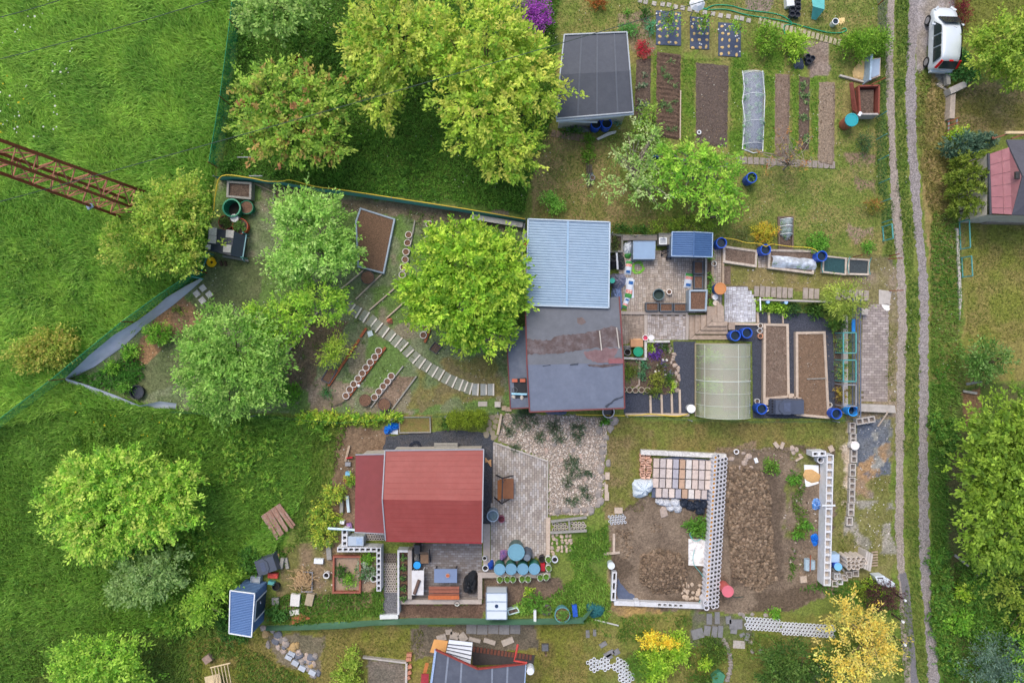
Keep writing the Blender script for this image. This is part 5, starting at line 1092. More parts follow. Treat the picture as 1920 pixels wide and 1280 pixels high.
def bed(name,label,px,h,wm,sm,w=.1,group=None,cat='raised bed',sname='soil',bname='board',drop=.06):
 """raised bed: mitred boards round earth. px: outer corners at the top edge in photo pixels"""
 q=[tuple(P(a,b,h)[:2])for a,b in px];q=ccw(q);i_=inset(q,w);n=len(q)
 c=(sum(p[0]for p in q)/n,sum(p[1]for p in q)/n,0);t=thing(name,label,cat,c,group)
 for k in range(n):
  j=(k+1)%n;MB().prism([q[k],q[j],(i_[j].x,i_[j].y),(i_[k].x,i_[k].y)],0,h).obj(bname,wm,t)
 MB().sheet([(p.x,p.y,max(.012,h-drop))for p in i_]).obj(sname,sm,t);return t
def boxthing(name,label,cat,x,y,sx,sy,h,m,rz=0,z0=0,group=None):
 c=P(x,y,z0+h);mb=MB();mb.box((c.x,c.y,z0),(sx/S,sy/S,h),rz);return tag(mb.obj(name,m),label,cat,group)
def flat(name,label,cat,px,z0,z1,m,group=None):return tag(MB().prismP(px,z0,z1).obj(name,m),label,cat,group)
def hose(name,label,px,z,r,m,cat='hose',group=None,wave=0):
 pts=[]
 for i,p in enumerate(px):pts.append(P(p[0],p[1],z if not callable(z)else z(i)))
 out=[]
 for i in range(len(pts)-1):
  p0,p1,p2,p3=pts[max(i-1,0)],pts[i],pts[i+1],pts[min(i+2,len(pts)-1)]
  for k in range(5):
   u=k/5;out.append(.5*((2*p1)+(p2-p0)*u+(2*p0-5*p1+4*p2-p3)*u*u+(3*p1-p0-3*p2+p3)*u**3))
 out.append(pts[-1]);return tag(MB().tube(out,r,6).obj(name,m),label,cat,group)
def coil(name,label,x,y,rpx,turns,r,m,z=.03,sq=1,jit=1.5,seed=0):
 g=random.Random(seed);px=[(x+(rpx-k*.12+g.uniform(-jit,jit))*math.cos(k*.6),y+(rpx*sq-k*.1+g.uniform(-jit,jit))*math.sin(k*.6))for k in range(int(turns*10.5))]
 return hose(name,label,px,lambda i:z+.012*(i//10),r,m)
def crumple(name,label,cat,x,y,rx,ry,h,m,seed=0,z0=0,n=26,rings=6,rot=0,group=None,sharp=.35):
 """a slumped sack, bag or heap of cloth: a domed sheet with creases"""
 g=random.Random(seed);c=P(x,y,z0+h*.6);mb=MB();vs=[(c.x,c.y,z0+h)];ph=[g.uniform(0,6.28)for _ in range(4)];cr,sr=math.cos(rot),math.sin(rot)
 for j in range(1,rings+1):
  q=j/rings
  for i in range(n):
   th=6.2832*i/n;w=1+.12*math.sin(2*th+ph[0])+.1*math.sin(3*th+ph[1])+g.uniform(-.05,.05)
   ex=abs(math.cos(th))**.75*math.copysign(1,math.cos(th));ey=abs(math.sin(th))**.75*math.copysign(1,math.sin(th))
   dx,dy=rx/S*q*w*ex,ry/S*q*w*ey
   z=z0+h*max(0,(1-q**2.2))*(1+sharp*math.sin(7*th+ph[2]+4*q)*q)+g.uniform(-.15,.15)*h*sharp*q
   if j==rings:z=z0+.005
   vs.append((c.x+dx*cr-dy*sr,c.y+dx*sr+dy*cr,max(z0+.005,z)))
 fs=[(0,1+i,1+(i+1)%n)for i in range(n)]
 for j in range(rings-1):fs+=[(1+j*n+i,1+(j+1)*n+i,1+(j+1)*n+(i+1)%n,1+j*n+(i+1)%n)for i in range(n)]
 mb.add(vs,fs);return tag(mb.obj(name,m),label,cat,group)
def meshfence(name,label,px,h,netm,postm,posts=None,r=.03,toprail=None,cat='fence',group=None,tilt=0):
 pts=PP(px,0);c=sum(pts,Vector())/len(pts);t=thing(name,label,cat,(c.x,c.y,0),group)
 MB().add([p for q in pts for p in(q,q+Vector((0,0,h)))],[(2*i,2*i+2,2*i+3,2*i+1)for i in range(len(pts)-1)]).obj('netting',netm,t)
 for p in(pts if posts is None else PP(posts,0)):MB().tube([p,p+Vector((0,0,h+.1))],r,6).obj('post',postm,t)
 if toprail:MB().tube([p+Vector((0,0,h))for p in pts],.016,5).obj('top_wire',toprail,t)
 return t
def stone(label,x,y,rpx,sq,m,seed,group=None,name='stone',z0=0):
 mb=MB();mb.rock(P(x,y,z0),rpx/S,sq,seed);return tag(mb.obj(name,m),label,'stone',group)
def slabpx(name,label,cat,x,y,w,d,h,m,rot=0,group=None):
 mb=MB();c=P(x,y,h);mb.box((c.x,c.y,0),(w/S,d/S,h),R(rot));return tag(mb.obj(name,m),label,cat,group)
GREEN_NET=netmat('green_chainlink',(40,142,100),.6,.09);GREYT=mat('grey_tarp',(196,198,214),.7,.08,3,.25,orand=0)
TEAL=mat('teal_tarp',(90,170,168),.6,.15,4,.3);GREENT=mat('green_tarp',(88,128,104),.65,.14,3,.3);TURQ=mat('turquoise_paint',(84,150,148),.5,.12,8,.1);STEEL=mat('grey_steel',(138,140,146),.5,.15,8,.1)
WOOD=mat('weathered_wood',(164,146,126),.85,.25,9,.3,dirt=(120,104,90),dscale=3,damt=.5);WOODP=mat('pale_wood',(184,168,152),.85,.2,9,.3,dirt=(150,128,110),dscale=3,damt=.4);WOODG=mat('grey_wood',(142,140,134),.88,.25,9,.3);RUSTB=mat('rust_board',(146,84,56),.85,.3,8,.3);CONC=mat('concrete',(178,172,166),.9,.14,6,.3,dirt=(140,132,124),dscale=2,damt=.5)
BLUEB=(18,72,176)
YELLOW=mat('yellow_hose',(212,184,60),.5,.1,5,0);GHOSE=mat('green_hose',(34,150,110),.5,.1,5,0);LHOSE=mat('lime_hose',(128,196,60),.5,.1,5,0)
#fences of the long plot
meshfence('wire_fence','green wire mesh fence with rusty posts between meadow and orchard',[(462,-40),(452,62),(434,199),(414,318)],1.6,GREEN_NET,RUST,toprail=mat('green_wire',(40,140,100),.5))
meshfence('wire_fence','green wire mesh fence running down the meadow edge behind the grey sheet',[(388,512),(322,556),(256,604),(126,710),(0,806),(-60,850)],1.5,GREEN_NET,RUST,[(388,512),(256,604),(126,710),(0,806)],toprail=mat('green_wire',(40,140,100),.5))
def drape(name,label,top,bot,zt,zb,m,seed=0,cat='tarpaulin',sub=5):
 g=random.Random(seed);mb=MB();vs=[];K=5;n=0
 T,B=[],[]
 for i in range(len(top)-1):
  for k in range(sub):
   T.append(lerp(top[i],top[i+1],k/sub));B.append(lerp(bot[i],bot[i+1],k/sub))
 T.append(top[-1]);B.append(bot[-1])
 for i,(a,b)in enumerate(zip(T,B)):
  for k in range(K+1):
   f=k/K;z=zt+(zb-zt)*f**.8+(g.uniform(-.05,.05)if 0<k<K else g.uniform(-.02,.03));p=P(a[0]+(b[0]-a[0])*f,a[1]+(b[1]-a[1])*f,max(.02,z));vs.append(p)
 n=len(T);fs=[(i*(K+1)+k,(i+1)*(K+1)+k,(i+1)*(K+1)+k+1,i*(K+1)+k+1)for i in range(n-1)for k in range(K)]
 mb.add(vs,fs);return tag(mb.obj(name,m,None,None,True),label,cat)
drape('ground_sheet','long grey sheet draped along the inner side of the meadow fence',[(378,521),(350,535),(313,557),(290,577),(258,601),(213,628),(167,666),(123,708)],[(380,525),(356,546),(325,572),(300,590),(270,612),(233,648),(176,688),(127,711)],.75,.04,GREYT,3)
drape('ground_sheet','short grey sheet closing the tip of the fence wedge',[(122,709),(165,722),(215,740),(262,760),(300,752),(331,756)],[(124,714),(163,731),(210,752),(262,764),(300,765),(329,766)],.5,.04,GREYT,4)
NF=[(415,338),(470,341),(529,347),(592,359),(640,364),(738,378),(874,399),(985,416)]
t=meshfence('screen_fence','low fence clad with teal sheet along the north side of the long plot',NF,1.0,TEAL,STEEL,[(415,338),(592,359),(740,378),(985,416)])
hose('water_hose','yellow hose lying along the teal screen fence',[(401,395),(404,365),(416,330),(470,334),(500,340),(529,340),(545,338),(592,350),(640,356),(738,371),(874,392),(985,411)],lambda i:1.04 if i>1 else.3+.3*i,.03,YELLOW)
meshfence('wire_fence','green wire fence behind the storage chest and the fence bushes',[(1144,441),(1190,446),(1258,440)],.9,netmat('dark_green_net',(30,96,70),.6,.09),STEEL)
meshfence('net_fence','thin green netting fence north of the netted raised beds',[(1336,448),(1440,462),(1541,474),(1600,482),(1678,479)],.9,netmat('thin_green_net',(60,120,96),.26,.09),RUST,[(1440,462),(1600,482),(1668,480)])
meshfence('wire_fence','low green wire fence north of the red house and pebble bed',[(330,770),(480,778),(640,790),(740,783),(838,778),(934,772)],1.0,netmat('thin_green_net'),STEEL,[(480,778),(740,783),(838,778),(934,772)])
meshfence('wire_fence','green wire fence along the southern edge of the chippings and greenhouse',[(1172,778),(1290,786),(1420,789),(1560,788),(1592,784)],.8,netmat('thin_green_net'),STEEL,[(1172,778),(1290,786),(1560,788)])
drape('screen_fence','long green tarpaulin screen along the southern border',[(497,1182),(560,1181),(640,1178),(700,1172),(770,1170),(870,1170),(960,1171),(1050,1170),(1095,1168)],[(500,1172),(560,1170),(640,1165),(700,1162),(770,1158),(870,1158),(960,1160),(1050,1158),(1092,1156)],1.0,.02,GREENT,6,'fence')
crumple('tarp_bundle','dark teal cloth bundled at the end of the green screen','tarpaulin',1117,1146,16,16,.4,mat('teal_bundle',(40,100,104),.7,.25,6,.4),7)
drape('tarp_end','narrow green sheet reaching from the screen up to the teal bundle',[(1090,1168),(1100,1158),(1112,1142)],[(1090,1157),(1097,1150),(1110,1139)],.8,.1,GREENT,8)
tag(MB().bar(P(1116,1161,.12),P(1160,1172,.08),.07,.05).obj('pole',mat('pale_pole',(176,176,170),.7)),'pale pole lying in the grass below the teal bundle','pole')
#north-west corner of the long plot
bed('planter','grey wooden planter box with black soil in the fence corner',[(425.6,338.8),(471.6,341.6),(470.6,374),(424,369.7)],.55,WOODG,SOILX,.12,None,'planter',drop=.12)
barrel('compost_tub','large empty green tub below the grey planter',434,389.5,16.5,.8,(30,120,90),cat='tub',level=.12,fill=mat('tub_dark',(46,44,40),.9),fillname='inside',ribs=False)
pot('compost_bin','green rounded bin of brown compost beside the large green tub',462,388.5,13,.5,(30,112,86),None,SOIL,'bin',18,.92,.1)
pot('flower_pot','terracotta pot half under the leaves beside the yellow green tree',423,417,14,.4,(148,70,56),None,SOILX,'pot',18,.85,.08,[(84,116,50),(110,140,60)])
pot('flower_pot','orange terracotta pot above the black covered rack',450,424,15,.5,(176,80,56),None,SOILX,'pot',18,.85,.08,[(92,130,60),(120,160,70)])
barrel('bucket','white lidded bucket between the green tub and the pots',439.7,409,7,.6,(206,206,206),cat='bucket',lid=(222,222,222),ribs=False)
t=thing('wood_rack','rack covered with black sheeting weighed down by pale slabs','rack',P(424,455))
for a,b in((391,430),(455,436),(388,474),(452,482)):mb=MB();p=P(a,b,.9);mb.tube([(p.x,p.y,0),(p.x,p.y,.9)],.04,6);mb.obj('leg',TURQ,t)
BLK=mat('black_sheeting',(42,50,62),.35,.12,3,.3,spec=.6)
MB().prism([P(a,b,0)for a,b in()]or[(p.x,p.y)for p in(P(392,426,.95),P(440,434,.95),P(432,479,.95),P(386,468,.95))],.3,.95).obj('cover',BLK,t)
mb=MB();a,b,c,d=P(440,434,.945),P(461,442,.55),P(454,484,.55),P(432,479,.945);mb.add([a,b,c,d],[(3,2,1,0)]);mb.add([(b.x,b.y,.55),(c.x,c.y,.55),(c.x,c.y,.2),(b.x,b.y,.2)],[(0,1,2,3)]);mb.obj('cover_flap',BLK,t)
mb=MB();mb.bar(P(462,440,.6),P(455,486,.6),.06);mb.bar(P(467,446,.1),P(462,446,.6),.05);mb.bar(P(459,490,.1),P(455,486,.6),.05);mb.obj('rail',mat('turquoise_grey',(120,156,164),.6),t)
MB().bar(P(418,480,.15),P(466,489,.15),.12,.1).obj('base_beam',WOODG,t)
PAVE=mat('pale_paver',(190,186,178),.9,.18,14,.4,fine=.2)
for k,(x,y,s_,lb)in enumerate(((399,434,14,'pale slab on the black cover nearest the tree leaves'),(398,449,14,'pale slab with grey stain on the black cover'),(390,463,9,'smallest pale slab on the black cover corner'),(431,438.5,14,'pebbly grey slab on the black cover'),(426,466,14,'whitest slab on the black cover'))):
 mb=MB();c=P(x,y,.99);mb.box((c.x,c.y,.952),(s_/S,s_/S,.06),R(-6));tag(mb.obj('slab',PAVE),lb,'slab')
coil('cable_coil','yellow cable coil hanging by the turquoise gate',396.6,491.6,8.5,5,.035,mat('bright_yellow',(230,184,20),.5),.1,1,.6)
t=thing('garden_gate','turquoise metal gate at the meadow fence','gate',P(382,502));a,b=P(389,484,0),P(375,519,0);up=Vector((0,0,1.15));mb=MB()
for p,q in((a+Vector((0,0,.1)),a+up),(b+Vector((0,0,.1)),b+up),(a+up,b+up),(a+Vector((0,0,.1)),b+Vector((0,0,.1)))):mb.bar(p,q,.06)
mb.obj('frame',TURQ,t);MB().add([a+Vector((0,0,.12)),b+Vector((0,0,.12)),b+up,a+up],[(0,1,2,3)]).obj('mesh_panel',netmat('thin_green_net'),t)
tag(MB().bar(P(355,518,.9),P(381,523,.9),.06).obj('metal_bar',TURQ),'turquoise bar closing the upper end of the grey sheet','rail')
for k,(x,y,lb)in enumerate(((380,540,'topmost of the four slabs laid in a diamond'),(368.6,550.5,'slab of the diamond nearest the grey sheet'),(392,552,'slab of the diamond nearest the pale trees'),(379,563,'lowest of the four slabs laid in a diamond'))):slabpx('paving_slab',lb,'slab',x,y,11,11,.05,PAVE,38)
t=pot('mortar_tub','black plastic tub sunk by the short grey sheet',256,735,14,.3,(44,48,54),None,mat('tub_inside',(52,58,68),.6),'tub',10,.4,.12)
for k,(x,y,lb)in enumerate(((384,494,'work boot left near the yellow coil'),(422,494,'dark tool head lying below the black rack'))):boxthing('work_boot' if k==0 else 'tool',lb,'boot' if k==0 else 'tool',x if k else 414,y,4,9,.12,mat('dark_leather',(70,56,44),.8),.3)
flat('cold_bed','bare dark soil bed beneath the teal screen fence','bed',[(516,349),(588,356),(590,392),(512,385)],.002,.05,SOILX)
tag(MB().bar(P(516,349,.1),P(512,382,.1),.07,.12).obj('edging_board',WOODG),'grey board edging the bare dark bed on its western side','board');tag(MB().bar(P(593,356,.1),P(590,400,.1),.08,.12).obj('edging_board',WOODG),'grey board edging the bare dark bed on its eastern side','board');tag(MB().bar(P(477,344,.1),P(512,360,.06),.06,.06).obj('pole',WOOD),'pale stick leaning beside the grey planter','pole')
#beds, rings and steps inside the long plot
bed('raised_bed','brown raised bed with blue grey timber edge between two trees',[(675,389),(741,410),(720,513.5),(670,500.6),(666,415)],.25,mat('bluegrey_timber',(150,164,178),.8,.2,9,.3),SOILB,.09)
EDG=[((597.7,582),(524,682),WOODP,'long thin pale edging strip under the lime tree'),((687,615),(676,632),RUSTB,'short thick rust coloured board at the step path'),((674,636),(616,723),RUSTB,'long rust board beside the small leaning tree'),((723,651),(651,748),RUSTB,'rust board along the row of nine rings'),((756,686),(695,764),WOODG,'grey strip along the row of five rings'),((781,705),(733,770),WOODG,'grey strip closing the bare bed beside the five rings'),((778,414),(768,472),WOODG,'grey strip beside the northern ring row'),((812,416),(810,433),WOODG,'short grey strip by the rings under the maple'),((843,398),(843,436),RUSTB,'short rust strip north of the maple'),((682,506.5),(640,541.6),WOODP,'pale strip from the round tub towards the lime tree'),((716,513.5),(667,561),WOODP,'pale strip from the raised bed corner to the steps'),((746.6,534.6),(692.7,581.5),WOODP,'pale strip ending at the fourth step'),((760.7,564),(724.4,596.7),WOODP,'pale strip ending at the painted pot'),((806,617),(796.5,642),RUSTB,'rust strip beside the four rings under the maple')]
for a,b,m,lb in EDG:
 w=.14 if m is RUSTB and abs(a[0]-b[0])>8 else.07
 tag(MB().bar(P(a[0],a[1],.06),P(b[0],b[1],.06),w,.14).obj('edging_board',m),lb,'edging')
drape('edging_strip','thin bent metal strip at the lower end of the ring row',[(651,748),(640,755),(620,762)],[(651,749),(640,756),(620,763)],.15,.02,STEEL,2,'edging')
RINGS={'northern ring row':[(766,440),(764,455),(761,472),(759.5,486.5),(756,501),(754,515)],'ring row beside the maple':[(804.5,420),(802,435),(801,449),(799,462)],'ring row below the maple':[(802,590),(800,604),(796,615.5),(793.5,628)],'nine ring row':[(709.5,657.5),(702.5,669),(694,679),(686,689),(679,699.7),(671,709.7),(663,720),(655.4,730),(648.4,741.7)],'five ring row by the soil tubs':[(733.3,705),(726,715),(718.4,724),(710.3,734),(702,744.5)]}
RINGM=(206,200,196);proto=None
for row,pts in RINGS.items():
 for k,(x,y)in enumerate(pts):
  lb='%s white ring planter from the top of the %s'%(nth(k).capitalize(),row)
  if proto is None:proto=pot('ring_planter',lb,x,y,6.6,.22,RINGM,'white ring planters with brown soil',SOIL,'planter',18,.8,.17,None,1,1.0)
  else:c=P(x,y,.22);dup(proto,(c.x,c.y,0),0,lb)
for k,(x,y,r,lb)in enumerate(((684.5,750,11.5,'round brown soil tub below the five rings'),(720,758,12.3,'round black rimmed soil tub below the bare bed'),(689,520,13,'round black rimmed soil tub at the raised bed foot'))):pot('soil_tub',lb,x,y,r,.3,(112,88,74)if k==0 else(70,74,80),None,SOIL,'tub',20,.9,.06)
STEPS=[(660,578),(671.6,586),(686,594),(700,604),(710,613),(722.5,622.5),(735.5,631.4),(746.5,641),(757.4,649),(768.3,661),(780,672),(791,680.6),(803,688),(815,696),(827,702.5),(839.4,710),(851,715.6),(863.5,721),(872.7,724),(882,728),(895,730),(910.5,730),(924,730)]
STEPG=mat('mossy_step',(126,130,116),.9,.25,9,.4);STEPW=mat('white_riser',(206,200,190),.85,.12,12,.2)
for k,(x,y)in enumerate(STEPS):
 a=STEPS[max(0,k-1)];b=STEPS[min(len(STEPS)-1,k+1)];an=-math.atan2(b[1]-a[1],b[0]-a[0])
 t=thing('stepping_slab','%s slab of the garden step path counted from the lime tree'%nth(k).capitalize(),'step',P(x,y),'slabs of the curved garden step path')
 ca,sa=math.cos(an),math.sin(an);c=P(x,y)
 MB().box((c.x-ca*.14,c.y-sa*.14,0),(.32,.68,.07),an).obj('tread',STEPG if k<20 else mat('bluegrey_step',(150,154,152),.9,.2,9,.3),t)
 MB().box((c.x+ca*.045,c.y+sa*.045,0),(.085,.7 if k%3 else.6,.1),an).obj('riser',STEPW,t)
bed('square_planter','dark framed square of soil beside the rust board',[(616,686),(633,694),(617,720),(601,712)],.2,mat('dark_frame',(74,76,84),.7),SOILB,.06,None,'planter')
bed('seedbed','thin dark frame with weeds south of the maple',[(815,640),(829,650),(818,664),(804,655)],.1,mat('dark_frame'),SOILX,.04,None,'seedbed')
crumple('garden_figure','small red and white painted pot figure at the path','ornament',730,601.5,6,5,.3,mat('painted_red',(196,120,100),.6,.4,22,.2),5)
flat('tile','pale blue grey tile beside the short thick rust board','tile',[(688,622),(697,619),(700,628),(691,632)],0,.04,mat('pale_tile',(186,200,204),.6))
t=thing('garden_lamp','small pale solar lamp at the rust board along the nine rings','lamp',P(675,722));mb=MB();c=P(675,722);mb.tube([c,c+Vector((0,0,.3))],.02,6);mb.obj('post',STEEL,t);MB().lathe([(.07,.3),(.09,.36),(0,.4)],c,10).obj('cap',TRIMW,t)
for k,(x,y)in enumerate(((905,757),(933,758),(945,765),(953,767))):slabpx('paving_slab',['flat grey slab lying by the thuja row','pale concrete cube at the cottage corner','brown slab at the cottage corner','second brown slab under the cottage eave'][k],'slab',x,y,(17,11,9,12)[k],(9,10,8,8)[k],(.05,.3,.2,.15)[k],CONC if k<2 else WOOD,0)
t=tag(MB().bar(P(885,406,.5),P(980,422,.5),.3,.05).obj('gutter',mat('gutter_grey',(168,166,164),.6,.2,8,.2)),'long grey gutter length leaning by the teal screen fence','gutter')
tag(MB().bar(P(983,420,.3),P(979,480,.3),.06,.3).obj('side_board',STEEL),'grey metal rail west of the blue corrugated shed','rail')
for k,(x,y,m,lb)in enumerate(((984,442,mat('grey_box',(140,150,160),.6),'grey crate stored beside the blue corrugated shed'),(985,460,RUSTB,'brown crate stored beside the blue corrugated shed'),(985,488,TEAL,'teal cloth stuffed beside the blue corrugated shed'),(985,508,WOODP,'pale wooden crate stored beside the blue corrugated shed'))):boxthing('crate' if k!=2 else 'cloth',lb,'crate' if k!=2 else 'tarpaulin',x-1,y,8,12,.5,m)
#rusty pipe and blue tub in the orchard
t=thing('rusty_pipe','open rusty steel pipe standing in the orchard grass','pipe',P(572,132));c=P(559,116,1.5);MB().lathe([(.34,0),(.34,1.5),(.31,1.5),(.31,.1)],(c.x,c.y,0),20).obj('shell',mat('pipe_rust',(138,76,50),.85,.3,8,.3),t)
MB().disc((c.x,c.y,.12),.31,20).obj('bottom',mat('pipe_dark',(60,40,32),.9),t)
barrel('barrel','blue barrel glimpsed through the cherry tree',530,246,9,.7,(30,100,180),level=.7)
for k,(x,y)in enumerate(((445,295),(467,330))):tag(MB().bar(P(x,y,.5),P(x+25,y,.5),.05).obj('trellis_bar',STEEL),['grey trellis bar at the upper end of the fence corner','grey trellis bar just above the teal screen fence'][k],'bar')
#kitchen garden beds at the top
for k,(px,sm,lb)in enumerate((([(1232,96),(1277,102),(1275,262),(1230,256)],mat('furrowed_earth',(96,78,66),.97,.25,6,.6,fine=.4,dirt=(78,64,54),dscale=2),'dark furrowed bed with rows of sprouts'),([(1306,117),(1367,122),(1364,276),(1305,268)],mat('raked_earth',(94,82,75),.97,.16,9,.6,fine=.4),'wide raked empty grey brown bed'),([(1454,137),(1482,139),(1480,296),(1454,292)],SOILL,'narrow smooth pale brown bed after the net tunnel'),([(1499,142),(1519,145),(1518,280),(1498,280)],SOILX,'narrow dark bed with young green plants'),([(1537,153),(1567,153),(1565,312),(1534,306)],mat('straw_earth',(132,117,101),.97,.25,10,.6,fine=.4),'straw mulched bed closest to the compost box'),([(1193,112),(1221,108),(1219,236),(1190,238)],SOILX,'narrow flower bed along the grey shed lawn'))):
 q=[tuple(P(a,b,.08)[:2])for a,b in px];c=(sum(p[0]for p in q)/4,sum(p[1]for p in q)/4,0);t=thing('vegetable_bed',lb,'bed',c)
 mb=MB();nn=18;g=random.Random(k);vs=[]
 for j in range(nn*2+1):
  f=j/(nn*2)
  for i in range(7):
   u=i/6;a=lerp(lerp(q[0],q[1],u),lerp(q[3],q[2],u),f);edge=i in(0,6)or j in(0,nn*2)
   vs.append((a[0]+g.uniform(-.03,.03),a[1]+g.uniform(-.03,.03),.004 if edge else.06+(.045 if(k==0 and j%2)else 0)+g.uniform(0,.02)))
 mb.add(vs,[(j*7+i,j*7+i+1,(j+1)*7+i+1,(j+1)*7+i)for j in range(nn*2)for i in range(6)]);mb.obj('soil',sm,t)
 if k in(0,3,5):
  for s_ in range((16,8,0,12,0,14)[k]):
   u,f=g.uniform(.2,.8),g.uniform(.06,.94);a=lerp(lerp(q[0],q[1],u),lerp(q[3],q[2],u),f)
   V,F,C,_=leafmesh([(Vector((a[0],a[1],.14)),.16 if k else.2,.14,.08)],700,.12,[(84,130,70),(110,150,90),(150,170,110)]if k!=5 else[(110,150,110),(190,196,160),(84,120,80)],s_+k*50,.07,6,.4,.22 if k==0 else.4,.3,.3,0,-.1)
   rawobj('seedling',V,F,LEAF,t,False,C)
 if k==0:MB().bar(P(1276,170,.08),P(1275,262,.08),.06,.1).obj('edging',WOODP,t)
 if k==1:
  mb=MB();c2=P(1311,248,.2);mb.lathe([(.08,0),(.13,.12),(.08,.12),(.07,.04)],(c2.x,c2.y,.08),14);tag(mb.obj('pot',TRIMW),'small white pot standing on the wide raked bed','pot')
for k,(x0,y0,x1,y1)in enumerate(((1230,20,1277,86),(1294,31,1330,93),(1347,42,1389,107))):
 t=thing('mulch_sheet',['westernmost black weed sheet with straw holes','middle black weed sheet with straw holes','easternmost black weed sheet with straw holes'][k],'bed',P((x0+x1)/2,(y0+y1)/2));MB().prismP([(x0,y0),(x1,y0+3),(x1,y1),(x0,y1-2)],.003,.05).obj('sheet',mat('weed_sheet',(72,82,104),.7,.15,5,.4),t)
 g=random.Random(k+9);nx_,ny_=(3,5)
 for i in range(nx_):
  for j in range(ny_):
   x,y=x0+(i+.5)*(x1-x0)/nx_+g.uniform(-2,2),y0+(j+.6)*(y1-y0)/ny_+g.uniform(-1.5,1.5);MB().rock(P(x,y,.05),.1,.3,g.randrange(999),None,7).obj('straw_hole',mat('straw',(206,176,120),.95,.35,30,.5),t)
 mb=MB()
 for i in range(8):
  x,y=g.uniform(x0,x1),g.uniform(y0,y1);c=P(x,y,.05);mb.disc((c.x,c.y,.058),.045,8)
 mb.obj('peg',TRIMW,t)
t=thing('net_tunnel','long white net tunnel over leafy seedlings','tunnel',P(1413,208));NETW=netmat('white_net',(200,210,224),.3,.02)
q0=[P(1393,133),P(1430,133),P(1433,160),P(1433,225),P(1429,282),P(1393,278)]
mb=MB();vs=[];fs=[]
rows=[(133,1394,1427),(140,1393,1433),(180,1392.5,1433.5),(230,1392.5,1433),(272,1392,1430),(284,1396,1426)]
for(y,xa,xb)in rows:
 for k in range(9):
  f=k/8;hh=.5*math.sin(math.pi*f)**.6 if 0<k<8 else.02
  if y in(133,284):hh*=.3
  p=P(xa+(xb-xa)*f,y,0);vs.append((p.x,p.y,hh))
fs=[(j*9+i,j*9+i+1,(j+1)*9+i+1,(j+1)*9+i)for j in range(len(rows)-1)for i in range(8)];mb.add(vs,fs);mb.obj('net',NETW,t,None,True)
for(y,xa,xb)in rows[1:5]:MB().tube([(P(xa+(xb-xa)*k/8,y).x,P(0,y).y,.02+.5*math.sin(math.pi*k/8)**.6)for k in range(9)],.015,5).obj('hoop',TRIMW,t)
mb=MB();mb.tube([P(1392,133,.04),P(1396,165,.04),P(1392,190,.04),P(1397,225,.04),P(1392,280,.04)],.03,6);mb.tube([P(1430,133,.04),P(1434,180,.04),P(1430,284,.04),P(1412,287,.04),P(1393,279,.04)],.03,6);mb.obj('hem',TRIMW,t)
MB().prismP([(1395,136),(1430,136),(1429,280),(1395,276)],.002,.02).obj('soil',mat('blueish_earth',(86,90,108),.95,.2,8,.4),t)
g=random.Random(3)
for k in range(16):
 x,y=(1402 if k%2 else 1422)+g.uniform(-3,3),146+k*8.2;p=P(x,y,.1);V,F,C,_=leafmesh([(p,.19,.19,.12)],500,.13,[(110,160,110),(90,140,96),(140,180,140)],k+900,.08,9,.5,.6,.3,.3,0,-.1);rawobj('seedling',V,F,LEAF,t,False,C)
PSTONE=mat('path_stone',(170,164,158),.9,.16,9,.3)
for k,(a,b)in enumerate(((215,5),(270,20),(355,35),(440,42),(503,50),(570,70),(640,80),(712,92),(785,105),(862,125),(943,138),(1020,155),(1098,163),(1178,178),(1232,185),(1300,205))):
 slabpx('path_slab','%s small square stone of the top path counted from the shed'%nth(k).capitalize(),'slab',1160+a/5.332,b/5.332,8,8,.04,PSTONE,-12,'square stones of the top path')
for k in range(19):
 f=k/18;slabpx('path_slab','%s narrow upright slab of the top path counted from the currant bush'%nth(k).capitalize(),'slab',1426+f*148,39+f*41,5.5,12,.05,mat('path_stone_tan',(170,160,136),.9,.16,9,.3),-10,'narrow slabs of the top path')
hose('garden_hose','upper green hose snaking along the top path',[(1302,13),(1321,17),(1340,10),(1370,11),(1400,19),(1441,24),(1464,29),(1481,39),(1484,46),(1470,49),(1472,65)],.04,.028,GHOSE)
hose('garden_hose','lower green hose ending in a loop by the sand patch',[(1315,9),(1325,18),(1362,18),(1400,28),(1456,37),(1486,44),(1522,54),(1552,61),(1573,62),(1586,58),(1585,53),(1579,55)],.05,.03,GHOSE)
t=thing('parasol','white parasol at the top edge by the hose','parasol',P(1310,4));c=P(1310,2,1.9);MB().lathe([(.45,1.6),(.25,1.82),(0,1.92)],(c.x,c.y,0),8).obj('canopy',TRIMW,t);MB().tube([(c.x,c.y,0),(c.x,c.y,1.85)],.03,6).obj('pole',STEEL,t)
BP=None
for k,(x,y)in enumerate(((1497,1),(1486,8),(1497,9),(1487,17),(1497,16),(1486,26),(1496,27))):
 lb='%s dark pot from the top in the cluster beside the teal tarpaulin'%nth(k).capitalize()
 if BP is None:BP=pot('black_pot',lb,x,y,5.4,.35,(66,70,80),'dark pots beside the teal tarpaulin',mat('pot_inside',(58,62,72),.8),'pot',14,.5,.12)
 else:c=P(x,y,.35);dup(BP,(c.x,c.y,0),0,lb)
boxthing('crate','white crate above the dark pots','crate',1482,3,14,16,.4,TRIMW,.1)
tag(MB().add([P(1521,-8,.7),P(1546,-8,.7),P(1546,18,.9),P(1530,38,.1),P(1521,36,.1),P(1524,12,.8)],[(5,4,3,2),(0,5,2,1)]).obj('tarpaulin',TEAL),'teal tarpaulin folded over a frame at the top edge','tarpaulin')
barrel('bucket','white bucket of water standing by a patch of sawdust',1567,40,5.8,.45,(212,214,214),cat='bucket',ribs=False)
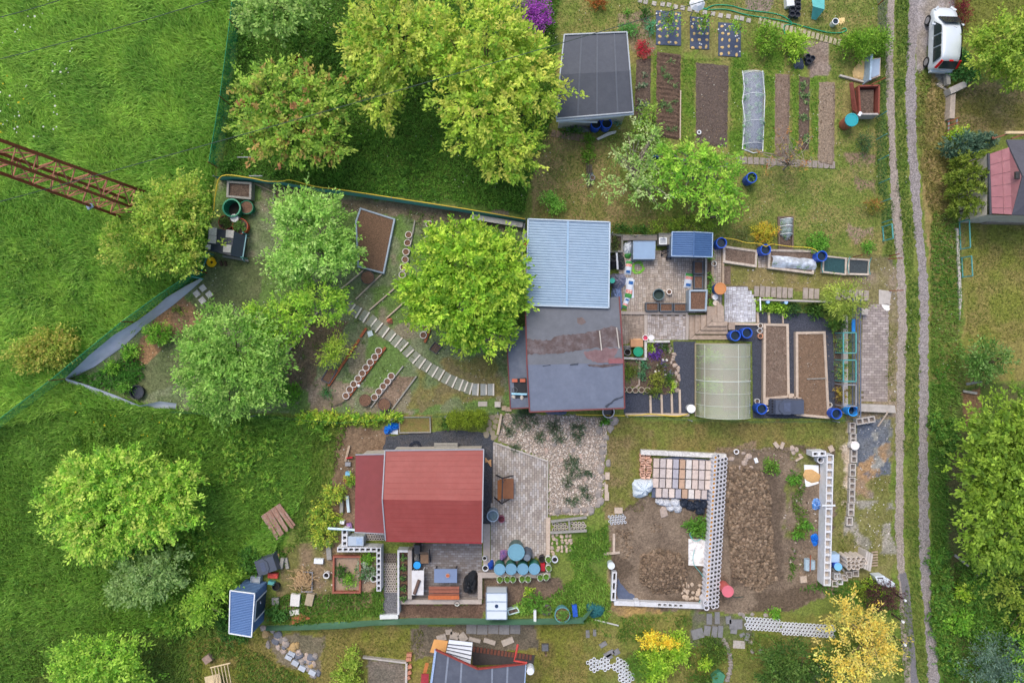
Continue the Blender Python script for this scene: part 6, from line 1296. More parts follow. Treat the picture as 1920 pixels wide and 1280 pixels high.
struct(polysheet('sawdust',[(1572,34),(1584,33),(1582,44),(1572,46)],.012,mat('sawdust',(226,196,140),.95,.2,14,.5),1.5,2))
for k,(x,y,r)in enumerate(((1515,107,6),(1523,110,6),(1517,115,6))):c=P(x,y,.3);dup(BP,(c.x,c.y,0),0,'%s dark pot from the ash patch edge in the cluster of three'%nth(k),'dark pots by the ash patch')
crumple('plastic_bag','crumpled dark grey bag beside the ash patch','bag',1500,118,9,12,.3,mat('dark_bag',(74,82,98),.4,.2,6,.4),3)
t=thing('compost_box','open reddish wooden compost box full of dark compost','compost bin',P(1623,192));REDW=mat('red_wood',(128,70,58),.85,.2,9,.3)
for a,b in(((1604,166),(1642,165)),((1642,165),(1641,218)),((1641,218),(1607,218)),((1604,166),(1607,218))):MB().bar(P(a[0],a[1],.4),P(b[0],b[1],.4),.09,.78).obj('side_board',REDW if b[0]!=1607 or a[0]==1604 else CONC,t)
MB().prism([P(a,b,.6)[:2]for a,b in((1606,168),(1640,167),(1639,216),(1608,216))],.02,.5).obj('compost',SOILX,t)
t=thing('slatted_cover','dark red slatted lid leaning beside the compost box','lid',P(1598,185));MB().add([P(1592,156,.9),P(1600,154,.95),P(1609,214,.5),P(1597,206,.2)],[(3,2,1,0)]).obj('lid_panel',REDW,t);mb=MB()
for f in(.2,.4,.6,.8):mb.bar(P(1592,156,.93).lerp(P(1600,154,.98),f),P(1597,206,.24).lerp(P(1609,214,.54),f),.02,.02)
mb.obj('slat',mat('red_slat',(154,92,80),.8),t)
barrel('barrel','barrel with turquoise lid below the compost box',1596.7,225,11.6,.9,(150,84,66),lid=(44,150,158),ribs=False)
slabpx('stone','white stone weighing down the turquoise barrel lid','stone',1597.5,223.5,5,8,.06,TRIMW,-30).location.z=.93
t=thing('sand_box','sand heap with a pale blue sheet wall under the feathery shrub','sand box',P(1622,130));MB().rock(P(1613,132),.55,.35,4,None,14).obj('sand',mat('sand',(222,190,136),.95,.15,12,.4,dirt=(150,128,90),dscale=3,damt=.5),t);MB().bar(P(1628,107,.4),P(1625,155,.4),.12,.8).obj('sheet_wall',mat('bluegrey_sheet',(150,172,190),.5),t)
MB().bar(P(1574,142,.1),P(1622,155,.1),.1,.15).obj('kerb_board',CONC,t)
t=thing('seedling_box','pale cold frame with glazed lid next to the sand heap','cold frame',P(1642,130));MB().prism([P(a,b,.5)[:2]for a,b in((1632,110),(1652,108),(1651,142),(1634,148))],0,.46).obj('box',WOODP,t);MB().prismP([(1634,112),(1650,110),(1649,140),(1635,146)],.47,.5).obj('glass',mat('pale_glass',(150,168,188),.15,.06,3,.02,spec=.7),t)
tag(MB().bar(P(1635,158,.9),P(1660,146,.1),.05).obj('pole',RUST),'rusty pole propped across by the cold frame','pole')
t=thing('mini_tunnel','small clear tunnel in a dark wooden frame on the lawn','tunnel',P(1473,430));
mb=MB();q=[tuple(P(a,b,.15)[:2])for a,b in((1459,406),(1488,405),(1488,468),(1460,468))];i_=inset(q,.09);mb.ring(q,[(p.x,p.y)for p in i_],0,.15);mb.obj('frame',mat('old_wood',(104,90,80),.9,.25,9,.3),t);MB().sheet([(p.x,p.y,.03)for p in i_]).obj('soil',SOILX,t)
vs=[];CLR=netmat('clear_film',(190,206,212),.42,.3,.15)
for y in(412,425,440,451):
 for k in range(9):f=k/8;w=12.5 if y<450 else 2;p=P(1473.5-w+2*w*f,y);vs.append((p.x,p.y,.06+.5*math.sin(math.pi*f)*(1 if y<450 else.1)))
MB().add(vs,[(j*9+i,j*9+i+1,(j+1)*9+i+1,(j+1)*9+i)for j in range(3)for i in range(8)]).obj('film',CLR,t,None,True)
for j in range(3):MB().tube(vs[j*9:j*9+9],.025,5).obj('hoop',TRIMW,t)
for k in range(3):V,F,C,_=leafmesh([(P(1472+k,418+k*11,.15),.25,.2,.15)],500,.12,[(110,150,90),(90,130,80)],k+70,.08,6);rawobj('seedling',V,F,LEAF,t,False,C)
for k in range(17):
 x=1385+k*11;slabpx('path_slab','%s worn grey slab of the path below the strip beds'%nth(k).capitalize(),'slab',x,300+(k*.6),9.5,13,.04,mat('worn_slab',(142,132,126),.9,.2,9,.3),(k*7)%9-4,'worn slabs below the strip beds')
for k in range(9):
 x=1038+k*9;slabpx('path_slab','%s brown slab of the short path below the grey shed'%nth(k).capitalize(),'slab',x,250+k*1.5,8,13,.04,mat('brown_slab',(138,116,98),.9,.2,9,.3),-10,'brown slabs below the grey shed')
BB=barrel('barrel','open blue barrel under the grey shed gutter nearest the lawn',1137.8,231,9.6,.9,BLUEB,level=.8)
for x,y,lb in((1118,232,'open blue barrel partly under the white pipe of the grey shed'),(1409.7,333,'blue barrel with a plant under the fruit tree'),(1353,455,'blue barrel at the corner of the small blue metal shed'),(1436,467.7,'blue barrel between the first and second raised bed'),(1541.5,480,'blue barrel between the white tunnel and the netted beds'),(1379,629,'blue barrel at the foot of the corner steps'),(1401,624,'blue barrel beside the white pots on the chippings'),(1428.8,766.5,'blue barrel beside the dark composter'),(1569,775.5,'blue barrel at the lower corner of the tan bed')):
 c=P(x,y,.9);dup(BB,(c.x,c.y,0),rnd.uniform(0,6),lb)
barrel('barrel','light blue barrel at the end of the railing by the lane',1600,770,9.6,.9,(40,140,214),level=.5)
barrel('barrel','dark blue barrel with orange lid by the paved landing',1350.5,541,10.5,.9,(24,60,130),lid=(186,126,78))
V,F,C,_=leafmesh([(P(1409.7,333,.75),.24,.24,.1)],700,.1,[(120,160,60),(90,130,50)],5,.06,6);tag(rawobj('barrel_plant',V,F,LEAF,None,False,C),'leafy plant growing out of the blue barrel under the fruit tree','plant')
mb=MB();
t=barrel('barrel','blue barrel with green hose behind the fruit tree',1229,301,9,.7,(30,80,160),level=.4)
pot('flower_pot','white pot hanging at the hose beside the blue barrel',1219,302,6,.5,(206,200,190),None,SOIL,'pot',14,.8,.25)
hose('garden_hose','green hose winding through the fruit tree',[(1222,292),(1240,290),(1258,296),(1285,300),(1300,310),(1340,316),(1366,306)],1.1,.025,GHOSE)
crumple('tarpaulin','grey plastic sheet behind the grey felt shed','tarpaulin',1082,240,22,8,.2,mat('grey_film',(116,118,122),.4,.15,4,.3),9)
flat('board','weathered white board below the blue barrels','board',[(1118,260),(1140,248),(1156,245),(1154,250),(1142,254),(1122,263)],.1,.13,mat('peeling_white',(196,196,192),.8,.2,10,.3))
for k in range(4):tag(MB().bar(P(1100+k*3,306+k,.2),P(1102+k*3,352-k*2,.2),.06,.05).obj('lath',mat('dark_lath',(78,72,66),.85)),'%s dark lath of the bundle lying west of the old apple tree'%nth(k).capitalize(),'lath','dark laths west of the old apple tree')
pot('flower_pot','small grey pot beside the dark laths',1111,333,5,.25,(150,156,160),None,SOIL,'pot',12,.7,.15)
crumple('plastic_bag','light blue bag near the dark laths','bag',1108,327,4,4,.15,mat('sky_bag',(120,180,216),.5),2)
for k,(x,y,r,lb)in enumerate(((1104,262,12,'bright green shrub at the brown slab path'),(1103,290,11,'bright green shrub north of the dark laths'),(1072,245,20,'dark green plant strip under the shed eave'))):shrub('path_shrub',lb,'shrub',x,y,r,.6,[(110,156,34),(90,134,30)]if k<2 else DK,310+k,(12,14,7)[k],900,.1)
shrub('blue_shrub','pale blue green shrub beside the blue barrels','shrub',1155,226,10,.6,[(120,160,140),(100,140,124)],315,11,1000,.1)
shrub('sprouting_shrub','green shrub north of the grey shed corner','shrub',1180,55,17,.6,[(80,140,60),(104,164,76)],316,12,900,.11);shrub('iris_clump','blue green clump at the westernmost black sheet','plant',1219,52,9,.5,[(70,150,100),(90,170,120)],317,14,900,.13,asp=.25)
shrub('grass_tuft','small round green cushion on the sandy patch','plant',1176,24,6,.3,[(100,160,50),(120,180,60)],318,6,1300,.08);shrub('rose_bush','dark green bush above the black sheets','shrub',1208,24,10,.5,DK,319,10,900,.1)
t=thing('open_hatch','dark framed pit at the foot of the fruit tree','pit',P(1335,398));MB().ring([tuple(P(a,b)[:2])for a,b in((1325,386),(1346,386),(1346,409),(1325,409))],[tuple(P(a,b)[:2])for a,b in((1328,389),(1343,389),(1343,406),(1328,406))],0,.12).obj('frame',mat('old_wood'),t);MB().sheet(PP([(1328,389),(1343,389),(1343,406),(1328,406)],.02)).obj('bottom',mat('pit_dark',(40,38,36),.9),t)
for k,pts in enumerate(([(1643,160),(1643,262),(1645,344),(1650,380)],[(1650,380),(1653,420)],)):
 meshfence('lane_fence',['netting fence with turquoise posts along the lane','short netting piece before the turquoise gate'][k],pts,1.05,netmat('faint_green_net',(40,120,80),.16,.09),TURQ,[(1643,221),(1643,262),(1646,301),(1648,344),(1650,380)]if k==0 else[(1653,418)])
t=thing('garden_gate','turquoise gate at the lane near the netted beds','gate',P(1655,435));a,b=P(1653,426,0),P(1655,452,0);mb=MB()
for p,q in((a,a+up*.95),(b,b+up*.95),(a+up*.95,b+up*.95),(a+up*.1,b+up*.1)):mb.bar(p,q,.06)
mb.obj('frame',TURQ,t);MB().add([a,b,b+up*.95,a+up*.95],[(0,1,2,3)]).obj('mesh_panel',netmat('faint_green_net'),t)
meshfence('wire_fence','rust posted wire fence beside the lane at the top',[(1640,-20),(1646,10),(1644,72)],1.1,netmat('grey_net',(140,140,140),.3,.09),RUST)
for k,(x,y)in enumerate(((1666,485),(1668,545))):tag(MB().bar(P(x,y,.05),P(x+26,y-1,.9),.045).obj('rail',RUST),['rusty bar at the lane end of the net fence','rusty bar at the top of the parking strip'][k],'bar')
#paved patio
KERB=mat('kerb',(166,156,148),.9,.14,7,.3)
def wall(label,px,z,m=None,cat='wall',name='low_wall'):return flat(name,label,cat,px,0,z,m or KERB)
wall('grey concrete strip along the patio behind the storage chest',[(1168,440),(1232,440),(1232,450),(1168,450)],.35);wall('concrete strip dividing the upper patio from the lower paving',[(1162,583),(1290,585),(1290,590),(1162,589)],.12)
wall('narrow concrete strip between the two lower paving fields',[(1208,590),(1214,590),(1214,640),(1208,640)],.07);wall('pale concrete strip beside the wooden corner steps',[(1286,590),(1292,590),(1291,637),(1286,637)],.1);wall('long pale timber kerb between patio and planting strip',[(1322,484),(1326,484),(1325,585),(1321,585)],.3,WOODG)
wall('timber kerb along the west side of the narrow paved path',[(1334,476),(1339,476),(1338,560),(1334,560)],.2,WOOD);wall('timber kerb along the east side of the narrow paved path',[(1354,466),(1358,466),(1358,536),(1354,536)],.2,WOOD);wall('pale kerb below the light paved landing',[(1358,604),(1432,606),(1432,610),(1358,609)],.14,WOODP)
flat('planting_strip','narrow planting strip between patio and paved path','bed',[(1326,484),(1334,484),(1333,585),(1325,585)],0,.06,SOILX)
for k,(y,r)in enumerate(((482,8),(520,6),(540,6),(570,8),(455,6))):shrub('strip_plant','%s green plant from the small blue shed in the strip beside the patio'%nth(k).capitalize(),'plant',1330+(k%2)*3,y,r,.4,[(110,170,60),(84,140,48),(140,190,60)],400+k,8,900,.1,group='plants in the strip beside the patio')
TREAD=mat('step_timber',(154,138,124),.88,.22,7,.3,dirt=(190,170,154),dscale=4,damt=.5)
for k,(xa,xb,ya,yb)in enumerate(((1292.5,1303,590,636.5),(1303.5,1314,590,626),(1314.5,1325,590,618.5),(1325.5,1335,590,611))):
 t=thing('corner_step',['lowest and longest timber corner step by the greenhouse','second timber corner step above the lowest','third timber corner step','highest timber corner step by the large square planter'][k],'step',P((xa+xb)/2,(ya+yb)/2));h=.12+.12*k;nx=1365-k*.5
 MB().prismP([(xa,ya),(xb,ya),(xb,yb-10),(xa,yb)],0,h).obj('long_board',TREAD,t);MB().prismP([(xa,yb),(xb,yb-8.5),(nx,yb-8.5),(nx,yb)],0,h-.004).obj('short_board',TREAD,t)
for k,px in enumerate(([(1325,574),(1344,574),(1344,590),(1326,590)],[(1335,590),(1344,590),(1345,603),(1336,603)],[(1345,566),(1357,574),(1358,603),(1345,603)],[(1366,604),(1378,604),(1378,618),(1366,618)])):flat('landing_slab',['brown slab at the foot of the square planter','upper landing slab of the corner steps','long slab between path and light paving','grey slab above the first blue barrel'][k],'slab',px,0,(.4,.5,.5,.3)[k],TREAD)
t=thing('storage_chest','pale blue storage chest with glossy lid on the patio','chest',P(1208,470));mb=MB();q=[P(a,b,.7)for a,b in((1187,452),(1229,452),(1228,486),(1187,486))];mb.prism([(p.x,p.y)for p in q],0,.68);mb.obj('body',mat('chest_grey',(128,142,160),.6),t)
MB().prism([(p.x,p.y)for p in q],.682,.72).obj('lid',mat('chest_lid',(138,164,194),.2,.05,3,.04,spec=.6),t);mb=MB();i_=inset(q,.05);mb.ring([(p.x,p.y)for p in q],[(p.x,p.y)for p in i_],.722,.74);mb.obj('lid_rim',mat('chest_rim',(140,160,184),.5),t)
t=thing('outdoor_sink','white outdoor sink in a wooden stand by the small blue shed','sink',P(1243,452));MB().box(P(1243,451,0),(.78,.66,.7)).obj('stand',WOODG,t);mb=MB();c=P(1243,452,.72);mb.ring([(c.x-.22,c.y-.2),(c.x+.22,c.y-.2),(c.x+.22,c.y+.2),(c.x-.22,c.y+.2)],[(c.x-.17,c.y-.15),(c.x+.17,c.y-.15),(c.x+.17,c.y+.15),(c.x-.17,c.y+.15)],.7,.76);mb.obj('basin_rim',TRIMW,t);MB().sheet([(c.x-.17,c.y-.15,.705),(c.x+.17,c.y-.15,.705),(c.x+.17,c.y+.15,.705),(c.x-.17,c.y+.15,.705)]).obj('basin',mat('basin_grey',(170,176,184),.3),t);MB().tube([(c.x,c.y+.24,.7),(c.x,c.y+.24,.95),(c.x,c.y+.08,.95)],.02,6).obj('tap',STEEL,t)
t=thing('pushchair','dark folded pushchair with pink seat by the small blue shed','pushchair',P(1251,474));c=P(1251,474);DKM=mat('dark_metal',(42,42,48),.5);mb=MB();mb.bar(c+Vector((-.35,-.15,.1)),c+Vector((.15,.1,.75)),.05);mb.bar(c+Vector((-.35,.1,.1)),c+Vector((.15,.25,.75)),.05);mb.bar(c+Vector((-.1,-.35,.1)),c+Vector((.1,.3,.7)),.04);mb.obj('frame',DKM,t)
MB().box(c+Vector((.1,.03,.4)),(.2,.34,.1)).obj('seat',mat('pink_fabric',(214,148,160),.8),t)
for dx,dy in((-.36,-.1),(-.05,-.35),(.18,-.3)):MB().tube([c+Vector((dx-.02,dy,.1)),c+Vector((dx+.02,dy,.1))],.1,12).obj('wheel',DKM,t)
for p in(P(1226,551,.4),):barrel('tub','round dark green tub standing on the patio',1235.3,552,10.5,.4,(74,92,96),cat='tub',level=.35,fill=mat('tub_green',(44,62,58),.6),fillname='inside',ribs=False)
pot('flower_pot','small white pot of soil beside the dark green tub',1255,547,5.5,.25,(216,208,200),None,SOIL,'pot',16,.85,.28)
PGR=mat('planter_grey',(84,92,100),.6,.1,6,.1)
for k,(x,y,w,d,lb)in enumerate(((1222.8,575,24,16,'first grey planter box from the black bags along the patio edge'),(1249.4,576,24,16,'middle grey planter box of the three along the patio edge'),(1275.3,576,24,16,'grey planter box next to the large square planter'),(1309.8,501.5,18,24,'dark planter box under the small blue shed'),(1309.8,529,17,25,'dark planter box above the large square planter'))):bed('planter_box',lb,[(x-w/2,y-d/2),(x+w/2,y-d/2),(x+w/2,y+d/2),(x-w/2,y+d/2)],.35,PGR,SOIL,.05,'grey planter boxes on the patio','planter')
bed('square_planter','large square grey planter with pale rim and brown soil',[(1292,543),(1327,543),(1325,583),(1292,583)],.75,mat('pale_rim',(150,164,176),.6,.1,6,.1),SOIL,.1,None,'planter',drop=.1)
bed('plant_box','square timber bed of dark leafy seedlings beside the blue corrugated roof',[(1143,437),(1169,440),(1168,473),(1143,473)],.3,WOODG,SOILX,.12,None,'planter')
shrub('seedling_bed','dark speckled leafy plants filling the timber bed by the blue roof','plant',1153,457,10,.3,[(60,84,40),(110,130,60),(80,100,50)],411,14,900,.09,z0=.25)
WB=mat('white_bag',(206,214,224),.5,.1,6,.3)
crumple('sack','white sack with green end standing beside the storage chest','sack',1178,464,7.5,14,.3,WB,1);crumple('sack_end','green printed lower end of the white sack by the chest','sack',1178,479,7,5,.2,mat('green_print',(70,140,70),.5,.3,14,.2),2)
def sack(label,x,y,w,h_,rot,seed):
 """filled bag of potting soil: white film, green top with flowers, blue label"""
 c=P(x,y);t=thing('soil_bag',label,'sack',c);ca,sa=math.cos(R(rot)),math.sin(R(rot))
 def q(u,v,s,ss,z,nm,m):
  o=(c.x+u/S*ca-v/S*sa,c.y+u/S*sa+v/S*ca);mb=MB();k=10;vs=[]
  for j in range(k+1):
   for i in range(k+1):
    a,b=(i/k-.5)*2,(j/k-.5)*2;X,Y=u/S+a*s/S/2,v/S+b*ss/S/2;full=max(0,(1-(abs(X)*S/(w/2))**3)*(1-(abs(Y)*S/(h_/2))**4))
    vs.append((c.x+X*ca-Y*sa,c.y+X*sa+Y*ca,.03+.14*full**.6+z))
  mb.add(vs,[(j*(k+1)+i,j*(k+1)+i+1,(j+1)*(k+1)+i+1,(j+1)*(k+1)+i)for j in range(k)for i in range(k)]);mb.obj(nm,m,t,None,True)
 q(0,0,w,h_,0,'film',WB);q(0,h_*.36,w*.94,h_*.24,.006,'green_band',mat('bag_green',(72,150,76),.5,.35,18,.1));q(0,h_*.17,w*.9,h_*.2,.009,'flower_print',mat('bag_flowers',(214,120,110),.5,.6,22,.1,dirt=(240,236,226),dscale=16,damt=1));q(0,-h_*.3,w*.6,h_*.18,.009,'label',mat('bag_label',(30,92,160),.5,.1,9,.1));return t
sack('printed soil bag lying below the white sack',1178,502,13,26,-8,1);sack('printed soil bag lying upside down on the black bags',1180,541,14,36,170,2);sack('narrow printed bag at the lower end of the bag pile',1173,568,10,20,160,3);sack('printed soil bag beside the dark planter boxes',1290.5,526,15,28,-8,4)
flat('film','white plastic film under the upside down soil bag','film',[(1172,521),(1187,521),(1189,558),(1176,560)],.002,.03,WB)
BB1=mat('black_bags',(58,60,66),.4,.2,4,.3)
crumple('covered_chair','dark covered garden chair with a white stripe beside the blue roof','chair',1157,490,16,17,.7,BB1,3,0,26,6);tag(MB().bar(P(1156,474,.75),P(1158,505,.6),.1,.12).obj('cover_stripe',TRIMW),'white strip of cloth over the dark covered chair','cloth')
crumple('grey_bag','grey cloth bag piled on the bags beside the blue roof','bag',1160,526,13,17,.6,mat('grey_cloth',(136,138,158),.8,.2,5,.4),4);crumple('cloth_heap','blue grey folded cloth below the grey bag','cloth',1158,558,11,22,.35,mat('blue_cloth',(120,138,176),.8,.25,6,.4),5)
barrel('bucket','small turquoise lidded jar on the grey cloth bag',1148,526,4.6,.9,(150,200,190),cat='jar',lid=(70,200,176),ribs=False)
coil('garden_hose','bright lime green hose coiled on the patio',1196,502,12,4,.025,LHOSE,.03,.95,2)
for px,lb in(([(1170,669),(1212,671),(1212,675),(1170,673)],'whitewashed low wall below the lidded bin'),([(1208.5,640),(1213,640),(1213,670.5),(1208.5,670.5)],'whitewashed low wall between bin and rock garden'),([(1213.5,638),(1256,638),(1256,642),(1213.5,642)],'whitewashed low wall on top of the rock garden')):wall(lb,px,.3,mat('whitewash',(206,204,200),.85,.3,14,.3,dirt=(110,100,96),dscale=6,damt=.6))
t=thing('cardboard_box','brown cardboard box beside the lidded bin','box',P(1194,643));mb=MB();c=P(1194,643,.35);mb.box((c.x,c.y,0),(.72,.45,.35));mb.obj('body',mat('cardboard',(190,144,108),.8,.1,6,.1),t);MB().bar(P(1187,636,.36),P(1202,636,.36),.1,.02).obj('flap',mat('cardboard_lit',(206,160,118),.8),t)
barrel('bin','black bin with green lid between cardboard box and whitewashed wall',1196.7,659,8.6,.6,(46,50,56),cat='bin',lid=(30,150,112),ribs=False);pot('bucket','grey bucket with pale contents beside the black bin',1177,660,6.5,.4,(150,150,152),None,mat('pit_dark'),'bucket',14,.5,.14);crumple('bag','grey paper bag behind the grey bucket','bag',1178,652,7,6,.35,mat('grey_paper',(150,150,150),.8),8)
barrel('bucket','white bucket with red paint inside on the lower paving',1210.3,633,5.2,.3,(222,222,222),cat='bucket',level=.6,fill=mat('red_paint',(196,70,96),.4),fillname='paint',ribs=False);barrel('bucket','white lidded bucket next to the red paint bucket',1221,633,5.2,.3,(222,222,222),cat='bucket',lid=(228,226,226),ribs=False);barrel('bucket','white lidded drum with dark marks by the greenhouse foot',1296,766,7.4,.5,(214,216,216),cat='bucket',lid=(224,226,226),ribs=False)
struct(polysheet('rock_garden_soil',[(1213,643),(1258,642),(1262,670),(1272,690),(1274,730),(1260,738),(1215,738),(1199,725),(1201,676),(1213,674)],.012,SOILX,1.5,4,3));struct(polysheet('side_bed_soil',[(1171,676),(1197,676),(1197,722),(1171,727)],.012,SOILL,1,4,4))
for k,(x,y,rx,ry,h,pal,lb)in enumerate(((1221,650,8,8,.4,LIME,'lime green cushion at the top of the rock garden'),(1228,662,12,11,.3,[(116,64,170),(96,50,150),(140,90,190)],'violet flower cushion in the rock garden'),(1236,646,6,4,.25,[(96,60,150),(120,110,150)],'small violet cushion near the whitewashed wall'),(1244,683,7,5,.25,[(110,90,170),(90,110,70)],'pale violet cushion in the middle of the rock garden'),(1205,692,9,18,.5,[(70,140,96),(90,160,110),(110,150,100)],'blue green iris leaves at the rock garden edge'),(1232,712,15,14,.7,[(140,150,44),(116,130,36),(160,170,60)],'olive yellow shrub low in the rock garden'),(1226,732,15,9,.5,[(120,140,44),(96,120,36)],'olive green shrub over the half rings'),(1254,710,9,11,.5,DK,'dark green shrub in the rock garden'),(1262,722,8,10,.5,LIME,'lime shrub at the lower rock garden corner'),(1248,652,9,8,.3,DK,'low dark plants beside the top stones'),(1238,690,10,8,.25,[(110,120,70),(140,130,90),(90,110,60)],'mixed dry ground cover between the stones'),(1257,702,7,5,.2,[(150,156,180),(120,126,150)],'grey blue cushion by the stone edge'),(1176,700,7,16,.4,[(130,160,50),(110,140,44)],'yellow green plants in the side bed'),(1186,694,7,12,.4,[(120,130,50),(90,120,40)],'second yellow green plant strip in the side bed'))):shrub('rockery_plant',lb,'plant',x,y,rx,h,pal,420+k,ry,1000,.09)
STN=mat('garden_stone',(170,154,142),.9,.25,7,.5,dirt=(120,112,106),dscale=3,damt=.5)
g=random.Random(4)
for k in range(17):
 f=k/16;x=lerp((1258,0),(1266,0),f)[0]+g.uniform(-4,5)+(6 if 6<k<13 else 0);stone('%s brown stone from the top in the rock garden rim'%nth(k).capitalize(),x,648+f*84,g.uniform(3,5.2),.5,STN,k+20,'rim stones of the rock garden')
for k,(x,y)in enumerate(((1240,648),(1247,653),(1233,686),(1243,675),(1229,697),(1236,695),(1250,675),(1248,702))):stone('%s pale stone from the top among the rock garden cushions'%nth(k).capitalize(),x,y,3,.6,mat('white_stone',(206,204,200),.9,.2,8,.4),k+40,'pale stones among the cushions')
HR=None
for k,(x,y)in enumerate(((1170,730),(1179.5,730.5),(1190.5,731),(1202,730.5),(1213,731))):
 lb='%s pale ring from the cottage in the row above the chippings'%nth(k).capitalize()
 if HR is None:HR=pot('half_ring',lb,x,y,5.6,.2,(176,164,146),'pale rings above the chippings',SOILX,'planter',16,.6,.2,None,1,1)
 else:dup(HR,P(x,y),0,lb)
wall('row of brown cobbles beside the side bed',[(1198,676),(1201,676),(1200,722),(1193,728),(1190,726),(1197,720)],.12,STN,'edging','cobble_edging')
for k,(x,a,b)in enumerate(((1219,741,774),(1240,739,774),(1259,738,774),(1274,730,774),(1420,585,605),(1441,586,606),(1467,587,606))):tag(MB().bar(P(x,a,.05),P(x+1,b,.05),.12 if k!=6 else.06,.12).obj('divider_board',WOODP),'%s pale board across the dark chippings %s'%(nth(k if k<4 else k-4),'below the rock garden' if k<4 else 'by the light paved landing'),'board','boards across the chippings')
tag(MB().bar(P(1172,777,.08),P(1292,777,.08),.16,.16).obj('kerb_board',WOODP),'long pale board along the southern edge of the chippings','board')
hose('water_hose','yellow hose lying along the southern edge of the chippings',[(1080,777),(1132,778),(1165,779),(1200,778),(1215,776),(1240,778),(1270,780),(1290,776)],.18,.028,YELLOW)
barrel('barrel','dark open rain tub with pale rim under the cottage eave',1141,772,11,.6,(60,56,58),level=.3,ribs=False,rim=(190,190,190));crumple('tarpaulin','blue grey sheet bundled under the cottage eave','tarpaulin',1044,772,24,5,.2,mat('slate_sheet',(84,94,116),.6,.25,5,.4),6)
OLDT=mat('bleached_timber',(196,184,170),.85,.22,9,.3,dirt=(140,126,112),dscale=4,damt=.6)
bed('raised_bed','raised bed of crumbly earth between the first two blue barrels',[(1356,460),(1421,469),(1419,501),(1356,492)],.3,OLDT,SOILL,.13);bed('raised_bed','long raised bed half covered by a white film tunnel',[(1441,467),(1531,469),(1526,514),(1440,503)],.3,OLDT,SOILL,.13)
t=thing('film_tunnel','white film tunnel lying in the long raised bed','tunnel',P(1482,494));mb=MB();vs=[];g=random.Random(8)
for j in range(9):
 f=j/8;x=1443+f*81
 for k in range(7):u=k/6;p=P(x+g.uniform(-1,1),480+f*7+u*(22-2*f)+g.uniform(-.8,.8));vs.append((p.x,p.y,.3+(.32*math.sin(math.pi*u)*(.55 if j in(0,8)else 1)*(.8+.2*math.cos(j*3))+g.uniform(0,.03))))
mb.add(vs,[(j*7+i,j*7+i+1,(j+1)*7+i+1,(j+1)*7+i)for j in range(8)for i in range(6)]);mb.obj('film',netmat('milk_film',(206,216,228),.74,.3,.3),t,None,True)
for k,(x,y)in enumerate(((1455,492),(1475,494),(1500,497),(1512,500))):V,F,C,_=leafmesh([(P(x,y,.36),.2,.15,.12)],600,.1,[(130,170,110),(110,150,90)],k+33,.07,6);rawobj('seedling',V,F,LEAF,t,False,C)
BN=mat('net_soil',(62,70,74),.8,.25,12,.4,fine=.3)
bed('netted_bed','raised bed under dark green netting beside the third blue barrel',[(1543,478),(1588,483),(1587,516),(1542,511)],.3,OLDT,mat('teal_net_soil',(44,78,82),.8,.2,12,.3,fine=.3),.09);bed('netted_bed','raised bed under black netting at the lane end',[(1590,483),(1632,486),(1630,516),(1589,515)],.3,OLDT,BN,.1)
for k,(x,y)in enumerate(((1543,496),(1592,498),(1632,500))):hose('net_hoop','%s turquoise hoop from the blue barrel over the netted beds'%nth(k),[(x+2,y-17),(x-2,y-5),(x-2,y+6),(x,y+15)],.36,.02,TURQ,'hoop')
hose('water_hose','yellow hose linking the three blue barrels above the raised beds',[(1357,446),(1378,449),(1400,455),(1425,457),(1436,462),(1447,458),(1480,462),(1520,465),(1534,472)],.92,.022,YELLOW)
flat('soil_strip','bare soil strip at the west end of the turf terrace','bed',[(1358,499),(1370,499),(1370,533),(1358,533)],.002,.04,SOILL)
for k in range(16):
 x=1419+k*10.5+(18 if k>6 else 0)+(30 if k>9 else 0);slabpx('walk_slab','%s concrete slab from the light landing in the walk below the turf terrace'%nth(k).capitalize(),'slab',x,546+k*.55,8.8,19+(k*5)%3,.08+.02*(k<6),mat('walk_concrete',(150,140,132),.9,.2,6,.35,dirt=(176,168,160),dscale=3,damt=.4),-2,'concrete slabs below the turf terrace')
tag(MB().bar(P(1422,562,.5),P(1556,566,.5),.1,.5).obj('retaining_wall',CONC),'slim white concrete wall beside the slab walk','wall');tag(MB().bar(P(1425,558,.8),P(1426,582,.8),.06,.06).obj('rail',TRIMW),'white upright rail at the peony border','rail')
for k,(x,y)in enumerate(((1440,566),(1474,567))):barrel('water_globe',['pale blue garden globe among the first peonies','pale blue garden globe near the dark border shrub'][k],x,y,3,.7,(130,170,214),cat='ornament',lid=(150,186,224),ribs=False)
bed('raised_bed','western of the two large raised beds with pale timber edge',[(1432,606),(1479,607),(1481,745),(1431,750)],.3,WOODP,SOILL,.14);bed('raised_bed','eastern large raised bed of smooth tan earth',[(1492,622),(1548,621),(1556,785),(1493,779)],.3,WOODP,SOILT,.14)
tag(MB().bar(P(1513,710,.28),P(1549,709,.28),.05,.08).obj('divider_board',WOODG),'thin grey board dividing the tan bed','board')
for k,(x,y)in enumerate(((1484,742),(1491,746),(1498,747),(1436,752))):slabpx('timber_block',['pale timber block between the two large beds','pale timber offcut beside the first block','timber offcut at the composter roof','timber block at the lower end of the western bed'][k],'block',x,y,(10,8,10,9)[k],(8,5,4,14)[k],.36,WOODP,0)
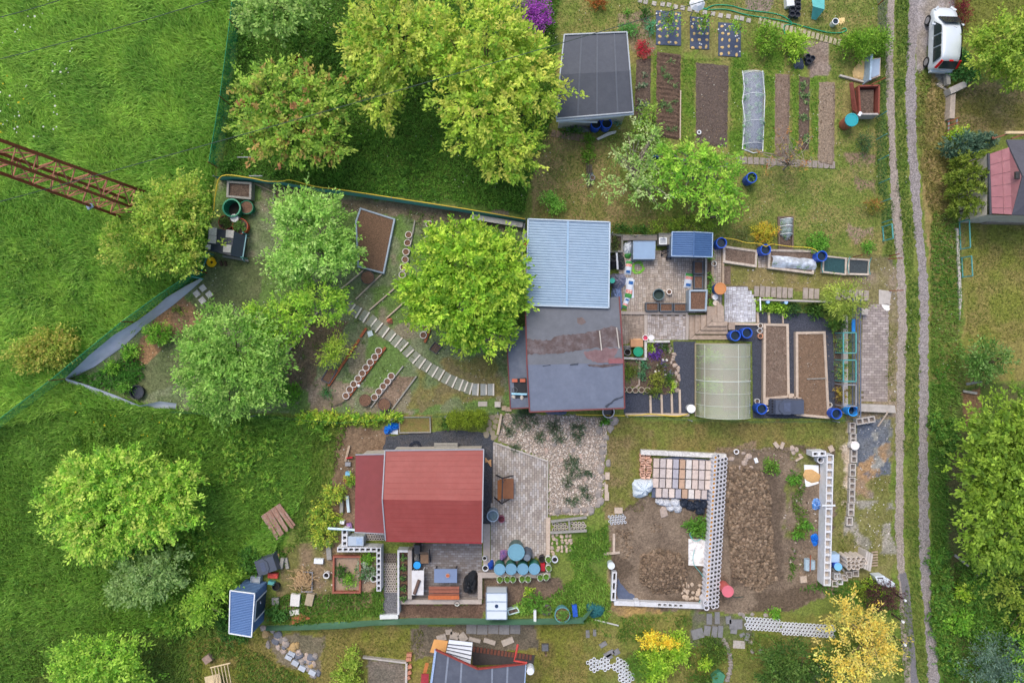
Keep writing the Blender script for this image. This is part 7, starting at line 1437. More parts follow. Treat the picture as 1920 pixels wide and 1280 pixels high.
def composter(label,x,y,sx,sy,rot,col):
 c=P(x,y,.8);t=thing('composter',label,'composter',(c.x,c.y,0));m=mat('composter_%d'%col[0],col,.5,.08,5,.1,spec=.5);ca,sa=math.cos(rot),math.sin(rot);w,d=sx/S/2,sy/S/2
 def L(u,v,z=0):return(c.x+u*ca-v*sa,c.y+u*sa+v*ca,z)
 mb=MB();a=[L(-w,-d),L(w,-d),L(w,d),L(-w,d)];b=[L(-w*.72,-d*.8),L(w*.9,-d*.8),L(w*.9,d*.8),L(-w*.72,d*.8)]
 mb.add([(p[0],p[1],0)for p in a]+[(p[0],p[1],.8)for p in b],[(0,1,5,4),(1,2,6,5),(2,3,7,6),(3,0,4,7),(4,5,6,7)]);mb.obj('body',m,t)
 mb=MB();o=[L(w*(-.1+.48*math.cos(k*.7854+.39)),d*.92*math.sin(k*.7854+.39))for k in range(8)];mb.prism(o,.801,.86);mb.obj('lid',m,t);mb=MB();mb.prism([L(-w*.28,-d*.5),L(w*.1,-d*.5),L(w*.1,d*.5),L(-w*.28,d*.5)],.861,.875);mb.bar(L(-w*.28,0,.878),L(w*.1,0,.878),.02,.012);mb.obj('hatch',mat('hatch_grey',tuple(int(v*1.2)for v in col),.5),t)
 mb=MB()
 for i in range(5):
  for j in range(2):f=.2+.16*i;p=Vector(L(-w*(.96-.1*j),-d+2*d*f,.22+.32*j));mb.bar(p,p+Vector((.16*ca,.16*sa,.14)),.08,.02)
 mb.obj('vent_slot',mat('slot_dark',(34,36,42),.7),t);return t
composter('dark grey plastic composter at the lower end of the large beds',1478,763,64,32,0,(66,74,92));composter('dark grey plastic composter in the weeds above the tin shed',496,1061,44,34,R(18),(70,78,92))
for k,(x,y,c,lb)in enumerate(((1426,610.6,(214,208,200),'white ring pot at the head of the western large bed'),(1425,620,(190,190,190),'pot with crumpled white film on the chippings'),(1426,630,(206,150,120),'terracotta rimmed white pot on the chippings'),(1420,752,(200,200,200),'white pot between greenhouse and lower blue barrel'),(1437,767,(206,206,206),'white pot beside the lower blue barrel'),(1556,759,(200,196,186),'pale pot at the lower corner of the tan bed'),(1339,494,(206,206,200),'pale ring at the paved path'))):pot('flower_pot',lb,x,y,5,.25,c,None,SOILX,'pot',14,.7,.22)
for k,(x,y)in enumerate(((1341,557),(1342,568))):barrel('bucket',['white lidded bucket at the paved path','beige lidded bucket below the white one at the path'][k],x,y,5,.35,(220,220,220),cat='bucket',lid=((226,226,228),(206,194,180))[k],ribs=False)
wall('concrete strip wall behind the plant cages',[(1581,590),(1590,590),(1590,775),(1582,775)],.3,CONC)
t=thing('railing','dark horizontal rail fence behind the plant cages','fence',P(1593,680))
for z in(.3,.6,.9,1.2):MB().bar(P(1594,560,0)+Vector((0,0,z)),P(1594,778,0)+Vector((0,0,z)),.05,.04).obj('rail',mat('slate_rail',(92,102,122),.5,.15,6,.1),t)
for y in(580,640,700,776):mb=MB();p=P(1592.5,y);mb.bar(p,p+Vector((0,0,1.2)),.06);mb.obj('post',STEEL,t)
tag(MB().bar(P(1600,598,.75),P(1600,622,.75),.16,.1).obj('blue_board',mat('bright_blue',(40,130,206),.5)),'bright blue board stored at the railing under the willow','board')
for k,(ya,yb,m)in enumerate(((624,661,TURQ),(674,713,TURQ),(719,758,STEEL))):
 t=thing('plant_cage',['turquoise netted plant cage nearest the willow','middle turquoise netted plant cage','grey framed plant cage with an orange shrub'][k],'cage',P(1576,(ya+yb)/2));a=[P(x,y)for x,y in((1565,ya),(1588,ya),(1588,yb),(1565,yb))];up_=Vector((0,0,1.05));mb=MB()
 for i in range(4):
  j=(i+1)%4;mb.bar(a[i],a[i]+up_,.05);mb.bar(a[i]+up_,a[j]+up_,.06)
 mb.obj('frame',m,t)
 if k<2:
  mb=MB()
  for i in range(4):j=(i+1)%4;mb.add([a[i],a[j],a[j]+up_,a[i]+up_],[(0,1,2,3)])
  mb.obj('netting',netmat('pale_green_net',(110,160,146),.2,.08),t)
 shrub('caged_shrub',['green shrub inside the cage nearest the willow','green shrub inside the middle cage','orange yellow shrub inside the grey framed cage'][k],'shrub',1577,(ya+yb)/2,10,.8,[(90,140,60),(110,150,64),(150,150,60)]if k<2 else[(170,150,50),(150,120,50),(120,120,50)],440+k,14,700,.11)
flat('soil_bed','dark soil strip under the plant cages','bed',[(1564,618),(1582,618),(1582,776),(1566,776)],.002,.04,SOILX)
tag(MB().prismP([(1612,757),(1678,760),(1680,774),(1612,771)],0,.45).obj('concrete_beam',CONC),'thick concrete beam closing the parking strip','beam')
slabpx('concrete_block','pale concrete block at the head of the railing','block',1622,584,11,12,.4,CONC,0);flat('concrete_slab','rough grey slab at the top of the parking strip','slab',[(1648,543),(1672,546),(1668,572),(1648,570)],0,.03,CONC)
struct(polysheet('lime_spill',[(1652,571),(1666,570),(1669,580),(1662,582),(1655,577)],.03,mat('lime_white',(222,220,216),.9),1,3));tag(MB().bar(P(1646,799,.05),P(1665,772,.5),.07,.05).obj('plank',WOODP),'pale plank leaning against the thick concrete beam','plank')
#silver car
def car():
 t=thing('car','silver white hatchback parked beside the lane','car',P(1752,84));o=P(1756,82);rot=R(-2)
 PAINT=mat('car_paint',(206,214,220),.25,.02,3,.01,metal=.15,spec=.6,orand=0);GLS=mat('car_glass',(36,46,50),.08,.05,3,0,spec=.7);BLKP=mat('car_black',(34,36,38),.6);REDL=mat('tail_red',(200,24,28),.3);ca,sa=math.cos(rot),math.sin(rot)
 def T(x,y,z):x*=.91;y*=1.06;return(o.x+x*ca-y*sa,o.y+x*sa+y*ca,z)
 secs=[(-1.74,.62,.64,.5,.62,.72),(-1.68,.76,.76,.6,.78,1.0),(-1.4,.8,.8,.56,.88,1.42),(-1.1,.81,.81,.57,.89,1.5),(-.2,.81,.81,.58,.88,1.52),(.42,.81,.8,.56,.87,1.46),(.95,.8,.79,.62,.86,.98),(1.35,.79,.77,.6,.8,.86),(1.64,.7,.68,.5,.62,.68),(1.74,.56,.54,.4,.5,.55)]
 mb=MB();vs=[];K=12
 for(y,a,b,c,zb,zt)in secs:vs+=[T(x,y,z)for x,z in((-a,.22),(-a*1.0,.5),(-b,zb),(-(c+(b-c)*.12),zt-.06),(-c*.9,zt),(-c*.3,zt+.012),(c*.3,zt+.012),(c*.9,zt),((c+(b-c)*.12),zt-.06),(b,zb),(a,.5),(a,.22))]
 fs=[(i*K+k,i*K+(k+1)%K,(i+1)*K+(k+1)%K,(i+1)*K+k)for i in range(len(secs)-1)for k in range(K)];fs+=[tuple(range(K-1,-1,-1)),tuple((len(secs)-1)*K+k for k in range(K))]
 mb.add(vs,[f[::-1]for f in fs]);b=mb.obj('body',PAINT,t,None,True)
 md=b.modifiers.new('smooth','SUBSURF');md.levels=2;md.render_levels=2
 def pane(nm,pts,m,parent=t):mb=MB();mb.add([T(*p)for p in pts],[tuple(range(len(pts)))]);return mb.obj(nm,m,parent)
 pane('windscreen',[(-.64,1.06,.99),(.64,1.06,.99),(.52,.5,1.54),(-.52,.5,1.54)],GLS);pane('rear_window',[(-.54,-1.78,1.0),(.54,-1.78,1.0),(.48,-1.53,1.44),(-.48,-1.53,1.44)][::-1],GLS)
 for s in(-1,1):
  for(ya,yb,y2,y3)in((.8,.02,.02,.4),(-.04,-.62,-.62,-.04),(-.68,-1.45,-1.3,-.68)):pane('side_window',[(s*.815,ya,.93),(s*.825,yb,.94),(s*.655,y2,1.43),(s*.655,y3,1.41)],GLS)
  MB().bar(T(s*.66,-1.72,.95),T(s*.56,-1.5,1.45),.13,.06).obj('tail_light',REDL,t);MB().box(T(s*.9,.62,.92),(.2,.1,.12),rot).obj('mirror',PAINT,t);MB().bar(T(s*.4,1.73,.62),T(s*.66,1.5,.74),.12,.08).obj('headlight',mat('headlamp',(190,196,200),.1,spec=.8),t)
  for y in(-.05,-.8):MB().bar(T(s*.825,y,.82),T(s*.825,y-.14,.82),.02,.03).obj('door_handle',PAINT,t)
  for y in(1.12,-1.16):
   w=thing('wheel',None,None,T(s*.74,y,.29));w.parent=t;w.location=Vector(T(s*.74,y,.29))-t.location;MB().tube([T(s*.64,y,.29),T(s*.83,y,.29)],.29,20).obj('tyre',BLKP,w);MB().tube([T(s*.83,y,.29),T(s*.845,y,.29)],.19,14).obj('rim',mat('alloy',(170,172,176),.3,metal=.6),w)
 MB().bar(T(-.7,-1.74,.45),T(.7,-1.74,.45),.1,.2).obj('bumper',PAINT,t);MB().bar(T(-.22,-1.765,.7),T(.22,-1.765,.7),.02,.1).obj('number_plate',TRIMW,t);MB().bar(T(-.12,-1.5,1.45),T(.12,-1.5,1.45),.08,.03).obj('brake_light',REDL,t);MB().tube([T(.05,.3,1.5),T(.1,.12,1.72)],.008,4).obj('aerial',BLKP,t)
car()
tag(MB().prismP([(1780,165),(1806,153),(1813,156),(1812,163),(1784,176)],0,.6).obj('concrete_beam',CONC),'pale concrete beam lying behind the car','beam');tag(MB().prismP([(1783,178),(1792,176),(1790,222),(1780,222)],0,.5).obj('concrete_beam',mat('brown_concrete',(170,156,142),.9,.2,6,.4)),'long brownish concrete beam below the pale one','beam');tag(MB().bar(P(1775,140,.3),P(1776,160,.3),.22,.3).obj('timber',WOODG),'grey timber beside the concrete patch behind the car','timber');slabpx('stone','narrow white stone near the lane by the beams','stone',1766,163,20,4,.1,CONC,-30)
t=thing('ladder','grey metal ladder lying by the thuja hedge','ladder',P(1785,240));mb=MB();mb.bar(P(1779,226,.3),P(1778,258,.3),.06);mb.bar(P(1794,222,.4),P(1793,256,.4),.06);mb.obj('rail',STEEL,t);mb=MB()
for k in range(4):mb.bar(P(1776,229+k*8,.35),P(1798,221+k*8.5,.45),.05)
mb.obj('rung',RUST,t)
for k,(ya,yb,x)in enumerate(((417,468,1796),(484,520,1800))):
 t=thing('railing',['turquoise fence frame by the pink roofed house corner','lower turquoise fence frame on the eastern lawn'][k],'fence',P(x,(ya+yb)/2));a,b=P(x,ya),P(x+2,yb);mb=MB()
 for z in(.15,1.0):mb.bar(a+Vector((0,0,z)),b+Vector((0,0,z)),.05)
 for p in(a,b):mb.bar(p,p+Vector((0,0,1)),.06)
 mb.obj('frame',TURQ,t)
wall('mossy kerb along the eastern lawn',[(1793,428),(1797,428),(1804,560),(1800,600),(1797,520)],.15,CONC,'kerb','kerb')
for k,(x,y,a,b,lb)in enumerate(((1812,720,30,-6,'blue grey board near the bush tree'),(1806,733,26,4,'brown board by the eastern compost patch'),(1790,1040,26,20,'broken grey plank on the bank'),(1825,1085,16,-14,'short grey plank under the eastern trees'),(1815,1128,5,-22,'upright pale plank on the bank'),(1838,1165,20,-10,'orange brown plank in the undergrowth'))):tag(MB().bar(P(x,y,.12),P(x+a,y+b,.15),.14,.06).obj('plank',WOODG if k!=5 else WOOD),lb,'plank')
#yard of the red house
def honey(label,px0,px1,nx,ny,m,group=None,rot=0,cat='paver',r=None):
 """honeycomb paver: open rings joined in a grid"""
 x0,y0=px0;x1,y1=px1;mb=MB();hb=MB();dx,dy=(x1-x0)/nx,(y1-y0)/ny;rr=r or min(dx,dy)/S*.52;cx,cy=(x0+x1)/2,(y0+y1)/2;ca,sa=math.cos(rot),math.sin(rot)
 for j in range(ny):
  for i in range(nx):
   u,v=x0+(i+.5+(.5 if j%2 else 0)-.25)*dx-cx,y0+(j+.5)*dy-cy;c=P(cx+u*ca-v*sa,cy+u*sa+v*ca);mb.lathe([(rr*1.04,0),(rr*1.04,.08),(rr*.7,.08),(rr*.7,.01)],c,8);hb.disc((c.x,c.y,.02),rr*.72,8)
 t=thing('honeycomb_paver',label,cat,P(cx,cy),group);mb.obj('ring_grid',m,t);hb.obj('hole_shade',mat('paver_dark',(74,68,62),.95),t);return t  # dark discs over the ground paint the shade inside the rings
HC=mat('honey_grey',(190,182,174),.9,.15,9,.2);HCW=mat('honey_white',(210,214,220),.85,.12,9,.2)
BLOCK=mat('white_block',(204,206,210),.85,.12,7,.25,dirt=(168,164,158),dscale=3,damt=.4);HOLE=mat('block_hole',(62,60,58),.95)
def blockwall(label,a,b,w,h,n,holes=(.22,.6),m=BLOCK,fillm=HOLE,z0=0,cat='wall',name='block_wall',skip=()):
 """wall of hollow concrete blocks from a to b (photo px of its top): solid faces, open cells on top"""
 A,B=P(a[0],a[1],h),P(b[0],b[1],h);A.z=B.z=0;d=(B-A);L=d.length;d.normalize();nrm=Vector((-d.y,d.x,0));t=thing(name,label,cat,(A+B)/2);mb=MB();cw=L/n
 def q(u0,u1,v0,v1):return[tuple((A+d*u+nrm*v)[:2])for u,v in((u0,v0),(u1,v0),(u1,v1),(u0,v1))]
 for k in range(n):
  u0,u1=k*cw,(k+1)*cw;hl,hw=cw*holes[1]/2,w*(.5-holes[0])
  mb.ring(q(u0+.003,u1-.003,-w/2,w/2),[Vector(p)for p in ccw(q((u0+u1)/2-hl,(u0+u1)/2+hl,-hw,hw))],z0,h)if k not in skip else mb.prism(q(u0,u1,-w/2,w/2),z0,h)
  if k not in skip:MB().sheet([(*p,max(.02,h-.22))for p in q((u0+u1)/2-hl,(u0+u1)/2+hl,-hw,hw)]).obj('cell',fillm,t)
 mb.obj('body',m,t)
 return t
t=thing('garden_swing','wooden swing bench hanging in a dark metal frame','swing',P(942,916));top=1.75;e=[P(942.5,896,top),P(941,944,top)];mb=MB()
for k,(p,feet)in enumerate(((e[0],((930,890),(962,891))),(e[1],((927,932),(958,933))))):
 for f in feet:mb.bar(p,P(f[0],f[1],0),.06)
mb.bar(e[0],e[1],.07);mb.obj('frame',DKM,t);mb=MB();c=P(947,916,.5);mb.box((c.x+.18,c.y,.42),(.62,1.16,.06));mb.obj('seat',mat('swing_wood',(122,82,58),.7,.2,7,.2),t)
MB().add([(c.x-.18,c.y-.58,.48),(c.x-.18,c.y+.58,.48),(c.x-.42,c.y+.58,.95),(c.x-.42,c.y-.58,.95)],[(0,1,2,3)]).obj('backrest',mat('swing_back',(176,112,66),.7,.15,7,.2),t);mb=MB()
for s in(-.55,.55):mb.bar((c.x,c.y+s,.45),(e[0].x,c.y+s,top),.025)
mb.obj('hanger',DKM,t)
barrel('barrel','grey blue open tub at the corner of the red house',923.8,967,10.6,.9,(126,146,164),level=.5,ribs=False,fill=mat('tub_water',(110,140,156),.15,spec=.6));barrel('bucket','wine red bucket beside the grey blue tub',940,973,6,.4,(120,60,82),cat='bucket',level=.3,fill=mat('wine_inside',(110,56,72),.6),fillname='inside',ribs=False)
crumple('blue_tarpaulin','bright blue tarpaulin crumpled north of the red house','tarpaulin',733,803,15,9,.4,mat('blue_tarp',(30,116,214),.45,.2,5,.3),11,0,26,6,.6,None,.6);flat('white_bag','white bag lying under the blue tarpaulin','bag',[(731,808),(746,805),(746,814),(733,813)],0,.1,WB)
bed('raised_bed','wooden frame of dry stalks north of the red house',[(748,781),(807,781),(808,811),(748,812)],.15,WOODG,mat('dry_stalks',(122,108,66),.95,.4,14,.6,dirt=(96,116,50),dscale=3),.06)
t=thing('pallet','grey pallet stacked at the north eave of the red house','pallet',P(836,842));
for k in range(3):MB().bar(P(814,832+k*5,.5+.02*k),P(858,832+k*5,.5+.02*k),.13,.05).obj('board',WOODG,t)
for x in(816,836,856):MB().bar(P(x,830,.35),P(x,846,.35),.1,.2).obj('block',WOODG,t)
coil('hose_coil','dark hose coil behind the red house',779,835,11,4,.03,mat('dark_hose',(34,40,54),.6),.04,.7);tag(MB().ring([tuple(P(a,b)[:2])for a,b in((743,838),(764,838),(764,848),(743,848))],[tuple(P(a,b)[:2])for a,b in((746,840),(761,840),(761,847),(746,847))],0,.12).obj('old_window',WOODG),'old window frame lying by the red house eave','frame')
for k in range(5):tag(MB().bar(P(910,866-k*2,.04+k*.02),P(921,862+k*3,.05+k*.02),.06).obj('firewood',mat('split_wood',(206,160,112),.8)),'%s split log from the top in the little fan beside the red house'%nth(k),'log','split logs beside the red house')
FLAG=mat('flagstone',(150,140,122),.9,.2,6,.4,dirt=(120,116,100),dscale=3)
for k,(x,y,r)in enumerate(((922,782,6),(930,790,6),(918,793,6),(928,800,5.5),(917,804,6),(912,814,7),(924,811,6),(926,820,6.5),(932,780,5))):stone('%s flat stone from the top in the flagstone corner'%nth(k).capitalize(),x,y,r,.18,FLAG,k+60,'flagstones by the thujas','flagstone')
tag(MB().bar(P(940,776,.2),P(933,814,.2),.14,.2).obj('timber',WOODP),'pale timber between flagstones and pebble bed','timber');tag(MB().bar(P(926,829,.04),P(1027,864,.04),.08,.14).obj('kerb',CONC),'slanting kerb between yard paving and pebble bed','kerb');tag(MB().bar(P(1027,864,.04),P(1025,1040,.04),.08,.14).obj('kerb',CONC),'straight kerb on the pebble side of the yard paving','kerb');wall('pale slab strip between yard paving and pebble steps',[(1024,970),(1032,970),(1031,1040),(1024,1040)],.12,WOODP,'kerb')
ROCK=mat('grey_boulder',(146,138,132),.92,.25,5,.6,dirt=(112,108,104),dscale=2,damt=.5)
for k,(x,y,r)in enumerate(((1150,789,10),(1144,803,8),(1124,806,8),(1136,820,7),(1131,834,7),(1128,845,8),(1130,857,6),(1140,868,7),(1126,880,8),(1133,893,6),(1125,908,6),(1122,925,8),(1126,938,8),(1120,946,7),(1108,957,9),(1094,955,7),(1080,955,8),(1062,955,8),(1045,957,8))):stone('%s grey boulder along the pebble bed counted from its green tuft'%nth(k).capitalize(),x,y,r,.5,ROCK,k+80,'boulders edging the pebble bed','boulder')
for k,(x,y)in enumerate(((1075,843),(1089,855),(1040,832),(1055,862),(1095,888),(1098,897),(1056,910),(1027,822),(1066,812),(1024,845))):stone('%s lone stone from the top lying on the pebble bed'%nth(k).capitalize(),x,y,5,.45,mat('pink_boulder',(176,156,144),.9,.2,5,.5)if k%2 else ROCK,k+110,'lone stones on the pebble bed')
for k,(x,y)in enumerate(((1139,892),(1137,915),(1138,930),(1160,957))):slabpx('kerb_stone','%s pale block from the boulders along the site edge'%nth(k).capitalize(),'block',x,y,(8,6,8,15)[k],(13,14,16,11)[k],.15,WOODP)
g=random.Random(12)
for k in range(26):stone('%s sandy stone from the yard corner in the heap at the tall grass'%nth(k).capitalize(),1037+(k%5)*8.5+g.uniform(-2,2),1004+(k//5)*7+g.uniform(-2,2),g.uniform(2.8,4.6),.7,STN if k%3==0 else mat('sandy_stone',(184,166,146),.9,.22,6,.5,dirt=(140,124,110),dscale=3),k+130,'sandy stones heaped at the tall grass')
for a,b,c,d in((1033,977,1100,969),(1032,998,1100,994)):tag(MB().bar(P(a,b,.2),P(c,d,.2),.14,.14).obj('beam',WOODG),'grey timber %s the honeycomb step pavers'%('above' if b<990 else 'below'),'timber')
tag(MB().bar(P(1067,976,.19),P(1068,995,.19),.12,.12).obj('beam',WOODG),'short grey timber dividing the honeycomb step pavers','timber')
honey('honeycomb paver in the western half of the pebble steps',(1036,979),(1064,995),4,3,HC);honey('honeycomb paver in the eastern half of the pebble steps',(1071,977),(1098,993),4,3,HC);honey('loose honeycomb paver at the corner of the building site',(1141,964),(1173,982),5,4,HCW,None,-.1)
honey('dark honeycomb paver behind the steel sink',(680,998),(722,1012),9,3,HC,'honeycomb pavers of the sunken path')
for k in range(4):honey('%s honeycomb paver from the red house down the sunken path'%nth(k).capitalize(),(721,1036+k*18.5),(744,1054+k*18.5),5,4,HC if k else mat('honey_dark',(120,112,106),.9),'honeycomb pavers of the sunken path')
blockwall('hollow block wall above the red framed bed',(632,1030),(706,1030),.27,.8,7,(.2,.7));blockwall('hollow block wall along the sunken path',(710,1026),(710,1108),.26,.8,8,(.2,.7));blockwall('short hollow block wall at the steel sink',(646,992),(646,1024),.33,.8,3,(.2,.6))
t=thing('steel_sink','steel outdoor sink on the block wall corner','sink',P(667,1014));c=P(667,1014,.8);MB().box((c.x,c.y,0),(.84,.5,.76)).obj('cabinet',mat('sink_cabinet',(176,182,188),.5),t);MB().box((c.x,c.y,.762),(.88,.54,.03)).obj('top',mat('sink_steel',(190,202,214),.25,.05,4,0,metal=.3),t);MB().box((c.x+.2,c.y,.793),(.34,.36,.012)).obj('basin',mat('sink_basin',(150,170,196),.2),t)
tag(MB().tube([P(615,990,1.0),P(666,993,1.0)],.07,8).obj('pipe',mat('pale_blue_pipe',(186,206,216),.4)),'pale blue pipe sticking out beside the red annex','pipe')
for x0,x1,m in((745,748.5,BLOCK),(764.5,772,KERB)):wall('%s planter wall beside the sunken path'%('slim white' if x0<750 else 'broad pale'),[(x0,1031),(x1,1031),(x1,1123 if x0>750 else 1152),(x0,1123 if x0>750 else 1152)],.7,m)
wall('short white planter wall by the lawn chair',[(748.5,1031),(764.5,1031),(764.5,1035),(748.5,1035)],.7,BLOCK);wall('long pale wall in front of the slatted bench',[(749,1124),(903,1124),(903,1132),(749,1132)],.4);wall('pale wall beside the black covered grill',[(896,1073),(904,1073),(904,1123),(896,1123)],.4);wall('pale wall carrying the white ring pots',[(904,1073),(1032,1074),(1032,1083),(904,1083)],.4);flat('concrete_path','concrete strip between red house and yard paving','path',[(906,982),(919,982),(919,1072),(906,1072)],0,.1,KERB)
flat('planter_soil','brown soil inside the planter wall','bed',[(749,1036),(764,1036),(764,1123),(749,1123)],0,.5,SOILB)
for k in range(5):pot('flower_pot','%s dark pot from the lawn chair in the walled planter'%nth(k).capitalize(),756.5,1045+k*18.8,7,.62,(58,50,48),'dark pots in the walled planter',SOILX,'pot',14,.85,.1,[(90,140,60),(120,160,80),(70,110,50)])
t=thing('outdoor_table','grey blue table on the paved terrace','table',P(836,1079));q=[P(a,b,.74)for a,b in((814,1066),(857,1066),(857,1092),(814,1092))];MB().prism([(p.x,p.y)for p in q],.7,.74,None,True).obj('tabletop',mat('table_top',(112,128,158),.45,.06,4,.04),t)
for p in inset(q,.08):MB().bar((p.x,p.y,0),(p.x,p.y,.7),.05).obj('leg',DKM,t)
t=pot('bowl','small terracotta bowl on the grey blue table',839.4,1078.6,3.8,.83,(206,150,120),None,mat('bowl_in',(180,100,70),.8),'bowl',12,.97,.25)
for ch in t.children:
 if ch.name.startswith('body'):ch.scale.z=.11;ch.location.z=.745
t=thing('slatted_bench','brown slatted bench facing the grey blue table','bench',P(832,1110));BW=mat('bench_brown',(140,88,72),.7,.2,7,.2)
for k in range(3):MB().bar(P(804,1101.5+k*6.6,.45),P(861,1101.5+k*6.6,.45),.17,.03).obj('seat_slat',BW,t)
MB().bar(P(803,1119.5,.8),P(861,1119.5,.8),.22,.04).obj('backrest',mat('bench_orange',(176,98,58),.7,.2,7,.2),t)
for x in(808,856):mb=MB();mb.bar(P(x,1100,0),P(x,1100,.43),.05);mb.bar(P(x,1117,0),P(x,1117,.75),.05);mb.obj('leg',DKM,t)
crumple('covered_grill','grill under a black cover beside the pale wall','grill',882,1098,13,23,.9,mat('black_cover',(40,44,50),.35,.2,5,.3),14)
t=thing('work_table','white topped table with a log on it','table',P(783,1092));q=[P(a,b,.75)for a,b in((772,1069),(795,1069),(794,1115),(772,1115))];MB().prism([(p.x,p.y)for p in q],.71,.75,None,True).obj('tabletop',mat('white_top',(214,214,216),.5,.08,8,.05,dirt=(160,150,150),dscale=4,damt=.5),t)
for p in inset(q,.06):MB().bar((p.x,p.y,0),(p.x,p.y,.71),.05).obj('leg',TRIMW,t)
tag(MB().tube([P(786,1087,.82),P(777,1113,.82)],.1,10).obj('log',mat('dark_log',(98,78,70),.85)),'dark log lying on the white topped table','log')
t=thing('garden_chair','reclining dark chair with brown cushion on the terrace','chair',P(796,1044));c=P(796,1044,.45);MB().box((c.x,c.y-.1,.4),(.46,.5,.08)).obj('seat',mat('brown_cushion',(122,98,78),.8),t);MB().add([(c.x-.23,c.y+.15,.48),(c.x+.23,c.y+.15,.48),(c.x+.23,c.y+.45,.95),(c.x-.23,c.y+.45,.95)],[(0,1,2,3)]).obj('backrest',mat('brown_cushion'),t)
for s in(-.3,.3):MB().bar((c.x+s,c.y-.4,.05),(c.x+s,c.y+.5,.6),.05).obj('frame',DKM,t)
boxthing('bin_bag','black rubbish sack behind the reclining chair','sack',782,1030,10,16,.7,BB1);crumple('grey_sack','grey sack between planter wall and reclining chair','sack',781,1046,6,9,.5,mat('grey_paper'),16);barrel('bucket','bright blue lidded bucket beside the grey sack',782,1059,6.5,.5,(40,140,220),cat='bucket',lid=(50,156,230),ribs=False)
RB=bed('raised_bed','red brown timber frame with potato plants',[(624,1042),(677,1042),(676,1112),(623,1112)],.3,mat('red_timber',(150,90,74),.8,.15,8,.2),mat('sand_earth',(150,130,112),.95,.2,7,.5),.1,None,'frame',drop=.24)
for k,(x,y,r,lb)in enumerate(((640,1072,12,'blue green plant inside the red brown frame'),(655,1088,13,'light green plant at the middle of the red brown frame'),(686,1070,18,'dark flowering plant over the edge of the red brown frame'),(690,1048,12,'green plant between frame and block wall'))):shrub('potato_plant',lb,'plant',x,y,r,.5,[DK,GR,[(60,110,50),(80,130,60),(190,200,180)],GR][k],460+k,r,800,.11)
for k,(x,y,r,c,lb)in enumerate(((611.5,1078.6,6,(214,214,214),'white pot with dark inside west of the red brown frame'),(700.5,1085,6.5,(206,206,204),'white tyre shaped pot at the block wall'),(857,1131,5,(200,206,200),'white pot with green rim on the long pale wall'),(908.6,1046.5,4.5,(210,210,210),'small white bucket on the concrete strip'),(910,1065,6,(214,216,220),'white bucket by the blue bags'),(1040.5,1049,6,(206,210,220),'white rimmed bucket of dark water at the tall grass'),(1016,1048,6.3,(58,56,58),'black pot behind the red canister'))):pot('pot',lb,x,y,r,.4,c,None,mat('pit_dark'),'pot',14,.6,.2)
WP=None
for k,(x,y)in enumerate(((937,1086),(950.8,1085.4),(961.8,1085.4),(978.6,1085),(989.8,1085),(1012.7,1082.6),(1023.8,1081.4),(1028.5,1065),(1028,1048.8))):
 lb='%s white ring pot counted from the black grill'%nth(k).capitalize()
 if WP is None:WP=pot('ring_pot',lb,x,y,5.8,.5,(212,210,206),'white ring pots on the pale wall',SOILX,'pot',16,.85,.2,[(110,160,50),(140,180,70)],1.25)
 else:c=P(x,y,.5);dup(WP,(c.x,c.y,0),(k*1.1)%.3,lb)
GB=None
for k,(x,y)in enumerate(((936.8,1066.8),(958.3,1066.3),(980.3,1066.3),(1002,1066))):
 lb='%s green barrel with pale blue lid counted from the blue bags'%nth(k).capitalize()
 if GB is None:GB=barrel('barrel',lb,x,y,10,.95,(40,116,94),'green barrels with pale blue lids',lid=(106,150,174),ribs=True)
 else:c=P(x,y,.95);dup(GB,(c.x,c.y,0),0,lb)
barrel('barrel','widest round tub with pale blue lid on the yard paving',967.8,1034.7,14.8,1.1,(70,100,96),lid=(104,150,168),ribs=False)
t=thing('composter','dark grey cone shaped composter among the green barrels','composter',P(986,1040));c=P(988,1043,.8);MB().lathe([(.36,0),(.3,.7),(.16,.95),(0,.98)],(c.x,c.y,0),8).obj('body',mat('cone_grey',(84,94,106),.5,.08,5,.1),t);MB().lathe([(.2,.9),(.2,1.0),(0,1.02)],(c.x,c.y,0),8).obj('lid',mat('cone_lid',(104,116,128),.5),t)
crumple('plastic_bag','blue plastic bags beside the white bucket','bag',920,1061,6,10,.4,mat('blue_bag',(40,84,180),.4,.4,12,.3),21);crumple('plastic_bag','colourful printed bag beside the widest tub','bag',944,1042,8,10,.4,mat('print_bag',(150,110,150),.4,.6,18,.3,dirt=(60,80,170),dscale=8,damt=1),22);boxthing('canister','red fuel canister next to the white ring pots','canister',1017.8,1063,8,14,.5,mat('red_plastic',(176,36,48),.4))
shrub('lettuce','lime green lettuce on the bare bed below the barrels','plant',992,1107,8,.3,LIME,470,8,1200,.1)
t=thing('water_tank','white caged water tank by the green screen','tank',P(930,1134));c=P(931,1136,1.1);CW,CL_=1.12,1.5;MB().box((c.x,c.y,.14),(CW,CL_,.92)).obj('tank',mat('tank_white',(206,216,226),.45,.04,3,.03),t);MB().box((c.x,c.y,0),(CW+.06,CL_+.06,.13)).obj('pallet_base',WOODG,t);MB().lathe([(.1,1.06),(.1,1.1),(0,1.1)],(c.x,c.y,0),14).obj('cap',mat('cap_dark',(40,60,90),.5),t);mb=MB()
for f in(-.5,-.17,.17,.5):mb.bar((c.x-CW/2-.02,c.y+f*CL_,1.085),(c.x+CW/2+.02,c.y+f*CL_,1.085),.035)
for s in(-1,1):
 mb.bar((c.x+s*(CW/2+.03),c.y-CL_/2,1.07),(c.x+s*(CW/2+.03),c.y+CL_/2,1.07),.04)
 for f in(-.5,0,.5):mb.bar((c.x+s*(CW/2+.03),c.y+f*CL_,.12),(c.x+s*(CW/2+.03),c.y+f*CL_,1.07),.035)
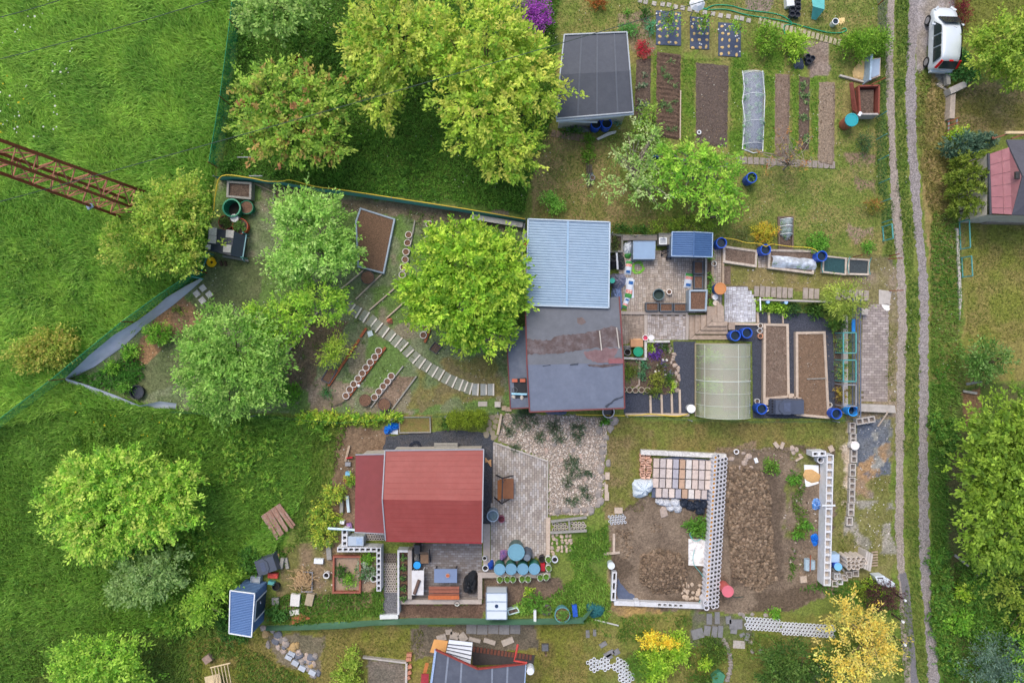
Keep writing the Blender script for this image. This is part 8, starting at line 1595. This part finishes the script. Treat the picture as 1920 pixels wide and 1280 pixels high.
mb.obj('cage',mat('cage_grey',(150,168,186),.4,metal=.4),t)
bed('basin','pale basin with seedlings beside the water tank',[(951,1143),(970,1138),(975,1147),(954,1153)],.35,mat('pale_basin',(200,222,220),.5),SOILX,.05,None,'basin');pot('tub_planter','large teal tub planter at the green screen',1054.6,1152.5,15,.6,(96,150,156),None,SOIL,'planter',22,.85,.12,[(110,150,60)]);pot('tyre_planter','old tyre planted with weeds beside the teal tub',1024,1143,10.5,.25,(92,94,88),None,SOILX,'planter',18,.9,.3,[(110,150,60),(90,130,50)]);boxthing('sack','blue plastic sack standing at the end of the green screen','sack',1078,1145,9,22,.3,mat('blue_bag'),.1);boxthing('board','narrow white board beside the leafy clumps','board',1003,1155,5,22,.4,TRIMW)
for k,(x,y,sx,sy,m,lb)in enumerate(((651,850,4,30,WOOD,'old board leaning near the annex roof corner'),(655,858,12,2,mat('red_plastic'),'red handle lying over the old board'),(652,870,10,7,STEEL,'grey bucket by the annex wall'),(652,888,9,7,mat('sky_bag'),'light blue can by the annex wall'),(651,902,10,8,RUSTB,'brown crate under the annex eave'),(652,945,5,30,mat('pale_blue_pipe'),'pale window frame against the annex'),(640,950,6,22,WOODG,'grey board stack in the yellow bushes'),(641,979,8,6,TRIMW,'white paint pot under the bushes'),(655,987,9,14,mat('print_bag'),'printed paper sack at the annex wall'),(616,1032,9,34,WOODG,'grey plank leaning west of the block wall'),(597,1052,17,9,TRIMW,'white broken panel on the bare ground'),(527.6,1056,6,20,WOODG,'grey timber offcut beside the composter'),(537,1056,6,20,WOODG,'second grey timber offcut beside the composter'),(513,1041,20,6,mat('cardboard'),'cardboard tube on the composter corner'),(511,1079,18,9,mat('print_red',(206,80,70),.5,.5,14),'red and yellow bag below the composter'),(508,1093,12,6,TURQ,'turquoise tool by the black bucket'),(466,1101,24,11,mat('black_rubber'),'black crate behind the tin shed'),(516,1127,13,13,WOODG,'brown board lying in the grass by the tin shed'),(553,1125,17,22,mat('white_stone'),'white flagged slab beside the twig pile'),(580,1124,14,22,mat('tan_slab',(160,146,124),.9),'tan slab beside the white flagged slab'),(552,1148,18,9,mat('white_stone'),'small pale slab above the rusty planks'),(729,1156,34,8,TRIMW,'white step at the foot of the sunken path'))):
 boxthing(('board','handle','bucket','can','crate','old_window','board','paint_pot','sack','plank','panel_piece','timber','timber','cardboard_tube','bag','tool','crate','board','slab','slab','slab','step_stone')[k],lb,('board','handle','bucket','can','crate','frame','board','pot','sack','plank','panel','timber','timber','tube','bag','tool','crate','board','slab','slab','slab','step')[k],x,y,sx,sy,.15+.05*(k%4),m,(k*.37)%.5-.25)
pot('bucket','black bucket in the grass by the tin shed',516.6,1100,7,.35,(44,46,50),None,mat('pit_dark'),'bucket',14,.4,.12);bed('basin','grey plastic basin on the crate by the tin shed',[(470,1080),(488,1081),(487,1093),(469,1093)],.45,mat('pale_rim'),mat('basin_grey'),.06,None,'basin','water')
g=random.Random(6)
for k in range(12):tag(MB().bar(P(491+k*2.9,966-k*2.0,.3+.02*(k%3)),P(518+k*2.9+g.uniform(-4,4),1008-k*2.0+g.uniform(-4,4),.3+.02*(k%3)),.12,.05).obj('old_plank',mat('brown_plank',(140,108,92),.9,.35,9,.4,dirt=(176,166,158),dscale=3)),'%s plank from the meadow side in the tumbled plank heap'%nth(k).capitalize(),'plank','planks of the tumbled heap')
for k in range(6):tag(MB().bar(P(543+k,1170-k*3,.08),P(581-k*3,1158-k*1.5,.1),.08,.04).obj('rusty_plank',mat('orange_plank',(156,98,66),.85,.3,9,.3)),'%s rusty plank from the green screen'%nth(k).capitalize(),'plank','rusty planks by the green screen')
mb=MB();c0_=P(570,1087)
for k in range(260):a,b=g.uniform(0,6.28),g.uniform(0,3.1);r=abs(g.gauss(0,.3));p=Vector((c0_.x+r*math.cos(a),c0_.y+r*math.sin(a),g.uniform(.02,.4)));mb.bar(p,p+Vector((math.cos(b)*.36,math.sin(b)*.36,g.uniform(-.05,.08))),.025)
struct(mb.obj('twig_heap',mat('twigs',(178,150,112),.9,.4,12)),'heap of dry twigs inside a pale frame','stuff');tag(MB().ring([tuple(P(a,b)[:2])for a,b in((570,1069),(588,1070),(587,1108),(566,1108))],[tuple(P(a,b)[:2])for a,b in((571,1071),(586,1072),(585,1106),(567,1106))],.1,.16).obj('wire_bin',STEEL),'pale metal frame round the twig heap','frame')
for k in range(46):stone('%s stone from the green screen in the southern stone heap'%nth(k).capitalize(),502+k*1.95+g.uniform(-10,16),1190+k*1.4+g.uniform(-16,12),g.uniform(5,9),.6,(STN,ROCK,mat('ochre_stone',(166,140,98),.9,.3,6,.5),mat('slate_stone',(112,114,122),.9,.2,6,.5))[k%4],k+170,'stones of the southern heap')
for k,(x,y)in enumerate(((541,1232),(553,1243),(566,1253),(546,1226),(585,1261))):slabpx('cut_slab','%s cut pale slab from the tin shed in the southern stone heap'%nth(k).capitalize(),'slab',x,y,13,9,.2,mat('bluewhite_slab',(170,176,184),.9,.15,7,.3),-28)
boxthing('crate','brown wooden crate lying in the southern grass','crate',388,1236,15,13,.4,mat('crate_brown',(138,118,106),.8),.6)
t=thing('lattice_bench','pale latticed bench at the lower edge','bench',P(412,1265));MB().prismP([(383,1269),(412,1262),(418,1290),(388,1296)],.4,.45).obj('seat',mat('pale_timber'),t);mb=MB()
for k in range(6):mb.bar(P(396+k*6,1250-k*1.5,.8),P(404+k*6,1290-k,.4),.04,.03)
mb.bar(P(394,1251,.8),P(432,1242,.8),.06);mb.obj('lattice',mat('pale_timber'),t)
wall('concrete edge of the southern bed',[(680,1231),(762,1241),(762,1244),(680,1234)],.25,CONC);wall('eastern concrete edge of the southern bed',[(760,1244),(764,1244),(762,1340),(758,1340)],.25,CONC)
#building site
wall('white formwork edge above the stacked blocks',[(1202,843),(1362,851),(1362,862),(1335,858),(1202,852)],.35,mat('whitewash'),'wall','formwork_edge')
flat('black_foil','dark foil under the stacked pale blocks','sheet',[(1270,856),(1336,862),(1332,938),(1222,932),(1226,860)],0,.1,mat('slate_sheet'))
PBK=[mat('paver_%d'%k,c,.88,.16,8,.25,dirt=(140,130,122),dscale=3,damt=.3)for k,c in enumerate(((196,180,170),(186,176,172),(206,192,182),(164,162,170),(180,150,126),(204,198,192)))]
for j in range(4):
 for i in range(9 if j<3 else 8):
  x=1231+i*12.2-(j*.6)+(6 if j==3 else 0);y=868+j*18.5+i*.5;k=i+j*9;slabpx('pale_block','%s block from the brick pile in row %s of the stacked blocks'%(nth(i).capitalize(),('one','two','three','four')[j]),'block',x,y,9.9,16.4,.34,PBK[(k*7+j*3)%6],-2,None)
g=random.Random(3)
for k in range(20):slabpx('brick','%s reddish brick from the formwork in the leaning brick pile'%nth(k).capitalize(),'brick',1205+(k%2)*11+g.uniform(-2,2),853+(k//2)*4.6,9,6,.22,mat('salmon_brick',(196,150,126),.88,.3,8,.3,dirt=(206,190,176),dscale=4),g.uniform(-15,15),'reddish bricks beside the stacked blocks')
crumple('big_bag','large white builders bag at the corner of the stacked blocks','bag',1207,916,20,18,.7,mat('white_tarp',(204,216,226),.5,.08,5,.3),31,0,30,7);
for k,(x,y,r)in enumerate(((1240,942,8),(1251,944,9),(1268,943,10),(1258,954,7),(1272,954,9),(1234,940,5))):crumple('white_sack','%s white sack in the row below the stacked blocks'%nth(k).capitalize(),'sack',x,y,r,r*.8,.3,mat('sack_white',(196,200,206),.5,.15,7,.4),k+33,.0,20,5,0,'white sacks below the stacked blocks')
for k,(x,y)in enumerate(((1284,944),(1296,950),(1308,948),(1320,946),(1314,958))):crumple('black_sack','%s black sack after the white sacks'%nth(k).capitalize(),'sack',x,y,8,10,.3,mat('black_foil',(44,52,66),.35,.3,8,.5),k+43,0,20,5,0,'black sacks below the stacked blocks')
stone('flat tan boulder among the white sacks',1244,960,11,.4,STN,77)
RW=None;TOPX=[(1341.8,857.8),(1336.5,962.8),(1324,1138)]
for col in range(4):
 for k in range(35):
  y=857.5+k*8.1;x=1342-(y-858)*.061+col*6.3;h=.82-.14*col;y2=y+col*2.2-(0 if col%2==0 else 4);c=P(x,y2,h);lb='%s ring from the formwork in the %s column of the round block wall'%(nth(k).capitalize(),('topmost','second','third','lowest')[col])
  if col<2 and k==0:RW=pot('round_block',lb,x,y2,3.95,.82,(206,206,212),'round blocks of the stepped wall',mat('ochre_fill',(176,132,60),.95,.3,14)if col==0 else mat('block_hole'),'block',12,.88,.28,None,1,1);o=RW
  else:o=dup(RW,(c.x,c.y,0),0,lb)
  o.scale.z=h/.82
for k,(x,y)in enumerate(((1324,1130),(1325,1139))):o=dup(RW,tuple(P(x,y,.9)[:2])+(0,),0,('Upper','Lower')[k]+' loose ring crowning the lower end of the round block wall');o.scale=(1.35,1.35,1.1)
blockwall('hollow block wall along the lower side of the site pit',(1152,1130),(1322,1137),.26,.35,17,(.24,.6),skip=(0,1,2,3,4,5,6,7,13,14,15,16));blockwall('short hollow block wall at the western side of the site pit',(1152.5,1072),(1150,1126),.27,.4,3,(.25,.75));slabpx('block','single white block standing on the lower site wall','block',1194,1131,9,9,.5,BLOCK)
flat('plaster_board','stained white board beside the round block wall','board',[(1291,1010),(1329,1010),(1328,1061),(1291,1059)],0,.05,mat('stained_white',(220,220,220),.8,.08,5,.2,dirt=(124,104,88),dscale=2.2,damt=1.0));struct(polysheet('wet_screed',[(1157,1080),(1168,1100),(1190,1118),(1188,1124),(1158,1122)],.012,mat('slate_sheet'),1.5,4,5))
for a,b,c,d,lb in((1151,1000,1151,1036,'upright plank at the western edge of the site'),(1132,1038,1162,1035,'short plank crossing the upright one')):tag(MB().bar(P(a,b,.1),P(c,d,.12),.14,.06).obj('plank',WOODP),lb,'plank')
for k in range(22):stone('%s pale stone from the board in the rubble by the round soil heap'%nth(k).capitalize(),1276+g.uniform(0,36),1094+g.uniform(0,28),g.uniform(2.5,5),.6,mat('sandy_stone'),k+230,'pale stones by the round soil heap')
barrel('bucket','grey white bucket at the western end of the site',1146,1060,6.3,.5,(176,190,194),cat='bucket',lid=(206,214,214),ribs=False);barrel('drum','faded red drum at the foot of the round block wall',1364.7,1108,10.2,1.0,(190,92,84),lid=(206,110,122),ribs=False);hose('cable','black cable trailing from the faded red drum',[(1361,1103),(1370,1112),(1377,1119),(1394,1118)],.3,.025,mat('black_cable'))
coil('garden_hose','thin teal hose lying in loops near the white board',1306,1000,12,2,.02,TEAL,.04,1.2);hose('garden_hose','thin teal hose trailing along the round block wall',[(1302,1030),(1300,1055),(1318,1080),(1322,1105),(1305,1138)],.07,.018,TEAL)
for k,(x,y,r)in enumerate(((1371,860,6),(1393,849,4),(1403,856,7),(1395,868,6),(1402,880,6),(1394,888,7),(1408,876,5),(1386,876,5),(1398,862,5),(1407,890,5),(1485,840,6),(1487,848,5),(1493,842,5),(1500,853,4))):stone('%s broken stone between round block wall and sand board'%nth(k).capitalize(),x,y,r,.5,STN,k+260,'broken stones north of the soil ridge')
pot('ring_planter','white half ring lying above the broken stones',1381,846.6,5,.2,(220,220,220),None,SOILX,'planter',14,.6,.3)
for k,(x,y,w,d,r_)in enumerate(((1418,863,6,9,20),(1456,834,7,12,40),(1467,835,6,13,-20),(1499,860,16,3,30),(1559,841,9,11,25),(1507,1086,12,12,5))):slabpx('slab',('small white block by the broken stones','pale slab at the top of the site','second pale slab at the top of the site','white stick in the weeds','pale slab at the head of the block wall','tan stone cube beside the grey canister')[k],'slab',x,y,w,d,.12,WOODP if k else TRIMW,r_)
t=blockwall('long white hollow block wall on the east side of the site',(1557,852),(1551,1098),.4,.85,17,(.14,.76),fillm=mat('cell_fill',(176,166,156),.95,.3,14,dirt=(90,84,80),dscale=6))
blockwall('short return of the white hollow block wall at its head',(1523,851),(1549,850),.3,.8,2,(.24,.6));pot('pipe_section','concrete pipe piece in the head of the block wall',1539,862,7,.5,(196,198,204),None,mat('pit_dark'),'pipe',14,.3,.3)
tag(MB().bar(P(1541,947,.93),P(1566,947,.93),.1,.05).obj('plank',TRIMW),'white plank laid across the long block wall','plank')
flat('mortar_board','white board under the sand beside the block wall','board',[(1508,871),(1535,872),(1535,906),(1515,912),(1510,911)],0,.05,TRIMW);stone('flat heap of yellow sand on the white board',1522,891,15,.25,mat('mason_sand',(188,152,104),.95,.15,14,.3),5,None,'sand_heap',.03)
crumple('blue_rag','torn blue tarpaulin at the block wall','tarpaulin',1533,946,8,12,.25,mat('rag_blue',(60,130,206),.5,.5,9,.4,dirt=(206,214,220),dscale=6,damt=1),51,0,26,6,.2,None,.8);crumple('blue_rag','bright blue scrap among the roots lower down the wall','tarpaulin',1529,1012,7,11,.2,mat('blue_tarp'),52,0,26,6,.3,None,.9)
for k,(x,y,ya,n,r_)in enumerate(((1599,802,0,2,0),(1600.5,822,0,2,0),(1602,855,0,2,0),(1599.5,881,0,2,0),(1598.5,906,0,2,0),(1598,930,0,2,0),(1596.5,955,0,2,0),(1593.5,977,0,1,0))):L_=(10,9,12,12,11,12,12,8)[k];blockwall('%s grey hollow block from the concrete beam in the loose row by the lane'%nth(k).capitalize(),(x,y-L_),(x-.4,y+L_),.36,.25,n,(.16,.74),mat('grey_block',(182,176,170),.9,.15,8,.3),mat('cell_grey',(128,120,116),.95),0,'block','hollow_block')['group']='hollow blocks by the lane'
blockwall('short hollow block row at the foot of the concrete beam',(1606,791),(1641,785),.36,.4,3,(.16,.74),mat('grey_block'),mat('cell_grey'));barrel('bucket','white bucket with red stain on the hollow block row',1603,835,7.6,.5,(220,216,214),cat='bucket',lid=(226,220,218),ribs=False)
t=thing('canister','pale metal canister in a rusty hoop by the block wall','canister',P(1518,1056));mb=MB();mb.tube([P(1514,1047,.25),P(1514,1068,.25)],.2,10);mb.tube([P(1523,1050,.22),P(1523,1066,.22)],.16,10);mb.obj('body',mat('pale_metal',(150,170,182),.4,.15,6),t);MB().bar(P(1519.5,1040,.5),P(1519,1070,.5),.05).obj('hoop',RUST,t)
PS=None
for k,(x,y)in enumerate(((1591.5,1048),(1601,1048),(1610,1047),(1619.5,1048),(1592,1056),(1600,1056),(1607,1056),(1615,1054),(1623,1054),(1592,1063.5),(1601,1063),(1608,1064),(1615,1060))):
 lb='%s upright concrete pipe in the cluster by the white tote'%nth(k).capitalize();h=1.0
 if PS is None:PS=pot('concrete_pipe',lb,x,y,4.5,h,(196,186,176),'upright concrete pipes behind the block wall',mat('pit_dark'),'pipe',14,.7,.26,None,1,1)
 else:c=P(x,y,h);dup(PS,(c.x,c.y,0),0,lb)
for k in range(3):slabpx('palisade_block','%s ribbed palisade block beside the upright pipes'%nth(k).capitalize(),'block',1624+k*4.5,1050+k*2,4,32,.9,mat('grey_block'),-8,'palisade blocks beside the pipes')
t=thing('pallet','wooden pallet under the palisade blocks','pallet',P(1640,1048));
for k in range(6):MB().bar(P(1634,1035+k*5,.12),P(1646,1034+k*5,.12),.09,.03).obj('slat',WOOD,t)
barrel('barrel','blue barrel with sky blue lid behind the block wall',1571.5,1062,6.8,.8,(40,84,190),lid=(120,180,220),ribs=False);boxthing('tote','frosted white tote behind the block wall','tote',1566,1046,16,15,.6,mat('frosted',(170,196,222),.4,.15,12));t=thing('pallet','dark slatted pallet under the blue barrel','pallet',P(1572,1071))
for k in range(4):MB().bar(P(1560+k*9,1064,.15),P(1566+k*9,1072,.15),.12,.03).obj('slat',WOODG,t)
for k,(x,y,n)in enumerate(((1570,1080,2),(1575,1090,1),(1584,1083,1),(1592,1077,1),(1605,1075,1),(1566,1094,1))):blockwall('%s pale hollow block scattered below the upright pipes'%nth(k).capitalize(),(x-6,y),(x+6,y),.36,.25+.05*(k==0),n,(.16,.7),BLOCK if k<2 else mat('grey_block'),mat('cell_grey')if k>2 else mat('cell_fill'),0,'block','hollow_block')['group']='pale hollow blocks below the pipes'
t=thing('white_tank','long white plastic tank half under the purple shrub','tank',P(1656,1090));MB().prismP([(1640,1080),(1658,1079),(1678,1093),(1679,1100),(1662,1100),(1648,1094)],0,.6).obj('shell',mat('tank_white'),t);MB().bar(P(1645,1083,.61),P(1656,1083,.61),.06,.02).obj('slot',DKM,t)
for k,(x,y)in enumerate(((1676,1111),(1672,1150),(1676,1192))):t=thing('lane_post','%s dark post with white cap beside the lane from the purple shrub'%nth(k).capitalize(),'post',P(x,y),'dark white capped posts by the lane');c=P(x,y);MB().tube([c,c+Vector((0,0,1.05))],.045,8).obj('shaft',mat('dark_post',(64,54,50),.8),t);MB().tube([c+Vector((0,0,1.05)),c+Vector((0,0,1.2))],.07,8).obj('cap',TRIMW,t)
for k in range(5):honey('%s honeycomb paver from the slab yard in the long ring path'%nth(k).capitalize(),(1397+k*33.5,1156+k*2.2+(5 if k>1 else 0)),(1430+k*33.5,1180+k*2.2+(5 if k>1 else 0)),5,4,HCW,'honeycomb pavers of the long ring path',.06)
for k,(x,y,n,m_)in enumerate(((1114,1245,3,4),(1134,1243,3,4),(1164,1248,4,4),(1174,1268,4,4))):honey('%s tilted honeycomb paver at the grey slabs in the southern lawn'%nth(k).capitalize(),(x-n*3.4,y-m_*3.2),(x+n*3.4,y+m_*3.2),n,m_,HCW,'tilted honeycomb pavers on the southern lawn',-.5 if k<2 else.5)
for k,(x,y,w,d,r_)in enumerate(((1330,1160,10,20,0),(1345,1158,9,22,0),(1366,1162,10,14,5),(1326,1182,12,18,-8),(1340,1184,10,20,-6),(1351,1184,9,22,-4),(1308,1188,22,18,15),(1380,1170,24,18,0),(1376,1183,12,9,-8),(1392,1190,10,6,25),(1401,1194,8,14,-15),(1386,1208,22,14,-3),(1131,1208,14,8,30),(1142,1225,20,9,28),(1156,1222,12,10,28),(1140,1232,18,9,28),(1102,1188,7,14,0),(1115,1186,6,12,0))):slabpx('grey_slab',('%s grey slab from the round blocks in the weedy slab yard' if k<12 else '%s grey slab on the southern lawn')%nth(k if k<12 else k-12).capitalize(),'slab',x,y,w,d,.07,SLABG if k!=11 else CONC,r_,'grey slabs of the weedy yard' if k<12 else 'grey slabs on the southern lawn')
for k in range(14):f=k/13;stone('%s grey stone from the top along the stone edged bed'%nth(k).capitalize(),1358+10*math.sin(f*3)+k*.3,1200+f*74,5,.5,ROCK,k+290,'edging stones of the southern bed')
for k,(x,y)in enumerate(((1410,1220),(1426,1219),(1408,1204),(1388,1150),(1394,1153),(1410,1151),(1436,1153),(1455,1160))):stone('%s grey stone counted along the long ring path'%nth(k).capitalize(),x,y,5,.5,ROCK,k+310,'stones near the long ring path')
tag(MB().prismP([(1336,1268),(1350,1258),(1360,1266),(1352,1290),(1334,1292)],0,.4).obj('green_tub',mat('tub_teal',(70,130,100),.6)),'green tub covered by a slate at the lower edge','tub')
scatter('soil_crumbs',[[(1432,608),(1478,608),(1480,744),(1432,748)],[(1494,624),(1548,624),(1554,783),(1494,778)]],45,.012,.04,CL+[(170,156,142)],61,'crumbs of soil on the two large raised beds',.25)
scatter('bed_crumbs',[[(1306,119),(1366,123),(1363,274),(1305,268)],[(1454,139),(1481,140),(1479,294),(1454,290)],[(1233,98),(1276,103),(1274,260),(1231,256)],[(1537,155),(1566,155),(1564,310),(1535,306)]],40,.012,.045,CL,62,'crumbs of soil on the vegetable beds',.07)
scatter('terrace_stones',[[(1360,500),(1640,515),(1640,545),(1360,535)],[(540,1040),(640,1010),(640,1150),(540,1150)],[(630,800),(725,805),(665,900),(640,985)]],9,.015,.06,[(176,168,156),(130,120,108),(206,200,190)],63,'loose small stones on trodden ground')
